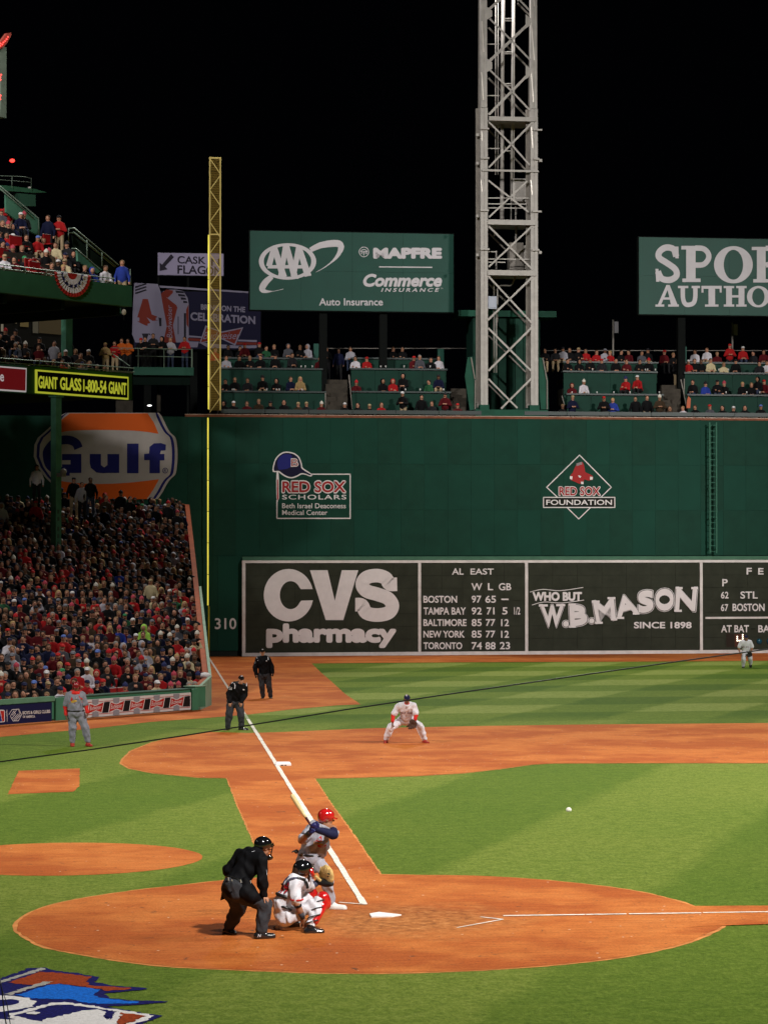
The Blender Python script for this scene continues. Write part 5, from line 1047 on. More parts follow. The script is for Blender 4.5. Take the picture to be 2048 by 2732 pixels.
gl('white_swirl', [(-300, 350), (40, 362), (280, 385), (360, 430), (330, 470), (0, 530), (-300, 560)], .014, PW2)
gl('navy_bar', [(-300, 420), (140, 405), (210, 425), (150, 450), (-60, 490), (-300, 520)], .018, PN)
gl('white_edge', [(90, 545), (350, 480), (520, 432), (640, 430), (860, 455), (1060, 490), (1240, 515), (1510, 560), (1450, 600), (1340, 640), (1000, 800), (950, 780), (1350, 595), (1240, 545), (1130, 520), (860, 478), (640, 452), (540, 455), (380, 500), (130, 560), (300, 600), (520, 640), (480, 660), (90, 590)], .014, PW2)
gl('white_wing', [(450, 600), (700, 545), (850, 510), (1000, 505), (1060, 540), (1020, 580), (1060, 620), (1150, 520), (1240, 535), (1100, 700), (1000, 800), (500, 800), (-300, 800), (-300, 600), (60, 600), (430, 630)], .018, PW2)
gl('orange_tip', [(1200, 540), (1440, 570), (1300, 625), (1140, 680)], .022, PO); gl('white_dash', [(255, 545), (330, 522), (390, 535), (350, 550)], .018, PW2); gl('navy_hook', [(1070, 525), (1130, 518), (1080, 620), (1050, 580), (1010, 580)], .023, PN)
# ------------------------------------------------------------------ people: smooth bodies grown from a posed skeleton
def nets(F, lo, h):
    """surface nets on a signed grid"""
    nx, ny, nz = F.shape; s = F < 0
    c = np.zeros((nx-1, ny-1, nz-1), np.int8)
    for i, j, k in itertools.product((0, 1), repeat=3): c += s[i:nx-1+i, j:ny-1+j, k:nz-1+k]
    I, J, Kk = np.nonzero((c > 0) & (c < 8)); n = len(I); idx = -np.ones(c.shape, np.int64); idx[I, J, Kk] = np.arange(n)
    cr = [(i, j, k) for i in (0, 1) for j in (0, 1) for k in (0, 1)]; val = np.stack([F[I+i, J+j, Kk+k] for i, j, k in cr], 1)
    acc = np.zeros((n, 3)); cnt = np.zeros(n)
    for a in range(8):
        for b in range(a+1, 8):
            d = np.array(cr[b])-np.array(cr[a])
            if np.abs(d).sum() != 1: continue
            m = (val[:, a] < 0) != (val[:, b] < 0); t = val[m, a]/(val[m, a]-val[m, b]); acc[m] += np.array(cr[a])+t[:, None]*d; cnt[m] += 1
    v = (np.stack([I, J, Kk], 1)+acc/cnt[:, None])*h+lo
    fs = []
    for ax in range(3):
        sl0 = [slice(1, -1)]*3; sl1 = [slice(1, -1)]*3; sl0[ax] = slice(0, -1); sl1[ax] = slice(1, None)
        a = s[tuple(sl0)]; b = s[tuple(sl1)]; X = np.array(np.nonzero(a != b)).T; off = np.array([1, 1, 1]); off[ax] = 0; X = X+off
        sg = a[tuple((X-off).T)]; o1 = [0, 0, 0]; o2 = [0, 0, 0]; o1[(ax+1) % 3] = 1; o2[(ax+2) % 3] = 1; o1 = np.array(o1); o2 = np.array(o2)
        q = np.stack([idx[tuple((X-o1-o2).T)], idx[tuple((X-o2).T)], idx[tuple(X.T)], idx[tuple((X-o1).T)]], 1)
        q[~sg] = q[~sg][:, ::-1]; fs.append(q)
    return v, np.concatenate(fs)
def cone(a, b, r1, r2=None, k=.03, m=0, fl=None, ff=1.): return ('c', np.array(a, float), np.array(b, float), r1, r1 if r2 is None else r2, k, m, None if fl is None else np.array(Vector(fl).normalized()), ff)
def ellp(c, X, Y, Zz, r, k=.03, m=0): return ('e', np.array(c, float), np.array([Vector(X).normalized(), Vector(Y).normalized(), Vector(Zz).normalized()]), np.array(r, float), None, k, m, None, 1)
def pd(pr, P):
    if pr[0] == 'c':
        _, a, b, r1, r2, k, m, fl, ff = pr; q = P-a
        ba = b-a
        if fl is not None:
            ba = ba+fl*(ba@fl)*(ff-1); q = q+(q@fl)[..., None]*fl*(ff-1)
        L = ba@ba; t = np.clip((q@ba)/L, 0, 1) if L > 1e-12 else np.zeros(q.shape[:-1])
        return np.linalg.norm(q-t[..., None]*ba, axis=-1)-(r1+(r2-r1)*t)
    _, c, Rm, r, _, k, m, _, _ = pr; q = (P-c)@Rm.T; k0 = np.linalg.norm(q/r, axis=-1); k1 = np.linalg.norm(q/(r*r), axis=-1); return k0*(k0-1)/np.maximum(k1, 1e-9)
def bnd(pr):
    if pr[0] == 'c': r = max(pr[3], pr[4]); return np.minimum(pr[1], pr[2])-r, np.maximum(pr[1], pr[2])+r
    r = pr[3].max(); return pr[1]-r, pr[1]+r
def grow(name, prims, h, mats, infl=0., wrinkle=0., cut=None, link=True, parent=None, wf=1.):
    bs = [bnd(p) for p in prims]; mg = infl+3*h+wrinkle; lo = np.min([b[0] for b in bs], 0)-mg; hi = np.max([b[1] for b in bs], 0)+mg
    n = np.ceil((hi-lo)/h).astype(int)+1; F = np.full(n, .2)
    for p, (b0, b1) in zip(prims, bs):
        k = p[5]; e = infl+k+2*h+.02; i0 = np.maximum(0, np.floor((b0-e-lo)/h).astype(int)); i1 = np.minimum(n, np.ceil((b1+e-lo)/h).astype(int)+1)
        g = np.stack(np.meshgrid(*[lo[a]+h*np.arange(i0[a], i1[a]) for a in range(3)], indexing='ij'), -1); d = pd(p, g)-infl
        S = F[i0[0]:i1[0], i0[1]:i1[1], i0[2]:i1[2]]; hh = np.clip(.5+.5*(S-d)/k, 0, 1); S[...] = S*(1-hh)+d*hh-k*hh*(1-hh)
    if wrinkle:
        g = np.meshgrid(*[lo[a]+h*np.arange(n[a]) for a in range(3)], indexing='ij'); x, y, z = g; w = wf
        F += wrinkle*(.5*np.sin(23*w*x+9*w*z+3*np.sin(17*y*w+5*z))+.5*np.sin(31*w*z+4*np.sin(13*w*x)+11*w*y)+.35*np.sin(47*w*y-29*w*z+2*np.sin(31*w*x)))
    if cut:
        g = np.stack(np.meshgrid(*[lo[a]+h*np.arange(n[a]) for a in range(3)], indexing='ij'), -1)
        for cp, cn in cut: F = np.maximum(F, (g-np.array(cp))@np.array(Vector(cn).normalized()))
    v, f = nets(F, lo, h)
    me = bpy.data.meshes.new(name); me.vertices.add(len(v)); me.vertices.foreach_set('co', v.astype(np.float32).ravel()); me.loops.add(len(f)*4); me.loops.foreach_set('vertex_index', f.astype(np.int32).ravel())
    me.polygons.add(len(f)); me.polygons.foreach_set('loop_start', np.arange(0, len(f)*4, 4, dtype=np.int32)); me.polygons.foreach_set('use_smooth', np.ones(len(f), bool))
    for m in mats: me.materials.append(m)
    if len(mats) > 1:
        c = v[f].mean(1); D = np.stack([pd(p, c)+(0 if p[5] > .02 else -.004) for p in prims], 0); mi = np.array([p[6] for p in prims])[D.argmin(0)]; me.polygons.foreach_set('material_index', mi.astype(np.int32))
    me.update(calc_edges=True); me.validate()
    if not link: return me
    o = bpy.data.objects.new(name, me); COL.objects.link(o)
    if parent: o.parent = parent; o.matrix_parent_inverse = world_of(parent).inverted()
    return o
V = Vector
def head_prims(c, f, u, m=0, sc=1.):
    c = V(c); f = V(f).normalized(); u = (V(u)-f*V(u).dot(f)).normalized(); s = f.cross(u)
    r = [ellp(c+u*.035*sc-f*.008, s, f, u, (.077*sc, .098*sc, .088*sc), .02, m), ellp(c-u*.042*sc+f*.022*sc, s, f, u, (.060*sc, .070*sc, .082*sc), .03, m),
         cone(c+f*.088*sc+u*.012*sc, c+f*.112*sc-u*.018*sc, .010*sc, .017*sc, .012, m), cone(c-u*.098*sc+f*.055*sc, c-u*.1*sc+f*.07*sc, .026*sc, .022*sc, .02, m),
         cone(c+f*.085*sc+u*.038*sc-s*.035, c+f*.085*sc+u*.038*sc+s*.035, .012, .012, .015, m), cone(c+f*.078*sc-u*.052*sc-s*.016, c+f*.078*sc-u*.052*sc+s*.016, .014, .014, .012, m)]
    for e in (-1, 1): r.append(ellp(c+s*e*.080*sc-f*.012-u*.005, s, f, u, (.014, .026, .034), .008, m))
    return r
def hand_prims(w, d, n, thumb, curl=.6, m=0, sc=1.):
    """w wrist, d along the hand, n out of the palm, thumb side; curl in radians per joint"""
    w = V(w); d = V(d).normalized(); n = (V(n)-d*V(n).dot(d)).normalized(); t = (V(thumb)-d*V(thumb).dot(d)-n*V(thumb).dot(n)).normalized()
    r = [cone(w-d*.02, w+d*.075*sc, .030*sc, .040*sc, .015, m, n, 1.75)]
    for x, L in ((.031, .075), (.0105, .085), (-.0105, .078), (-.031, .060)):
        p = w+d*.085*sc+t*x*sc; dd = d.copy(); rr = .0105*sc
        for q in (.45, .32, .28):
            ax = d.cross(n).normalized(); dd = (Matrix.Rotation(curl, 3, ax) @ dd) if True else dd
            e = p+dd*L*q*sc; r.append(cone(p, e, rr, rr*.9, .004, m)); p = e; rr *= .92
    p = w+d*.02*sc+t*.028*sc; a = (t*.75+d*.7+n*.25).normalized(); e = p+a*.045*sc; r.append(cone(p, e, .014*sc, .012*sc, .008, m)); r.append(cone(e, e+(d*.9+t*.2+n*.35).normalized()*.045*sc, .0115*sc, .010*sc, .004, m))
    return r
def V3(p): return V(p)
class Fig:
    """a posed figure; joints are world points"""
    def __init__(s, J, hf, hu=(0, 0, 1), facing=None, bulk=1.): s.J = {k: V(v) for k, v in J.items()}; s.hf = V(hf).normalized(); s.hu = V(hu); s.b = bulk
    def frame(s):
        J = s.J; side = (J['shR']-J['shL']).normalized(); up = (J['neck']-J['pelvis']).normalized(); f = up.cross(side).normalized()*1.0
        # forwards = side x up with right-hand side: right x up ... facing is up x right
        return side, up, f
    def torso(s, m=0):
        J = s.J; side, up, f = s.frame(); b = s.b; hs = (J['hipR']-J['hipL']).normalized(); ch = J['chest']; wa = J['waist']; pe = J['pelvis']
        return [ellp(ch, side, f, up, (.175*b, .115*b, .22), .05, m), ellp(wa, side, f, up, (.155*b, .115*b, .17), .06, m), ellp(pe, hs, hs.cross(up), up, (.17*b, .125*b, .14), .05, m),
                cone(J['shL'], J['shR'], .062, .062, .06, m), cone(J['shL']*.6+J['neck']*.4, J['shR']*.6+J['neck']*.4, .06, .06, .05, m), cone(ch, J['neck'], .085, .055, .05, m)]
    def arm(s, e, m=0, r=(.054, .043, .040, .028)): J = s.J; return [cone(J['sh'+e], J['el'+e], r[0], r[1], .035, m), cone(J['el'+e], J['wr'+e], r[2], r[3], .02, m), cone(J['el'+e], J['el'+e].lerp(J['wr'+e], .4), r[2]*1.0, r[2]*1.08, .03, m)]
    def leg(s, e, m=0, r=(.088, .06, .055, .040)): J = s.J; return [cone(J['hip'+e], J['kn'+e], r[0]*s.b, r[1], .05, m), cone(J['kn'+e], J['an'+e], r[2], r[3], .03, m), cone(J['kn'+e].lerp(J['an'+e], .15), J['kn'+e].lerp(J['an'+e], .45), .058, .054, .03, m)]
    def foot(s, e, m=0, g=0.): 
        J = s.J; a = J['an'+e]; t = J['toe'+e]; hl = a+(a-t).normalized()*.05; z = min(a.z, t.z); hz = V((hl.x, hl.y, t.z+.005)); tz_ = V((t.x, t.y, t.z))
        return [cone(hz+V((0, 0, .012)), tz_+V((0, 0, .004)), .046+g, .040+g, .03, m, (0, 0, 1), 1.0), cone(a, hz+(tz_-hz)*.3+V((0, 0, .03)), .045+g, .048+g, .03, m)]
    def neck(s, m=0): return [cone(s.J['neck']-V((0, 0, .02)), s.J['head']-V(s.hu)*.06-s.hf*.02, .060, .055, .025, m)]
def zj(z, D0): return lambda x, y, dz=0: AT(*[v/K for v in z(x, y)], D0+dz)

def bvh_of(o):
    from mathutils.bvhtree import BVHTree
    me = o.data; return BVHTree.FromPolygons([world_of(o) @ v.co for v in me.vertices], [tuple(p.vertices) for p in me.polygons])
def decal(parent, o, verts, faces, n, m, off=.006, name='lettering'):
    """print flat artwork onto cloth: each point is dropped along -n on to the surface"""
    t = bvh_of(o); vs = []; n = V(n).normalized()
    for p in verts:
        p = V(p); h = t.ray_cast(p+n*.4, -n, .9); q = (h[0]+n*off) if h[0] else p; vs.append(q)
    b = MB(); b.add(vs, faces); ob = b.build(name, m, parent); return ob
def text_on(parent, o, s, c, right, up, n, wd, ht, m, bold=.03, off=.006):
    v, f = glyphs(s, min(bold, .015)); right = V(right).normalized(); up = V(up).normalized()
    # split long edges so that the print follows the cloth
    return decal(parent, o, [V(c)+right*(t-.5)*wd+up*(h-.5)*ht for t, h in v], f, n, m, off)
def cap(parent, c, f, u, m, mb=None, sc=1., brim=True, name='cap'):
    c = V(c); f = V(f).normalized(); u = (V(u)-f*V(u).dot(f)).normalized(); s = f.cross(u); Rm = Matrix((s, f, u)).transposed()
    b = MB(); b.ball(c+u*.045*sc, .1*sc, 18, sc=(.9, 1.08, .92), half=True, rot=Rm)
    if brim:
        n = 9; top = []; 
        for i in range(n): a = math.pi*i/(n-1); top.append((math.cos(a)*.078, .075+math.sin(a)*.085))
        P0 = [c+s*x*sc+f*y*sc+u*(.048-.35*abs(x)**1.5*1-.02*(y-.07)/.085)*sc for x, y in top]+[c+s*x*sc+f*.06*sc+u*(.05)*sc for x in (-.06, 0, .06)]
        b.add(P0+[p-u*.006 for p in P0], [tuple(range(len(P0))), tuple(range(2*len(P0)-1, len(P0)-1, -1))]+[(i, i+len(P0), (i+1) % len(P0)+len(P0), (i+1) % len(P0)) for i in range(len(P0))], 1)
    b.ball(c+u*(.045+.09)*sc, .008, 6)
    return b.build(name, [m, mb or m], parent, True)
def skin(n, c): return mat('skin_'+n, c, .5, noise=.06, nscale=30, spec=.35)
SK1 = skin('fair', (.50, .25, .155)); SK2 = skin('tan', (.34, .16, .09)); SK3 = skin('brown', (.15, .065, .035))
EYEW = mat('eye_dark', (.02, .012, .01), .25)
def eyes(parent, c, f, u, sc=1.):
    c = V(c); f = V(f).normalized(); u = (V(u)-f*V(u).dot(f)).normalized(); s = f.cross(u)
    for e in (-1, 1): MB().ball(c+f*.089*sc+s*e*.031*sc+u*.016*sc, .010*sc, 8).build('eye', EYEW, parent, True)
    MB().tube([c+f*.09*sc-s*.022-u*.055*sc, c+f*.095*sc-u*.056*sc, c+f*.09*sc+s*.022-u*.055*sc], .004, 6).build('mouth', mat('lip', (.2, .06, .045), .5), parent, True)
def cloth(n, c, r=.8, w=.1): return mat('cloth_'+n, c, r, noise=w, nscale=7, bump=1., spec=.15)
CWHT = cloth('white', (.68, .67, .73), .75, .04); CGR2 = cloth('grey_dim_lit', (.2, .2, .24), .8, .06); CGRY = cloth('grey', (.36, .36, .42), .75, .06); CBLK = mat('cloth_black', (.0045, .0045, .006), .75, noise=.3, nscale=9, bump=.2, spec=.12); CCHR = cloth('charcoal', (.038, .039, .046), .8, .15); CRED = cloth('red', (.52, .02, .015), .7); CNVY = cloth('navy', (.012, .014, .05), .7)  # the second grey is darkened to imitate weaker light on the coach
SHBL = mat('shoe_black', (.012, .012, .014), .25, spec=.7, coat=.5); SHWH = mat('shoe_white', (.7, .68, .66), .35); SHRD = mat('shoe_red', (.3, .03, .02), .4); LEA = mat('belt_black', (.01, .01, .01), .3, spec=.6)
HRD = mat('helmet_red', (.55, .012, .012), .12, spec=.7, coat=1); HBK = mat('helmet_black', (.006, .006, .007), .1, spec=.8, coat=1)
def belt(parent, F, m=LEA, t=.5, r=(.200, .156), w=.017):
    side, up, f = F.frame(); hs = (F.J['hipR']-F.J['hipL']).normalized(); c = F.J['pelvis'].lerp(F.J['waist'], t); ff = hs.cross(up).normalized(); ff = up.cross(hs).normalized()
    pts = [c+hs*math.cos(a)*r[0]*F.b+ff*math.sin(a)*r[1]*F.b for a in np.linspace(0, 2*math.pi, 25)]
    return MB().tube(pts, w, 8, cap=False).build('belt', m, parent, True)
def uniform(label, J, hf, hu, jersey, trousers, skinm, h=.010, sleeve='short', under=None, hands=(), bulk=1., shoe=SHBL, wr=.006, jh=.022, th=.026, cuff=.0, gloves=None, long_=False, beltm=LEA, group=None, headsc=1., shoes2=None):
    F = Fig(J, hf, hu, bulk=bulk); J = F.J
    e = empty('person', (J['anL']+J['anR'])/2*1.0, label, 'person', group); e.location.z = 0
    body = F.torso()+head_prims(J['head'], hf, hu, sc=headsc)+F.neck()
    for x in 'LR': body += F.arm(x)+F.leg(x)+F.foot(x)
    for hp_ in hands: body += hp_
    bo = grow('body', body, h, [skinm], parent=e)
    eyes(e, J['head'], hf, hu, headsc)
    js = F.torso()
    for x in 'LR':
        if sleeve == 'short': m_ = J['elB'] if 'elB' in J else J['sh'+x].lerp(J['el'+x], .78); js += [cone(J['sh'+x], m_, .058, .064, .04)]
        elif sleeve == 'long': js += F.arm(x)
    side, up, f = F.frame()
    jo = grow('jersey' if sleeve != 'long' else 'shirt', js, h, [jersey], infl=jh, wrinkle=wr, parent=e, cut=[(np.array(J['neck'])+np.array(up)*.035, up)])
    if under is not None:
        us = []
        for x in 'LR':
            if sleeve == 'short' and long_: us += [cone(J['sh'+x].lerp(J['el'+x], .3), J['el'+x], .050, .046, .03), cone(J['el'+x], J['el'+x].lerp(J['wr'+x], .93), .044, .034, .03)]
            elif sleeve == 'short': us += [cone(J['sh'+x].lerp(J['el'+x], .3), J['sh'+x].lerp(J['el'+x], .86), .054, .05, .03)]
        us += [cone(J['neck']-V(up)*.04, J['neck']+V(up)*.03, .07, .062, .03)]
        grow('undershirt', us, h, [under], infl=.012, wrinkle=wr*.6, parent=e)
    hs = (J['hipR']-J['hipL']).normalized(); ts = [ellp(J['pelvis'], hs, hs.cross(up), up, (.172*bulk, .132*bulk, .13), .05)]
    for x in 'LR': ts += [cone(J['hip'+x], J['kn'+x], .092*bulk, .068, .05), cone(J['kn'+x], J['an'+x].lerp(J['kn'+x], .08), .064, .047, .04), cone(J['kn'+x].lerp(J['an'+x], .15), J['kn'+x].lerp(J['an'+x], .5), .062, .058, .03)]
    to = grow('trousers', ts, h, [trousers], infl=th, wrinkle=wr*1.25, parent=e)
    for x in 'LR': grow('shoe', F.foot(x, g=.012), h, [shoe], parent=e, cut=[((0, 0, .004), (0, 0, -1))])
    if beltm: belt(e, F, beltm)
    return e, F, jo, to, bo
# ------------------------------------------------------------------ the players, umpires and coach
FH = V((FWD.x, FWD.y, 0)).normalized(); RH = V((RIGHT.x, RIGHT.y, 0)).normalized(); ZH = V((0, 0, 1))
def dr(r, a, u=0): return (RH*r+FH*a+ZH*u).normalized()
def ground(J, D, z=.04):
    return J
# --- home plate umpire, seen from behind, bent over with hands on knees
z = Z(580, 2210, 180/1244); q = zj(z, 36.25)
J = dict(pelvis=q(320, 1090, .0), hipL=q(245, 1160, .10), hipR=q(400, 1190, -.06), waist=q(400, 930, .10), chest=q(580, 660, .16), neck=q(760, 440, .20), head=q(850, 345, .27),
         shL=q(430, 500, .32), shR=q(810, 600, -.02), elL=q(190, 760, .34), wrL=q(330, 1010, .48), elR=q(820, 930, -.08), wrR=q(855, 1225, -.02),
         knL=q(400, 1450, .33), anL=q(205, 1850, .42), toeL=q(300, 1945, .36), knR=q(880, 1430, .04), anR=q(800, 1905, -.02), toeR=q(1010, 2000, .02))
hf = dr(.75, .6, -.22)
e, F, jo, to, bo = uniform('home plate umpire in black shirt and grey trousers crouching behind the catcher, hands on knees', J, hf, dr(.1, 0, 1), CBLK, CCHR, SK1, h=.0095, sleeve='long', bulk=1.02, jh=.03, th=.032, wr=.009,
    hands=(hand_prims(J['wrR'], q(960, 1370, .0)-J['wrR'], dr(0, .3, -1), dr(.4, -.6, 0), .22), hand_prims(J['wrL'], q(420, 1180, .42)-J['wrL'], dr(0, .2, -1), dr(-.5, .5, 0), .3)))
# skull cap, mask and harness
hc = J['head']; Rm = Matrix((hf.cross(dr(.1, 0, 1)).normalized(), hf, hf.cross(dr(.1, 0, 1)).normalized().cross(hf))).transposed()
sd = hf.cross(ZH).normalized(); up_ = sd.cross(hf); grow('helmet', [ellp(hc+up_*.045-hf*.015, sd, hf, up_, (.112, .135, .105), .02), ellp(hc-hf*.055+up_*.01, sd, hf, up_, (.1, .085, .085), .03)], .008, [HBK], parent=e, cut=[(hc+hf*.1+up_*.02, -up_-hf*-.35)])
b = MB(); sd = hf.cross(ZH).normalized(); up_ = sd.cross(hf)
for i in range(6): b.tube([hc+hf*(.13+.03*math.cos(a))+sd*.09*math.sin(a)+up_*(.06-.036*i)-hf*.05*abs(math.sin(a)) for a in np.linspace(-1.45, 1.45, 9)], .006, 6)
for i in (-1, 0, 1): b.tube([hc+hf*(.15-.03*abs(i))+sd*.05*i+up_*(.085-.03*k) for k in range(8)], .006, 6)
b.build('face_mask', HBK, e, True)
b = MB()
for k in (-1, 1): b.tube([hc+hf*.11+sd*.085*k+up_*.05, hc+sd*.098*k+up_*.03, hc-hf*.09+sd*.06*k+up_*.0], .013, 6)
b.ball(hc+hf*.13-up_*.13, .05, 8, sc=(1.2, .6, .8)); b.build('mask_pad', HBK, e, True)
P = [q(*p) for p in ((455, 945, -.13), (640, 1000, -.15), (740, 1140, -.1), (805, 1290, -.02), (740, 1370, -.04), (560, 1330, -.16), (470, 1290, -.22))]
grow('ball_bag', [cone(q(520, 990, -.10), q(620, 1240, -.10), .07, .11, .03), cone(q(500, 1180, -.13), q(720, 1300, -.02), .10, .085, .03)], .011, [CBLK], wrinkle=.006, parent=e)
MB().hexa([q(105, 1020, .1), q(160, 1000, .02), q(180, 1290, .06), q(55, 1330, .16), q(110, 1018, .13), q(168, 998, .06), q(186, 1285, .1), q(60, 1325, .2)]).build('ball_bag', CBLK, e)
b = MB(); 
for x, y in ((200, 930), (270, 975), (430, 975), (610, 990)): b.tube([q(x, y-30, -.14), q(x+8, y+30, -.14)], .008, 6)
b.build('belt_clip', GRIM, e)
b = MB(); v_, f_ = glyphs('N', .015, .25); b.add([q(742+t*68, 2005-h*55, -.135) for t, h in v_], f_); b.build('shoe_mark', CWHT, e)
decal(e, jo, [q(x, y, .05) for x, y in ((625, 398), (690, 392), (692, 418), (640, 422))], [(0, 1, 2, 3)], dr(-.1, -.6, .8), CWHT, name='collar_mark')
decal(e, jo, [q(*p, -.1) for p in ((898, 760), (915, 765), (912, 860), (893, 858))], [(0, 1, 2, 3)], dr(1, -.5), CWHT, name='sleeve_mark')
# --- catcher
z = Z(720, 2110, 240/1264); q = zj(z, 37.0)
J = dict(pelvis=q(215, 1740, .05), hipL=q(190, 1790, .16), hipR=q(270, 1780, -.06), waist=q(180, 1590, .04), chest=q(300, 1380, .08), neck=q(420, 1225, .12), head=q(470, 1120, .17),
         shL=q(480, 1290, .26), shR=q(350, 1330, -.08), elR=q(385, 1590, -.20), wrR=q(470, 1810, -.12), elL=q(560, 1350, .42), wrL=q(690, 1275, .50),
         knR=q(700, 1560, -.02), anR=q(570, 1900, -.24), toeR=q(720, 1990, -.22), knL=q(540, 1510, .45), anL=q(330, 1820, .34), toeL=q(430, 1870, .40))
hf = dr(.8, .6, .05)
e, F, jo, to, bo = uniform('catcher in white uniform and black helmet squatting with his tan mitt held out', J, hf, dr(0, 0, 1), CWHT, CWHT, SK2, h=.0095, bulk=.94, jh=.02, th=.016, wr=.012, under=None,
    hands=(hand_prims(J['wrR'], q(500, 1900, -.1)-J['wrR'], dr(-.3, -1, 0), dr(-.6, 0, .3), .75),))
hc = J['head']; sd = hf.cross(ZH).normalized(); grow('helmet', [ellp(hc+ZH*.04-hf*.01, sd, hf, ZH, (.122, .15, .118), .02), ellp(hc-hf*.05, sd, hf, ZH, (.112, .1, .1), .03)], .008, [HBK], parent=e, cut=[(hc-ZH*.03, -ZH)])
b = MB(); sd = hf.cross(ZH).normalized()
for k in (-1, 1): b.tube([hc+sd*.1*k+hf*.05+ZH*.03, hc+sd*.095*k+hf*.09-ZH*.05, hc+sd*.05*k+hf*.13-ZH*.12], [.035, .032, .02], 10)
b.build('mask_pad', HRD, e, True)
b = MB()
for i in range(6): b.tube([hc+hf*(.15+.03*math.cos(a))+sd*.09*math.sin(a)+ZH*(.07-.035*i)-hf*.05*abs(math.sin(a)) for a in np.linspace(-1.4, 1.4, 9)], .006, 6)
b.build('face_mask', HBK, e, True)
grow('hair', [cone(q(380, 1120, .1), q(340, 1200, .08), .07, .055, .04), cone(q(430, 1150, .1), q(420, 1200, .08), .07, .04, .04)], .011, [mat('hair_dark', (.03, .014, .008), .7)], wrinkle=.008, parent=e)
grow('beard', [cone(hc+hf*.06-ZH*.1, hc+hf*.07-ZH*.17, .055, .03, .03)], .011, [mat('hair_dark', (.03, .014, .008), .7)], wrinkle=.006, parent=e)
# straps of the chest protector
SLT = cloth('slate', (.06, .06, .10), .6)
def strap(pts, w, m, nm='strap', nn=None):
    b = MB(); b.tube(pts, w, 8); return b.build(nm, m, e, True)
t_ = bvh_of(jo)
def onbody(pts, dirn, off=.008):
    out = []
    for p in pts: h_ = t_.ray_cast(p+dirn*.5, -dirn, 1.2); out.append((h_[0]+dirn*off) if h_[0] else p)
    return out
bk = dr(-.35, -.93, .1)
for pl, w_, m_ in (([(290, 1200), (240, 1240), (190, 1320), (140, 1400), (105, 1450)], .011, SLT), ([(420, 1225), (330, 1240), (270, 1300)], .017, SLT), ([(400, 1225), (460, 1240), (510, 1290), (530, 1370)], .022, LEA), ([(100, 1445), (160, 1460), (230, 1480), (290, 1500)], .026, LEA)):
    pts = onbody([q(x, y) for x, y in smoothpoly(pl, 4, False)], bk); strap(pts, w_, m_)
text_on(e, jo, '39', q(222, 1368), dr(.9, -.2, .2), dr(.2, .0, .98), bk, .20, .19, mat('digit_navy', (.012, .012, .06), .6), .08, .007); text_on(e, jo, '39', q(222, 1368), dr(.9, -.2, .2), dr(.2, .0, .98), bk, .185, .175, mat('digit_red', (.4, .015, .02), .6), .03, .010)
b = MB(); b.tube([J['shR'].lerp(J['elR'], .76)+(V((math.cos(a), math.sin(a), 0)))*.088 for a in np.linspace(0, 6.28, 14)], .012, 6, cap=False); b.build('sleeve_trim', CRED, e, True)
for f0_, r_, m_ in ((.98, .052, LEA), (1.0, .05, LEA)): MB().tube([J['elR'].lerp(J['wrR'], .02), J['elR'].lerp(J['wrR'], .16)], [.058, .056], 12).build('elbow_band', m_, e, True)
MB().tube([J['elR'].lerp(J['wrR'], .55), J['elR'].lerp(J['wrR'], .92)], [.041, .034], 12).build('wrist_band', cloth('band', (.05, .05, .06)), e, True)
MB().tube([J['elL'].lerp(J['wrL'], -.2), J['elL'].lerp(J['wrL'], .95)], [.062, .04], 12).build('undershirt', SLT, e, True)
# shin guards
for x, cc_ in (('R', 1), ('L', 1)):
    k_, a_ = J['kn'+x], J['an'+x]; fw = dr(.8, .5, .1)
    grow('shin_guard', [cone(k_+fw*.085, a_+fw*.075+ZH*.06, .078, .058, .03), cone(k_+ZH*.05+fw*.05, k_-ZH*.05+fw*.09, .095, .085, .03)], .010, [HRD], parent=e)
    b = MB(); s2 = (a_-k_).normalized()
    for t0 in (.0, .3, .62, .85):
        c_ = k_.lerp(a_, t0); ax1 = s2.cross(fw).normalized(); b.tube([c_+ax1*.098*math.sin(a)+fw*.1*math.cos(a) for a in np.linspace(0, 6.28, 14)], .009, 6, cap=False)
    b.build('guard_strap', LEA, e, True)
# mitt: padded pocket with webbing and finger stalls
MT = mat('mitt_tan', (.62, .42, .16), .6, noise=.2, nscale=22, bump=.5); MD = mat('mitt_dark', (.02, .018, .016), .5)
mc = q(795, 1190, .42); fm = dr(.75, .6, .1); r0 = dr(.6, -.75, 0); 
mi_ = empty('catchers_mitt', mc, 'round tan catching mitt on the catcher\'s outstretched left hand', 'mitt')
ms_ = [ellp(mc, r0, ZH, fm, (.155, .15, .05), .02)]
for a in np.linspace(-.2, 2*math.pi-.2, 13)[:-1]: ms_.append(cone(mc+(r0*math.cos(a)+ZH*math.sin(a))*.11, mc+(r0*math.cos(a+.35)+ZH*math.sin(a+.35))*.125, .034, .030, .012))
grow('mitt_pad', ms_, .009, [MT], wrinkle=.003, parent=mi_)
grow('mitt_back', [ellp(mc+ZH*-.11+fm*.0, r0, ZH, fm, (.15, .05, .07), .02), cone(q(690, 1270, .47), mc-ZH*.09, .05, .07, .03)], .010, [MD], parent=mi_)
b = MB()
for i in range(5): b.tube([mc+r0*(-.08+.04*i)+ZH*.13-fm*.04, mc+r0*(-.1+.045*i)+ZH*.02-fm*.055], .006, 6); b.tube([q(640+22*i, 1190+20*i, .40), q(660+22*i, 1230+18*i, .42)], .02, 8)
b.build('lacing', MT, mi_, True)
for x, y in ((828, 1162), (868, 1162), (820, 1200)): p = q(x, y, .30); MB().ball(mc+(p-mc)*1.0+fm*(-(p-mc).dot(fm))-fm*.055, .012, 8).build('eyelet', MD, mi_, True)
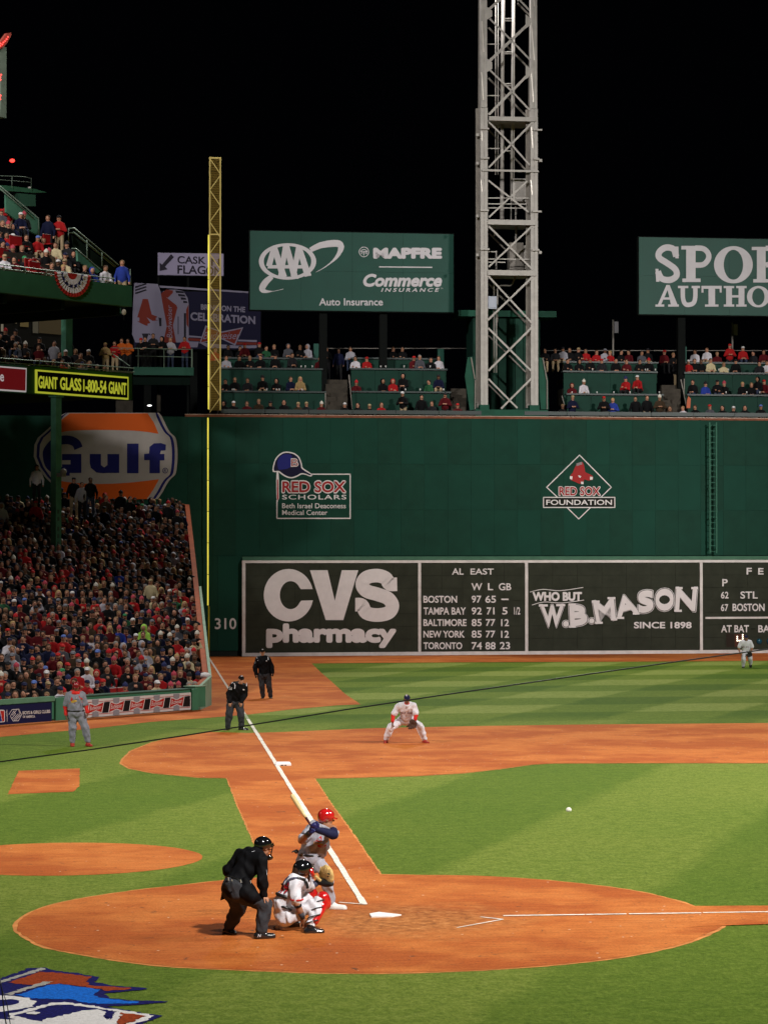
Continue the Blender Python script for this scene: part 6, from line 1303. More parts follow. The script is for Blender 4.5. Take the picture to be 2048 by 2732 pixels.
MB().hexa([q(70, 1920, .1), q(105, 1885, .1), q(155, 1915, .1), q(110, 1960, .1), q(70, 1920, .16), q(105, 1885, .16), q(155, 1915, .16), q(110, 1960, .16)]).build('knee_saver', CWHT, e)
MB().tube([q(60, 1905, .13), q(75, 1940, .13)], .02, 6).build('saver_strap', LEA, e)
# --- batter
q = zj(z, 39.2)
J = dict(pelvis=q(560, 960, .0), hipL=q(650, 985, -.03), hipR=q(475, 975, .02), waist=q(585, 860, -.01), chest=q(680, 660, -.02), neck=q(745, 500, .0), head=q(795, 390, -.02),
         shL=q(885, 545, -.10), shR=q(575, 560, .04), elL=q(890, 615, -.33), wrL=q(665, 545, -.42), elR=q(440, 700, -.18), wrR=q(560, 590, -.38),
         knL=q(785, 1150, -.06), anL=q(865, 1590, .02), toeL=q(1035, 1655, -.02), knR=q(530, 1270, -.14), anR=q(500, 1590, -.05), toeR=q(600, 1660, -.18))
J['elB'] = None; del J['elB']
hf = dr(.86, .25, -.12)
gl_ = q(600, 520, -.42)
e, F, jo, to, bo = uniform('batter in grey uniform and glossy red helmet holding his bat back in a hitting stance', J, hf, dr(.05, 0, 1), CGRY, CGRY, SK2, h=.0095, bulk=.86, jh=.022, th=.024, wr=.012, shoe=SHWH,
    hands=(hand_prims(J['wrL'], q(590, 470, -.46)-J['wrL'], dr(.2, .9, .3), dr(-.2, -.3, 1), 1.1), hand_prims(J['wrR'], q(590, 510, -.42)-J['wrR'], dr(.9, .3, 0), dr(0, -.5, .8), 1.1)))
GLN = mat('glove_navy', (.015, .018, .12), .45, spec=.5); GLR = mat('glove_red', (.42, .02, .03), .45)
grow('batting_glove', hand_prims(J['wrL'], q(590, 470, -.46)-J['wrL'], dr(.2, .9, .3), dr(-.2, -.3, 1), 1.1), .008, [GLN], infl=.008, parent=e)
grow('batting_glove', hand_prims(J['wrR'], q(590, 510, -.42)-J['wrR'], dr(.9, .3, 0), dr(0, -.5, .8), 1.1), .008, [GLN], infl=.008, parent=e)
MB().tube([J['wrR'].lerp(J['elR'], .0), J['wrR'].lerp(J['elR'], .3)], [.043, .047], 10).build('wrist_band', LEA, e, True)
grow('arm_sleeve', [cone(J['shL'].lerp(J['elL'], .35), J['elL'], .056, .056, .03), cone(J['elL'], J['wrL'], .056, .038, .03)], .009, [CNVY], infl=.012, wrinkle=.004, parent=e)
grow('undershirt', [cone(J['neck']-ZH*.05, J['neck']+ZH*.01, .082, .068, .03)], .009, [CNVY], infl=.004, parent=e)
hc = J['head']; s_ = hf.cross(ZH).normalized(); b = MB(); Rm = Matrix((s_, hf, s_.cross(hf))).transposed()
up_ = s_.cross(hf)
grow('batting_helmet', [ellp(hc+up_*.045-hf*.012, s_, hf, up_, (.108, .128, .105), .01), ellp(hc-up_*.015-s_*.075-hf*.03, s_, hf, up_, (.03, .055, .08), .03), ellp(hc-up_*.01-hf*.07, s_, hf, up_, (.085, .06, .06), .03)], .007, [HRD], parent=e, cut=[(hc+up_*-.075, -up_)])
pts = []
b = MB(); n_ = 11; P0 = [hc+s_*math.cos(a)*.088+hf*(.085+.085*math.sin(a))+up_*(.05-.25*abs(math.cos(a)*.088)-.02*math.sin(a)) for a in np.linspace(0, math.pi, n_)]+[hc+s_*x+hf*.06+up_*.055 for x in (-.07, 0, .07)]
m_ = len(P0); b.add(P0+[p-up_*.012 for p in P0], [tuple(range(m_)), tuple(range(2*m_-1, m_-1, -1))]+[(i, i+m_, (i+1) % m_+m_, (i+1) % m_) for i in range(m_)]); b.build('helmet_brim', HRD, e)
MB().tube([q(350, 840, -.12), q(310, 862, -.16)], [.015, .008], 6).build('rear_strap', LEA, e)
MB().ball(q(372, 852, -.09), .035, 8).build('pocket_glove', LEA, e, True)
# jersey emblem: red bird shape and gold bat
cn = dr(.45, -.88, -.1)
def dec(pts, m, nm='emblem', off=.008): decal(e, jo, [q(x, y, -.1) for x, y in pts], [tuple(range(len(pts)))], cn, m, off, nm)
dec([(690, 618), (705, 650), (700, 690), (670, 705), (600, 712), (625, 680), (650, 650)], CRED); dec([(595, 705), (700, 728), (800, 690), (805, 704), (700, 748), (600, 730)], mat('thread_gold', (.5, .3, .05), .7))
dec([(640, 742), (700, 760), (765, 735), (760, 762), (700, 790), (650, 775)], CRED)
# the bat
bat = empty('baseball_bat', gl_, 'pale wooden bat with a dark handle, cocked behind the batter\'s head', 'bat')
k0 = q(628, 575, -.40); k1 = q(305, 55, -.05); dB = (k1-k0); Lb = dB.length; print('bat length', Lb)
f_ = lambda t: k0+dB*t
WOOD = mat('bat_wood', (.72, .54, .26), .35, noise=.08, nscale=20, spec=.5); HND = mat('bat_handle', (.06, .012, .015), .4)
MB().tube([f_(t) for t in (-.0, .012, .02, .1, .25, .38)], [.024, .024, .0135, .0125, .014, .018], 14).build('handle', HND, bat, True)
MB().tube([f_(t) for t in (.381, .5, .62, .72, .85, .95, .985, 1.0)], [.018, .022, .028, .032, .034, .034, .03, .02], 16).build('barrel', WOOD, bat, True)
# --- third baseman
z = Z(1010, 1830, 150/1658); q = zj(z, 73.0)
J = dict(pelvis=q(810, 990, .22), hipL=q(930, 1010, .2), hipR=q(690, 1010, .2), waist=q(812, 880, .08), chest=q(820, 700, -.04), neck=q(828, 530, -.16), head=q(832, 400, -.22),
         shL=q(1020, 590, -.08), shR=q(590, 600, -.08), elL=q(1100, 860, -.10), elR=q(430, 870, -.08), wrL=q(1070, 1010, -.28), wrR=q(400, 1060, -.2),
         knL=q(1210, 1190, -.12), knR=q(350, 1220, -.12), anL=q(1350, 1580, .05), anR=q(210, 1580, .05), toeL=q(1440, 1690, -.12), toeR=q(190, 1700, -.15))
hf = dr(.05, -1, -.05)
e, F, jo, to, bo = uniform('fielder in white uniform with red sleeves and navy cap, crouching wide on the infield clay', J, hf, (0, 0, 1), CWHT, CWHT, SK3, h=.012, bulk=1., under=CRED, long_=True, jh=.028, th=.03, wr=.009, shoe=SHRD, beltm=None,
   hands=(hand_prims(J['wrR'], dr(.05, -.15, -1), dr(1, 0, 0), dr(.2, -1, 0), .6), hand_prims(J['wrL'], dr(-.3, -.3, -1), dr(0, -1, 0), dr(-1, 0, 0), .5)))
cap(e, J['head'], hf, (0, 0, 1), CNVY); text_on(e, jo, 'RED  SOX', q(820, 790, -.3), dr(1, 0), (0, 0, 1), dr(0, -1, .1), .36, .055, mat('digit_red_dark', (.12, .01, .015), .6), .05)
b = MB(); v_, f__ = glyphs('B', .015); b.add([q(800+t*42, 300-h*48, -.345) for t, h in v_], f__); b.build('cap_letter', CWHT, e)
decal(e, jo, [q(x, y, -.2) for x, y in ((800, 600), (812, 600), (812, 930), (800, 930))], [(0, 1, 2, 3)], dr(0, -1), mat('piping_grey', (.2, .18, .2), .7), name='piping')
def glove(pos, right, upv, fwd, m, lbl, sc=1.):
    g_ = empty('fielders_glove', pos, lbl, 'glove'); pr = [ellp(pos, right, upv, fwd, (.10*sc, .09*sc, .045*sc), .02)]
    for i in range(4): x = -.075+.05*i; pr.append(cone(pos+V(right)*x*sc+V(upv)*.05*sc, pos+V(right)*x*1.15*sc+V(upv)*(.15-.012*abs(i-1.5))*sc+V(fwd)*.03*sc, .030*sc, .024*sc, .008))
    pr.append(cone(pos-V(right)*.08*sc, pos-V(right)*.15*sc+V(upv)*.06*sc+V(fwd)*.03, .032*sc, .025*sc, .01)); grow('glove_body', pr, .010, [m], parent=g_)
    b = MB()
    for i in range(4): b.tube([pos-V(right)*(.09+.012*i)*sc+V(upv)*(.03+.03*i)*sc+V(fwd)*.03, pos-V(right)*.03*sc+V(upv)*(.05+.03*i)*sc+V(fwd)*.03], .007, 6)
    b.build('webbing', m, g_, True); return g_
GLB = mat('glove_brown', (.06, .025, .015), .5, noise=.2, nscale=20)
glove(q(1020, 1090, -.36), dr(.9, 0, .2), dr(-.15, -.2, -1), dr(-.2, -1, 0), GLB, 'dark brown glove hanging open on the wide stanced fielder\'s left hand', 1.05)
# --- third base umpire
z = Z(590, 1720, 160/1475); q = zj(z, 78.4)
J = dict(pelvis=q(345, 1400, .12), hipL=q(440, 1420, .1), hipR=q(250, 1420, .1), waist=q(360, 1260, .06), chest=q(420, 1100, -.02), neck=q(465, 970, -.1), head=q(492, 865, -.16),
         shL=q(580, 1040, -.04), shR=q(280, 1040, -.04), elL=q(590, 1230, .0), elR=q(190, 1210, .0), wrL=q(500, 1400, -.12), wrR=q(210, 1400, -.08),
         knL=q(485, 1720, -.02), knR=q(200, 1720, -.02), anL=q(500, 2020, .05), anR=q(165, 2030, .05), toeL=q(640, 2095, -.02), toeR=q(110, 2110, -.12))
hf = dr(.25, -1, -.05)
e, F, jo, to, bo = uniform('umpire in black jacket leaning forward beside the foul line near third base', J, hf, (0, 0, 1), CBLK, CCHR, SK1, h=.012, sleeve='long', bulk=1.12, jh=.035, th=.034, wr=.009, beltm=None,
   hands=(hand_prims(J['wrL'], dr(-.1, -.3, -1), dr(0, .3, -.2), dr(-1, -.3, 0), .3), hand_prims(J['wrR'], dr(.1, -.3, -1), dr(0, .3, -.2), dr(1, -.3, 0), .3)))
cap(e, J['head'], hf, (0, 0, 1), CBLK)
nn = dr(-.1, -1, .25)
def dq(pts, nm='shoulder_stripe', m=CWHT, dz=-.1, n=nn): decal(e, jo, [q(x, y, dz) for x, y in pts], [tuple(range(len(pts)))], n, m, .008, nm)
for a_, b_ in ((((250, 945), (290, 915)), ((262, 962), (295, 940))), (((290, 915), (345, 960)), ((295, 940), (330, 980))), (((345, 960), (372, 1030)), ((330, 980), (346, 1035))), (((372, 1030), (355, 1100)), ((346, 1035), (336, 1098)))): dq([a_[0], a_[1], b_[1], b_[0]])
dq([(622, 930), (640, 960), (636, 1025), (620, 1030)]); dq([(545, 1100), (580, 1105), (578, 1130), (545, 1128)], 'chest_patch'); 
text_on(e, jo, '26', q(240, 1080, -.1), dr(.9, 0, -.3), dr(.3, 0, .95), nn, .10, .085, CWHT, .05); b = MB(); b.ball(q(508, 772, -.30), .02, 8, sc=(1.3, .5, .8)); b.build('cap_badge', CWHT, e, True)
# --- left field line umpire
q = zj(z, 95.1)
J = dict(pelvis=q(1065, 740, .03), hipL=q(1140, 765, .03), hipR=q(990, 765, .03), waist=q(1060, 620, .02), chest=q(1040, 430, .0), neck=q(1025, 290, .0), head=q(1018, 190, -.02),
         shL=q(1160, 370, 0), shR=q(900, 370, 0), elL=q(1240, 540, .0), elR=q(835, 560, .0), wrL=q(1262, 690, -.05), wrR=q(865, 730, -.05),
         knL=q(1180, 1020, -.02), knR=q(1005, 1020, -.02), anL=q(1215, 1270, .04), anR=q(1025, 1270, .04), toeL=q(1235, 1325, -.14), toeR=q(1010, 1328, -.16))
hf = dr(.0, -1, -.02)
e, F, jo, to, bo = uniform('umpire in black jacket standing upright on the clay of the left field corner', J, hf, (0, 0, 1), CBLK, CCHR, SK1, h=.013, sleeve='long', bulk=1.1, jh=.04, th=.034, wr=.009, beltm=None,
   hands=(hand_prims(J['wrL'], dr(0, -.1, -1), dr(-1, 0, 0), dr(0, -1, 0), .4), hand_prims(J['wrR'], dr(0, -.1, -1), dr(1, 0, 0), dr(0, -1, 0), .4)))
cap(e, J['head'], hf, (0, 0, 1), CBLK)
for pts in ([(860, 315), (890, 312), (910, 395), (893, 398)], [(1145, 290), (1168, 290), (1172, 378), (1150, 378)], [(820, 410), (842, 405), (842, 450), (822, 455)]): decal(e, jo, [q(x, y, -.1) for x, y in pts], [(0, 1, 2, 3)], dr(0, -1, .2), CWHT, .008, 'shoulder_stripe')
MB().ball(q(1117, 400, -.19), .024, 8, sc=(1, .5, 1)).build('chest_patch', CWHT, e, True); MB().ball(q(1020, 120, -.14), .022, 8, sc=(1.2, .5, .8)).build('cap_badge', CWHT, e, True)
for w_ in 'LR': MB().ball(J['wr'+w_]+V((0, 0, -.07)), .06, 10, sc=(.75, .9, 1.2)).build('glove', LEA, e, True)
# --- base coach in grey and red
z = Z(150, 1800, 110/1217); q = zj(z, 71.9)
J = dict(pelvis=q(590, 1130, .02), hipL=q(700, 1160, .02), hipR=q(490, 1160, .02), waist=q(580, 980, .0), chest=q(575, 740, .0), neck=q(590, 520, .0), head=q(603, 365, -.02),
         shL=q(770, 610, 0), shR=q(385, 610, 0), elL=q(885, 920, .02), elR=q(275, 930, .02), wrL=q(925, 1130, -.06), wrR=q(300, 1200, -.08),
         knL=q(860, 1560, -.03), knR=q(490, 1560, -.03), anL=q(945, 1980, .02), anR=q(485, 1980, .02), toeL=q(1030, 2110, -.1), toeR=q(490, 2125, -.12))
hf = dr(.1, -1, -.08)
e, F, jo, to, bo = uniform('base coach in grey uniform with red sleeves and dark red helmet standing on the grass', J, hf, (0, 0, 1), CGR2, CGR2, SK3, h=.012, bulk=1.16, under=CRED, long_=True, jh=.03, th=.034, wr=.008, shoe=SHRD,
   hands=(hand_prims(J['wrL'], dr(0, -.15, -1), dr(-1, 0, 0), dr(0, -1, 0), .5), hand_prims(J['wrR'], dr(.1, -.15, -1), dr(1, 0, 0), dr(0, -1, 0), .5)))
up_ = ZH; s_ = hf.cross(ZH).normalized(); hc = J['head']
HDR = mat('helmet_dark_red', (.2, .008, .012), .12, spec=.7, coat=1)
grow('batting_helmet', [ellp(hc+up_*.05, s_, hf, up_, (.112, .125, .1), .01)], .010, [HDR], parent=e, cut=[(hc+up_*.02, -up_)])
MB().hexa([hc+s_*x+hf*y+up_*z_ for x, y, z_ in ((-.08, .09, .02), (.08, .09, .02), (.06, .19, .0), (-.06, .19, .0), (-.08, .09, .035), (.08, .09, .035), (.06, .19, .012), (-.06, .19, .012))]).build('helmet_brim', HDR, e)
for s__ in (-1, 1): MB().ball(hc+s_*.1*s__-up_*.01, .05, 10, sc=(.4, .9, 1.2)).build('ear_flap', HDR, e, True)
grow('hood_collar', [cone(J['neck']+RH*math.cos(a)*.11+FH*math.sin(a)*.08+ZH*(.005-.035*(math.sin(a) < 0)), J['neck']+RH*math.cos(a+.6)*.11+FH*math.sin(a+.6)*.08+ZH*(.005-.035*(math.sin(a+.6) < 0)), .055, .055, .03) for a in np.arange(0, 6.2, .6)], .012, [CRED], wrinkle=.004, parent=e)
cn = dr(0, -1, .1)
def dec(pts, m, nm='emblem', off=.008): decal(e, jo, [q(x, y, -.2) for x, y in pts], [tuple(range(len(pts)))], cn, m, off, nm)
dec([(455, 655), (480, 690), (490, 730), (430, 800), (425, 740)], CRED); dec([(672, 600), (700, 650), (760, 690), (790, 730), (700, 700), (668, 640)], CRED)
dec([(440, 780), (520, 745), (660, 720), (745, 740), (745, 760), (600, 790), (500, 830), (450, 830)], mat('thread_gold', (.5, .3, .05), .7)); dec([(380, 840), (560, 838), (780, 790), (780, 806), (560, 855), (390, 858)], CRED, off=.010)
text_on(e, jo, '11', q(738, 885, -.2), dr(1, 0), (0, 0, 1), cn, .06, .07, mat('digit_navy', (.012, .012, .06), .6), .04)
MB().ball(q(600, 692, -.2), .012, 6).build('whistle', CWHT, e, True)
# --- left fielder
z = Z(1940, 1670, 108/1658); q = zj(z, 119.6)
J = dict(pelvis=q(760, 1050, .1), hipL=q(860, 1070, .1), hipR=q(680, 1070, .05), waist=q(750, 940, .05), chest=q(745, 780, .0), neck=q(750, 620, -.06), head=q(752, 495, -.1),
         shL=q(920, 670, 0), shR=q(570, 670, 0), elL=q(1010, 890, .02), elR=q(445, 900, .0), wrL=q(930, 1060, -.2), wrR=q(490, 1090, -.15),
         knL=q(920, 1330, -.05), knR=q(650, 1350, -.2), anL=q(930, 1560, .18), anR=q(635, 1640, .0), toeL=q(940, 1680, .12), toeR=q(630, 1725, -.18))
hf = dr(.0, -1, -.05)
e, F, jo, to, bo = uniform('outfielder in white uniform running in front of the scoreboard near the small white lamps', J, hf, (0, 0, 1), CWHT, CWHT, SK2, h=.014, bulk=1., under=CNVY, jh=.03, th=.03, wr=.008, beltm=None,
   hands=(hand_prims(J['wrR'], dr(.05, -.15, -1), dr(1, 0, 0), dr(0, -1, 0), .5), hand_prims(J['wrL'], dr(0, -.3, -1), dr(0, -1, 0), dr(-1, 0, 0), .5)))
cap(e, J['head'], hf, (0, 0, 1), CNVY); text_on(e, jo, 'RED  SOX', q(745, 855, -.3), dr(1, 0), (0, 0, 1), dr(0, -1, .1), .34, .06, mat('digit_red_dark', (.12, .01, .015), .6), .05)
glove(q(905, 1130, -.28), dr(.9, 0, .2), dr(-.1, -.2, -1), dr(-.2, -1, 0), mat('glove_black', (.015, .014, .012), .5), 'black glove on the running outfielder\'s left hand')
# ------------------------------------------------------------------ spectators
HAIRS = {'brown hair': (.06, .03, .015), 'dark hair': (.015, .01, .008), 'grey hair': (.22, .2, .19), 'blond hair': (.36, .24, .10), 'fair hair': (.2, .12, .06)}
HATC = {'black cap': (.012, .012, .016), 'navy cap': (.012, .014, .05), 'red cap': (.42, .015, .015), 'white cap': (.62, .6, .62), 'grey cap': (.16, .16, .19), 'tan cap': (.34, .25, .14), 'blue cap': (.1, .16, .45), 'green cap': (.03, .2, .08),
        'red knit hat': (.42, .015, .02), 'white knit hat': (.6, .56, .5), 'black knit hat': (.015, .015, .018), 'striped knit hat': (.4, .05, .08), 'navy knit hat': (.02, .025, .09)}
COATC = {'black': (.004, .004, .005), 'navy': (.006, .008, .03), 'red': (.32, .010, .012), 'dark red': (.08, .005, .008), 'grey': (.07, .07, .085), 'pale grey': (.32, .31, .36), 'white': (.55, .52, .58), 'cream': (.5, .42, .26), 'brown': (.04, .025, .014),
         'tan': (.3, .2, .09), 'blue': (.02, .04, .26), 'green': (.02, .09, .04), 'charcoal': (.014, .014, .017), 'orange': (.5, .1, .015), 'lime': (.3, .55, .08), 'mustard': (.4, .24, .04)}
CM = {k: mat('coat_'+k.replace(' ', '_'), c, .8, noise=.12, nscale=7, spec=.12) for k, c in COATC.items()}
HM = {k: mat('head_'+k.replace(' ', '_'), c, .8, spec=.2) for k, c in {**HAIRS, **HATC}.items()}
SKS = [skin('crowd_pale', (.42, .2, .13)), skin('crowd_mid', (.31, .15, .09)), skin('crowd_dark', (.13, .06, .035))]
JEAN = mat('jeans_dark', (.03, .04, .075), .8); KHAKI = mat('khaki', (.36, .27, .17), .8); ACC = mat('badge_white', (.6, .6, .6), .6)
TR = [JEAN, mat('trousers_black', (.012, .012, .014), .8), KHAKI]
def spec_prims(pose, head, low=False):
    """local frame: facing -Y, feet at z=0; materials 0 coat 1 skin 2 head cover 3 trousers"""
    f = V((0, -1, 0)); s = V((-1, 0, 0)); P = []; sit = pose.startswith('sit')
    hz = .44 if sit else .90; lean = {'sit_lean': .18, 'sit_side': .12}.get(pose, .05)
    pe = V((0, .0, hz+.1)); ch = V((0, -lean, hz+.38)); nk = V((0, -lean*1.3, hz+.58)); hd = nk+V((0, -.03, .13))
    P += [ellp(pe, s, f, (0, 0, 1), (.19, .15, .15), .05, 0), ellp(ch, s, f, (0, 0, 1), (.185, .13, .23), .06, 0), ellp((pe+ch)/2, s, f, (0, 0, 1), (.19, .145, .2), .06, 0), cone(nk+V((0, 0, -.05)), nk+V((.155, 0, -.105)), .07, .07, .05, 0), cone(nk+V((0, 0, -.05)), nk+V((-.155, 0, -.105)), .07, .07, .05, 0), cone(ch, nk, .1, .07, .05, 0)]
    k = .02
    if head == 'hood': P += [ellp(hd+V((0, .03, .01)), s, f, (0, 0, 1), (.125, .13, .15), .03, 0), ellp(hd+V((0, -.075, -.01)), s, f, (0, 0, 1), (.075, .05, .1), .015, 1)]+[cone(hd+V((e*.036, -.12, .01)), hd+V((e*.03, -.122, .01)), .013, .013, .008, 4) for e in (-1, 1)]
    else:
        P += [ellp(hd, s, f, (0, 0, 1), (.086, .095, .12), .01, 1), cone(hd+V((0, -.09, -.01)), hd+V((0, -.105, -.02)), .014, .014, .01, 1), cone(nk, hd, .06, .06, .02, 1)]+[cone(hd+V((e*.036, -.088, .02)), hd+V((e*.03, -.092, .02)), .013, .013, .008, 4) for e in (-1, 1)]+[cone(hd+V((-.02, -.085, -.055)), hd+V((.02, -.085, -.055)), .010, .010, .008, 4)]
        if head == 'short': P += [ellp(hd+V((0, .022, .052)), s, f, (0, 0, 1), (.098, .098, .092), .01, 2)]
        if head == 'long': P += [ellp(hd+V((0, .03, .04)), s, f, (0, 0, 1), (.104, .098, .108), .01, 2), cone(hd+V((-.07, .03, 0)), nk+V((-.09, .0, -.06)), .05, .04, .03, 2), cone(hd+V((.07, .03, 0)), nk+V((.09, .0, -.06)), .05, .04, .03, 2)]
        if head == 'cap': P += [ellp(hd+V((0, .0, .065)), s, f, (0, 0, 1), (.096, .108, .075), .01, 2), cone(hd+V((-.03, -.1, .052)), hd+V((.03, -.13, .045)), .045, .045, .01, 2, (0, 0, 1), 3.)]
        if head == 'knit': P += [ellp(hd+V((0, .01, .07)), s, f, (0, 0, 1), (.1, .108, .1), .01, 2), cone(hd+V((0, 0, .16)), hd+V((0, 0, .175)), .035, .03, .01, 2)]
    for e in (-1, 1):
        sh = nk+V((.175*e, 0, -.12))
        if pose in ('sit', 'sit_lean'): el = sh+V((.07*e, -.05, -.27)); wr = V((.07*e, -.32 if pose == 'sit' else -.42, hz+.2))
        elif pose == 'sit_arms': el = sh+V((.06*e, -.1, -.26)); wr = V((-.08*e, -.26, hz+.28+.03*e))
        elif pose == 'sit_up': el = sh+V((.1*e, -.14, -.2)); wr = V((.05*e, -.22, hz+.52)) if e > 0 else V((.12*e, -.34, hz+.2))
        elif pose == 'sit_side': el = sh+V((.08*e, -.1+.06*e, -.25)); wr = V((.16*e, -.34, hz+.12)) if e > 0 else V((-.02, -.22, hz+.44))
        elif pose == 'sit_cheer': el = sh+V((.12*e, -.16, .02)); wr = sh+V((.04*e, -.14, .27 if e > 0 else .2))
        elif pose == 'stand': el = sh+V((.1*e, .02, -.27)); wr = sh+V((.1*e, -.08, -.52))
        else: el = sh+V((.12*e, -.05, -.25)); wr = V((.07*e, -.24, hz+.26))
        P += [cone(sh, el, .068, .055, .04, 0), cone(el, wr, .055, .042, .03, 0), cone(wr, wr+V((0, -.03, -.05)) if pose == 'stand' else wr+V((-.04*e, -.05, 0)), .042, .036, .012, 1)]
        if sit: hp = V((.09*e, 0, hz+.06)); kn = V((.13*e, -.42, hz+.08)); an = V((.13*e, -.42, .1))
        else: hp = V((.09*e, 0, hz+.04)); kn = V((.11*e, -.02, .5)); an = V((.12*e, 0, .1))
        P += [cone(hp, kn, .095, .07, .05, 3), cone(kn, an, .068, .05, .03, 3), cone(an+V((0, .03, -.05)), an+V((0, -.14, -.06)), .045, .04, .02, 3)]
    return P
_sm = {}; FEAT = mat('eyes_mouth_socket_shade', (.07, .03, .02), .6)  # dark eyes and mouth, also painting in the shade of the eye sockets
def spec_mesh(pose, head, h):
    k = (pose, head, h)
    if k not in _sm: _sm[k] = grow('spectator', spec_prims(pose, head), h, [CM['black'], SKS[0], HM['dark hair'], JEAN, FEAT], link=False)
    return _sm[k]
def headkind(hat):
    if hat == 'hood': return 'hood'
    if 'knit' in hat: return 'knit'
    if 'cap' in hat: return 'cap'
    if hat.startswith('long'): return 'long'
    return 'short'
def headmat(hat): return HM['dark hair'] if hat == 'hood' else HM[hat.replace('long ', '')]
def person(pos, face, pose, coat, hat, label, group, sk=None, tr=None, h=.03, sc=1.):
    me = spec_mesh(pose, headkind(hat), h); o = bpy.data.objects.new('person', me); COL.objects.link(o); o.location = pos
    o.rotation_euler = (0, 0, face+random.uniform(-.5, .5)); o.scale = (sc, sc, sc)
    for i, m in enumerate((CM[coat], sk or random.choices(SKS, (6, 4, 1))[0], headmat(hat), tr or random.choice(TR))): o.material_slots[i].link = 'OBJECT'; o.material_slots[i].material = m
    return tag(o, label, 'person', group)
ORD = ['front', 'second', 'third', 'fourth', 'fifth', 'sixth', 'seventh', 'eighth', 'ninth', 'tenth', 'eleventh', 'twelfth', 'thirteenth', 'fourteenth', 'fifteenth', 'sixteenth', 'seventeenth', 'eighteenth', 'nineteenth', 'twentieth']
def nth(i): return 'first' if i == 0 else (ORD[i] if i < 20 else str(i+1)+'th')
def rcoat(r): return r.choices(['black', 'charcoal', 'navy', 'red', 'dark red', 'grey', 'pale grey', 'white', 'cream', 'brown', 'tan', 'blue', 'green', 'orange', 'mustard', 'lime'], [46, 14, 14, 8, 10, 5, 2, 1.2, .8, 6, 1.2, 1.2, .7, .3, .2, .05])[0]
def rhat(r): return r.choices(['brown hair', 'dark hair', 'grey hair', 'blond hair', 'fair hair', 'long brown hair', 'long blond hair', 'long dark hair', 'hood', 'black cap', 'navy cap', 'red cap', 'white cap', 'grey cap', 'tan cap', 'blue cap', 'green cap', 'red knit hat', 'white knit hat', 'black knit hat', 'striped knit hat', 'navy knit hat'],
    [10, 10, 4, 2, 5, 4, 2, 5, 8, 7, 8, 4, 3, 4, 2, 1, .6, 4, 2.5, 4, 3, 3])[0]
def hatphrase(h): return 'hood up' if h == 'hood' else h
FACE_CAM = math.atan2(CAM.x-(-6), -(CAM.y-65)) # turn so local -Y looks to the infield
rs = random.Random(21)
SEATR = mat('seat_red', (.3, .012, .014), .35, spec=.5); SEATRAIL = mat('seat_edge', (.5, .42, .4), .4)
def seatmesh():
    b = MB(); b.box(-.22, -.04, .42, .22, .36, .46); return b
SEATM = None
def add_seat(p, lbl, grp):
    e = empty('stadium_seat', p, lbl, 'seat', grp); e.rotation_euler = (0, 0, FW_ANG)
    for nm, bx, m in (('seat_pan', (-.21, -.30, .40, .21, .08, .44), SEATR), ('backrest', (-.21, .09, .46, .21, .13, .84), SEATR), ('edge_strip', (-.21, .085, .842, .21, .135, .86), SEATRAIL), ('leg', (-.03, -.1, .0, .03, -.04, .398), STEEL)):
        b = MB(); b.box(*bx); o = bpy.data.objects.new(nm, b.mesh(nm, m)); COL.objects.link(o); o.parent = e
FW_ANG = math.atan2(FU.y, FU.x)
# field stand
NIND = 6; crowd = []   # crowd: rows beyond, joined
left_edge = lambda P: P.sz(-14, 1400)[0]
empties = {(0, 9), (0, 8), (0, 10), (1, 8), (1, 9), (2, 9), (0, 6)}
special = {(0, 4): ('cream', 'white cap', 'sit_arms'), (0, 1): ('brown', 'grey hair', 'sit_arms'), (1, 1): ('cream', 'black knit hat', 'sit'), (0, 11): ('blue', 'red knit hat', 'sit'), (0, 13): ('mustard', 'red knit hat', 'sit_lean'), (1, 4): ('red', 'fair hair', 'sit'), (0, 14): ('white', 'navy cap', 'sit_lean'),
           (3, 1): ('cream', 'white knit hat', 'sit'), (5, 6): ('pale grey', 'hood', 'sit'), (5, 8): ('pale grey', 'hood', 'sit_lean'), (7, 6): ('lime', 'hood', 'sit'), (11, 5): ('cream', 'white cap', 'sit_lean'), (12, 5): ('cream', 'tan cap', 'stand'), (0, 2): ('charcoal', 'striped knit hat', 'sit'), (0, 3): ('charcoal', 'striped knit hat', 'sit_lean'),
           (2, 12): ('white', 'white cap', 'sit'), (3, 9): ('red', 'striped knit hat', 'sit_lean'), (4, 13): ('red', 'red cap', 'sit'), (9, 8): ('green', 'green cap', 'sit'), (10, 2): ('dark red', 'black cap', 'sit_up')}
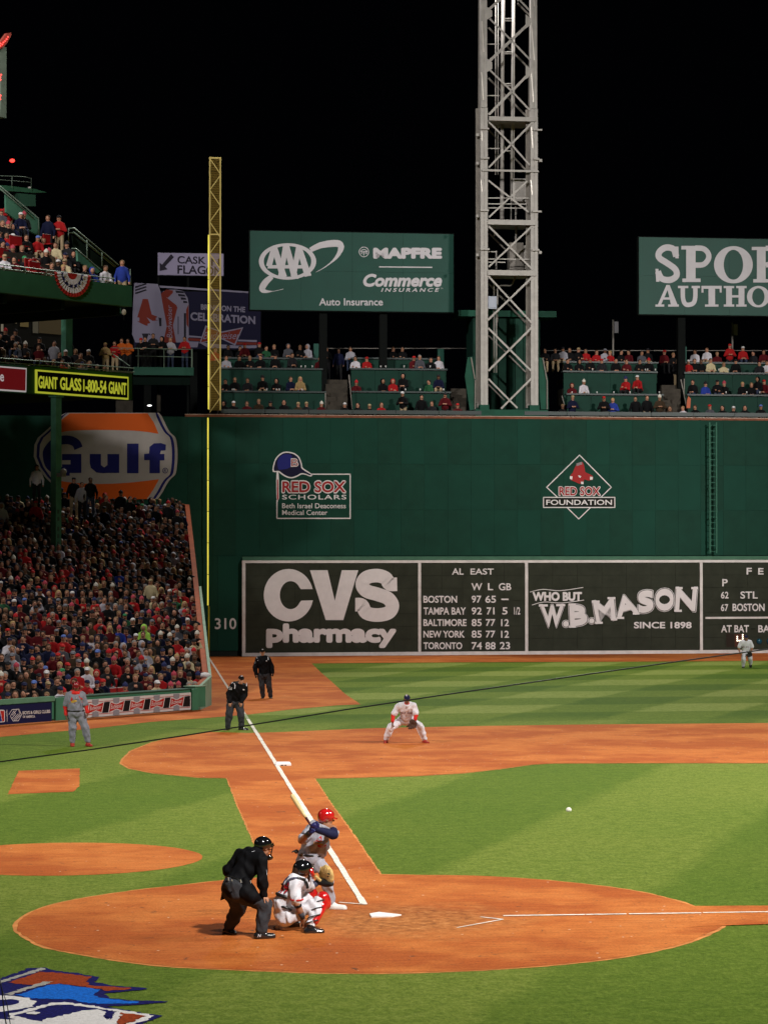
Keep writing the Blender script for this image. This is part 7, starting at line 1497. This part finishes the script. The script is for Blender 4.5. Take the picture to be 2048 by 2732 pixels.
for i in range(NR):
    P = Plane(FW.pt(0, 0, row_off(i)), FW.u); s = end_at(i)-.30-(.25 if i == 0 else 0); k = 0; L = left_edge(P)
    while s > L:
        key = (i, k); jx = rs.uniform(-.11, .11); pos = P.pt(s+jx, row_z(i)+rs.uniform(-.07, .05), rs.uniform(-.12, .12)); coat, hat, pose = special.get(key, (rcoat(rs), rhat(rs), rs.choice(['sit', 'sit_lean', 'sit_arms', 'sit_up', 'sit_side', 'sit_cheer' if rs.random() < .35 else 'sit_side'])))
        if i >= 24 and rs.random() < .15: pose = 'stand'
        if key in empties:
            add_seat(P.pt(s, row_z(i), .0), 'empty red seat in the %s row of the field stand, %s from the orange wall' % (nth(i), nth(k)), 'empty red seats'); s -= .5; k += 1; continue
        if i >= 3 and rs.random() < .035 and key not in special: s -= .5; k += 1; continue
        if i < NIND: person(pos, FACE_CAM, pose, coat, hat, 'person in %s, %s, %s field stand row, %s from orange wall' % (coat, hatphrase(hat), nth(i), nth(k)), 'spectators in the field stand', h=.026, sc=rs.uniform(.92, 1.04))
        else: crowd.append((pos, FACE_CAM+rs.uniform(-.3, .3), pose, coat, hat, rs.uniform(.92, 1.04)))
        s -= .45+rs.uniform(0, .05); k += 1
# people standing against the rear, in front of the oil company sign
for ox, oy, coat, hat, D in ((80, 1003, 'white', 'dark hair', 113), (178, 1040, 'pale grey', 'dark hair', 112), (160, 1030, 'black', 'black cap', 112.5), (196, 1030, 'black', 'dark hair', 112), (4, 1085, 'white', 'hood', 110)):
    p = AT(ox, oy, D); crowd.append((p-V((0, 0, 1.76)), FACE_CAM, 'stand', coat, hat, 1.))
# wall terraces: every head read off the photograph
def wallrow(kp, z, lst, place):
    P = TP[kp] if kp else TP[0]; n = 0
    for (x, y, coat, hat, *rest) in lst:
        stand = 'st' in rest; a = P.sz(*z(x, y), 0, 1); Hh = 1.77 if stand else 1.30
        pos = P.pt(a[0], a[1]-Hh+.02, 0); tr = KHAKI if 'khaki' in rest else None
        person(pos, math.atan2(CAM.x-pos.x, -(CAM.y-pos.y))*1.0, 'stand_arms' if stand and rs.random() < .5 else ('stand' if stand else rs.choice(['sit', 'sit_arms', 'sit_lean'])), coat, hat, 'person in %s, %s, terrace %s, %s from left' % (coat, hatphrase(hat), place, nth(n)), 'spectators on the wall terraces', tr=tr, h=.03, sc=1.04)
        n += 1
L_ = 'left block of wall seats'
wallrow(0, zA, [(97, 1150, 'black', 'hood'), (140, 1150, 'black', 'white cap'), (222, 1150, 'dark red', 'brown hair'), (297, 1138, 'brown', 'fair hair'), (368, 1150, 'black', 'black cap'), (445, 1142, 'black', 'long dark hair'), (530, 1155, 'brown', 'tan cap'), (580, 1155, 'charcoal', 'tan cap'), (663, 1155, 'dark red', 'white knit hat'), (803, 1158, 'black', 'white cap')], 'bottom row left of stairs')
wallrow(0, zA, [(887, 1160, 'black', 'long dark hair'), (952, 1168, 'black', 'tan cap'), (1020, 1158, 'red', 'long brown hair'), (1155, 1093, 'black', 'white cap', 'st'), (1262, 1112, 'black', 'dark hair', 'st'), (1328, 1150, 'charcoal', 'brown hair'), (1405, 1100, 'dark red', 'black cap', 'st'), (1478, 1163, 'dark red', 'red cap')], 'bottom row beside the tower')
wallrow('r1', zA, [(95, 1018, 'black', 'dark hair'), (150, 1008, 'black', 'fair hair'), (232, 1012, 'charcoal', 'dark hair'), (318, 1000, 'black', 'black knit hat'), (400, 1015, 'black', 'hood'), (470, 1005, 'navy', 'brown hair'), (535, 1005, 'tan', 'long blond hair')], 'second row left of stairs')
wallrow('r1', zA, [(875, 1028, 'dark red', 'red knit hat'), (1025, 1018, 'black', 'hood'), (1092, 1018, 'red', 'hood'), (1155, 985, 'black', 'hood'), (1312, 1022, 'green', 'dark hair'), (1368, 992, 'navy', 'black cap')], 'second row beside the tower')
wallrow('r2', zA, [(20, 830, 'red', 'brown hair'), (97, 878, 'pale grey', 'brown hair'), (170, 880, 'black', 'dark hair'), (240, 878, 'black', 'fair hair'), (310, 875, 'black', 'brown hair'), (395, 870, 'black', 'black cap'), (480, 862, 'charcoal', 'dark hair'), (655, 885, 'dark red', 'brown hair')], 'third row left of stairs')
wallrow('r2', zA, [(870, 882, 'white', 'dark hair'), (935, 885, 'red', 'red cap'), (1215, 880, 'dark red', 'red cap'), (1245, 875, 'grey', 'grey hair'), (1318, 890, 'black', 'dark hair'), (1368, 880, 'white', 'brown hair')], 'third row beside the tower')
wallrow('r3', zA, [(100, 815, 'black', 'dark hair'), (180, 820, 'black', 'dark hair'), (212, 805, 'dark red', 'red cap'), (290, 800, 'black', 'red cap'), (325, 820, 'green', 'dark hair'), (395, 812, 'black', 'fair hair'), (468, 808, 'grey', 'hood'), (540, 815, 'black', 'fair hair'), (597, 812, 'pale grey', 'hood')], 'top row left of stairs')
wallrow('r3', zA, [(700, 825, 'black', 'dark hair', 'st'), (770, 835, 'navy', 'dark hair', 'st'), (840, 825, 'pale grey', 'dark hair'), (1090, 825, 'black', 'brown hair'), (1150, 825, 'black', 'dark hair')], 'top row beside the tower')
wallrow(0, zS, [(250, 1232, 'black', 'fair hair'), (320, 1172, 'navy', 'tan cap', 'st'), (538, 1178, 'black', 'red cap', 'st'), (600, 1190, 'blue', 'blond hair', 'st'), (752, 1178, 'black', 'dark hair', 'st'), (828, 1172, 'black', 'brown hair', 'st'), (915, 1172, 'brown', 'white knit hat', 'st'), (985, 1245, 'brown', 'long brown hair')], 'bottom row right of tower')
wallrow(0, zS, [(1090, 1245, 'white', 'fair hair'), (1172, 1238, 'black', 'brown hair'), (1263, 1233, 'grey', 'red cap'), (1348, 1240, 'black', 'long dark hair'), (1418, 1245, 'black', 'white cap'), (1497, 1240, 'black', 'long dark hair'), (1602, 1235, 'black', 'blue cap')], 'bottom row far right block')
wallrow('r1', zS, [(318, 1088, 'dark red', 'hood'), (385, 1068, 'white', 'white knit hat'), (690, 1045, 'red', 'navy knit hat'), (780, 1035, 'red', 'white cap')], 'second row right of tower')
wallrow('r1', zS, [(1145, 1065, 'black', 'dark hair'), (1225, 1080, 'blue', 'black knit hat'), (1310, 1065, 'black', 'black cap'), (1362, 1077, 'black', 'striped knit hat'), (1467, 1080, 'black', 'blond hair'), (1540, 1085, 'black', 'fair hair'), (1590, 1045, 'black', 'hood'), (1645, 1065, 'dark red', 'red cap')], 'second row far right block')
wallrow('r2', zS, [(285, 920, 'black', 'dark hair'), (365, 925, 'black', 'hood'), (440, 915, 'black', 'red cap'), (522, 920, 'charcoal', 'red cap'), (610, 920, 'black', 'dark hair'), (693, 925, 'dark red', 'brown hair'), (780, 925, 'black', 'dark hair'), (848, 922, 'black', 'red knit hat'), (1035, 925, 'black', 'tan cap', 'st', 'khaki')], 'third row right of tower')
wallrow('r2', zS, [(1110, 928, 'red', 'white cap'), (1155, 920, 'black', 'dark hair'), (1198, 925, 'black', 'brown hair'), (1253, 920, 'cream', 'dark hair'), (1350, 945, 'cream', 'fair hair'), (1440, 925, 'black', 'black cap'), (1600, 940, 'charcoal', 'dark hair'), (1645, 935, 'white', 'dark hair')], 'third row far right block')
wallrow('r3', zS, [(135, 850, 'black', 'dark hair'), (205, 850, 'charcoal', 'dark hair'), (260, 840, 'pale grey', 'black cap'), (305, 845, 'black', 'dark hair'), (358, 845, 'black', 'tan cap'), (415, 852, 'red', 'dark hair'), (485, 862, 'red', 'brown hair'), (540, 852, 'pale grey', 'grey cap'), (590, 868, 'red', 'blond hair'), (650, 862, 'black', 'dark hair'), (720, 862, 'dark red', 'dark hair'), (785, 868, 'grey', 'dark hair'), (835, 850, 'black', 'black cap'), (945, 862, 'dark red', 'red cap'), (1005, 880, 'black', 'fair hair')], 'top row right of tower')
wallrow('r3', zS, [(1160, 858, 'white', 'dark hair'), (1243, 845, 'white', 'brown hair'), (1310, 875, 'dark red', 'fair hair'), (1393, 820, 'red', 'red cap', 'st'), (1475, 838, 'red', 'white cap'), (1560, 868, 'charcoal', 'dark hair'), (1625, 860, 'dark red', 'dark hair')], 'top row far right block')
# upper deck, left
UL = [(10, 370, 'grey', 'red cap', 6.6), (100, 262, 'red', 'brown hair', 7.4, 'st'), (235, 410, 'navy', 'white cap', 6.), (295, 410, 'black', 'striped knit hat', 6.), (100, 520, 'black', 'striped knit hat', 5.2), (30, 505, 'black', 'fair hair', 5.4), (180, 545, 'navy', 'hood', 5.2), (5, 640, 'navy', 'brown hair', 4.3), (90, 655, 'red', 'dark hair', 4.3), (150, 665, 'cream', 'white cap', 4.3), (325, 680, 'black', 'brown hair', 4.3),
      (440, 695, 'red', 'blue cap', 4.3), (535, 720, 'black', 'fair hair', 4.2), (600, 437, 'navy', 'brown hair', 5.2, 'st'), (735, 440, 'red', 'black cap', 5., 'st', 'khaki'), (270, 810, 'black', 'fair hair', 3.4), (185, 825, 'red', 'striped knit hat', 3.4), (30, 760, 'dark red', 'dark hair', 3.5), (100, 790, 'navy', 'navy knit hat', 3.5), (700, 780, 'cream', 'brown hair', 3.4), (835, 770, 'charcoal', 'black knit hat', 3.4), (565, 868, 'black', 'white knit hat', 2.6), (640, 860, 'brown', 'striped knit hat', 2.6), (800, 900, 'charcoal', 'navy cap', 2.4), (920, 880, 'black', 'hood', 2.4),
      (55, 920, 'white', 'tan cap', 1.8), (190, 950, 'dark red', 'dark hair', 1.7), (290, 940, 'charcoal', 'green cap', 1.7), (410, 985, 'red', 'red cap', 1.5), (500, 985, 'dark red', 'dark hair', 1.5), (730, 985, 'black', 'white cap', 1.6), (822, 985, 'cream', 'tan cap', 1.6), (770, 1045, 'brown', 'blond hair', .9), (630, 1020, 'brown', 'brown hair', 1.), (1030, 1060, 'black', 'fair hair', .9), (1130, 1080, 'blue', 'hood', .8), (1265, 1060, 'white', 'brown hair', .8), (1505, 990, 'blue', 'fair hair', 1.2, 'st', 'khaki')]
where = {6: 'upper rows', 5: 'upper rows', 7: 'upper rows', 4: 'middle rows', 3: 'middle rows', 2: 'lower rows', 1: 'front rows', 0: 'front rows'}
_ul = {}
def ulab(coat, hat, stand, o_, x):
    l = 'person in %s coat, %s, %s, %s of the upper deck crowd' % (coat, hatphrase(hat), 'standing' if stand else 'seated', where[int(o_)])
    _ul[l] = _ul.get(l, 0)+1
    return l if _ul[l] == 1 else l.replace(' of the upper deck crowd', ' of upper deck, farther right')
for n, (x, y, coat, hat, o_, *rest) in enumerate(UL):
    P = upl(o_); a = P.sz(*zU(x, y), 0, 1); stand = 'st' in rest; pos = P.pt(a[0], a[1]-(1.79 if stand else 1.31), 0)
    nb = 'nearest the picture edge' if x < 40 else None
    person(pos, FACE_CAM, 'stand_arms' if coat == 'red' and stand else ('stand' if stand else rs.choice(['sit', 'sit_arms', 'sit_lean'])), coat, hat, ulab(coat, hat, stand, o_, x), 'spectators on the upper deck', tr=KHAKI if 'khaki' in rest else None, h=.028, sc=1.03)
for n, (x, y, o_, sl_) in enumerate(((215, 760, 3.8, 'in the middle of three side by side'), (250, 765, 3.8, 'right of the three in the middle rows'), (190, 755, 3.8, 'left of the three in the middle rows'), (430, 1075, 1., 'behind the front rail, left of a pair'), (470, 1085, 1., 'behind the front rail, right of a pair'), (480, 1040, 1.3, 'one row above the rail pair'), (20, 900, 2.4, 'at the picture edge above the front rail'), (600, 740, 4., 'below the standing navy coated person'), (380, 1040, 1.3, 'one row above the rail, farther left'))):
    P = upl(o_); a = P.sz(*zU(x, y), 0, 1); add_seat(P.pt(a[0], a[1]-.6, 0), 'empty red upper deck seat %s' % sl_, 'empty red seats on the upper deck')
# middle deck and corner walkway, dark
ML = [(500, 130, 'black', 'fair hair', 3, 1), (95, 265, 'charcoal', 'blond hair', 1.2, 0), (30, 272, 'dark red', 'brown hair', 1.2, 0), (120, 172, 'grey', 'grey hair', 3, 0), (190, 172, 'charcoal', 'white knit hat', 3, 0), (400, 160, 'pale grey', 'dark hair', 3, 1), (290, 192, 'dark red', 'brown hair', 2.8, 0), (400, 298, 'black', 'fair hair', 1., 0), (330, 282, 'dark red', 'brown hair', 1.2, 0), (460, 300, 'red', 'brown hair', 1, 0), (485, 228, 'black', 'white cap', 2, 0), (560, 222, 'charcoal', 'fair hair', 2, 0), (595, 252, 'brown', 'brown hair', 1.6, 0), (655, 225, 'black', 'white cap', 2, 0), (662, 310, 'black', 'fair hair', .8, 0), (610, 315, 'grey', 'navy cap', .8, 0), (722, 335, 'black', 'grey hair', .6, 0), (772, 340, 'black', 'brown hair', .6, 0), (210, 240, 'navy', 'dark hair', 1.8, 0), (440, 245, 'black', 'brown hair', 1.8, 0)]
for x, y, coat, hat, o_, st_ in ML:
    P = Plane(MP.pt(0, 0, -o_), MP.u); a = P.sz(*zM(x, y), 0, 1); crowd.append((P.pt(a[0], a[1]-(1.77 if st_ else 1.3), 0), FACE_CAM+rs.uniform(-.3, .3), 'stand' if st_ else 'sit', coat, hat, 1.))
for i in range(2, 9):
    for s in np.arange(MP.sz(-10, 800)[0], mr-1.8-.25*i, .55):
        if rs.random() < .8: crowd.append((MP.pt(s+rs.uniform(-.1, .1), mz1-.35+.33*i, -1.2-.85*i-.4), FACE_CAM+rs.uniform(-.3, .3), rs.choice(['sit', 'sit_lean', 'sit_arms']), rs.choice(['black', 'black', 'navy', 'black', 'charcoal']), rhat(rs), 1.))  # mostly black coats imitate the shade inside the middle deck
for x, y, coat, hat, lbl in ((780, 172, 'tan', 'blond hair', 'left end'), (850, 160, 'red', 'dark hair', 'left half'), (900, 140, 'orange', 'brown hair', 'left half'), (948, 142, 'orange', 'dark hair', 'middle'), (1035, 138, 'black', 'red cap', 'middle'), (1075, 130, 'black', 'dark hair', 'middle'), (1130, 105, 'charcoal', 'brown hair', 'middle'), (1200, 128, 'black', 'hood', 'right half'), (1258, 135, 'pale grey', 'fair hair', 'right half'), (1365, 128, 'red', 'dark hair', 'right end')):
    P = Plane(W.pt(0, 0, -2.3), W.u); a = P.sz(*zM(x, y), 0, 1); person(P.pt(a[0], a[1]-1.78, 0), 0, 'stand_arms', coat, hat, 'person in %s, %s, standing on the corner walkway, %s' % (coat, hatphrase(hat), lbl), 'people on the corner walkway', h=.03)
# the distant rest of the crowd in one joined mesh
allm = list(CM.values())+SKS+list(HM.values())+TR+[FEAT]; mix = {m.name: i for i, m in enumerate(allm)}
Vv, Ff, Mm = [], [], []; off_ = 0; cache = {}
for pos, ang, pose, coat, hat, sc in crowd:
    me = spec_mesh(pose, headkind(hat), .042)
    if me.name not in cache:
        v = np.empty(len(me.vertices)*3, np.float32); me.vertices.foreach_get('co', v); f = np.empty(len(me.loops), np.int32); me.loops.foreach_get('vertex_index', f); mi = np.empty(len(me.polygons), np.int32); me.polygons.foreach_get('material_index', mi); cache[me.name] = (v.reshape(-1, 3), f.reshape(-1, 4), mi)
    v, f, mi = cache[me.name]; c, s = math.cos(ang), math.sin(ang); v2 = v*sc; v2 = np.stack([v2[:, 0]*c-v2[:, 1]*s+pos[0], v2[:, 0]*s+v2[:, 1]*c+pos[1], v2[:, 2]+pos[2]], 1)
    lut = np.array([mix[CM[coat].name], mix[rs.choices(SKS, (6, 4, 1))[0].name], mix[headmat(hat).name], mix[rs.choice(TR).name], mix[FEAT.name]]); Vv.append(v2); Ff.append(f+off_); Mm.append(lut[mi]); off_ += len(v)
v = np.concatenate(Vv).astype(np.float32); f = np.concatenate(Ff).astype(np.int32); me = bpy.data.meshes.new('crowd'); me.vertices.add(len(v)); me.vertices.foreach_set('co', v.ravel()); me.loops.add(len(f)*4); me.loops.foreach_set('vertex_index', f.ravel()); me.polygons.add(len(f))
me.polygons.foreach_set('loop_start', np.arange(0, len(f)*4, 4, dtype=np.int32)); me.polygons.foreach_set('material_index', np.concatenate(Mm).astype(np.int32)); me.polygons.foreach_set('use_smooth', np.ones(len(f), bool))
for m in allm: me.materials.append(m)
me.update(calc_edges=True); o = bpy.data.objects.new('crowd', me); COL.objects.link(o); tag(o, 'distant rows of spectators packed into the back of the stand and the dark middle deck', 'crowd', kind='stuff')
print('persons', sum(1 for o in COL.objects if o.name.startswith('person')), 'crowd', len(crowd), 'objects', len(COL.objects))
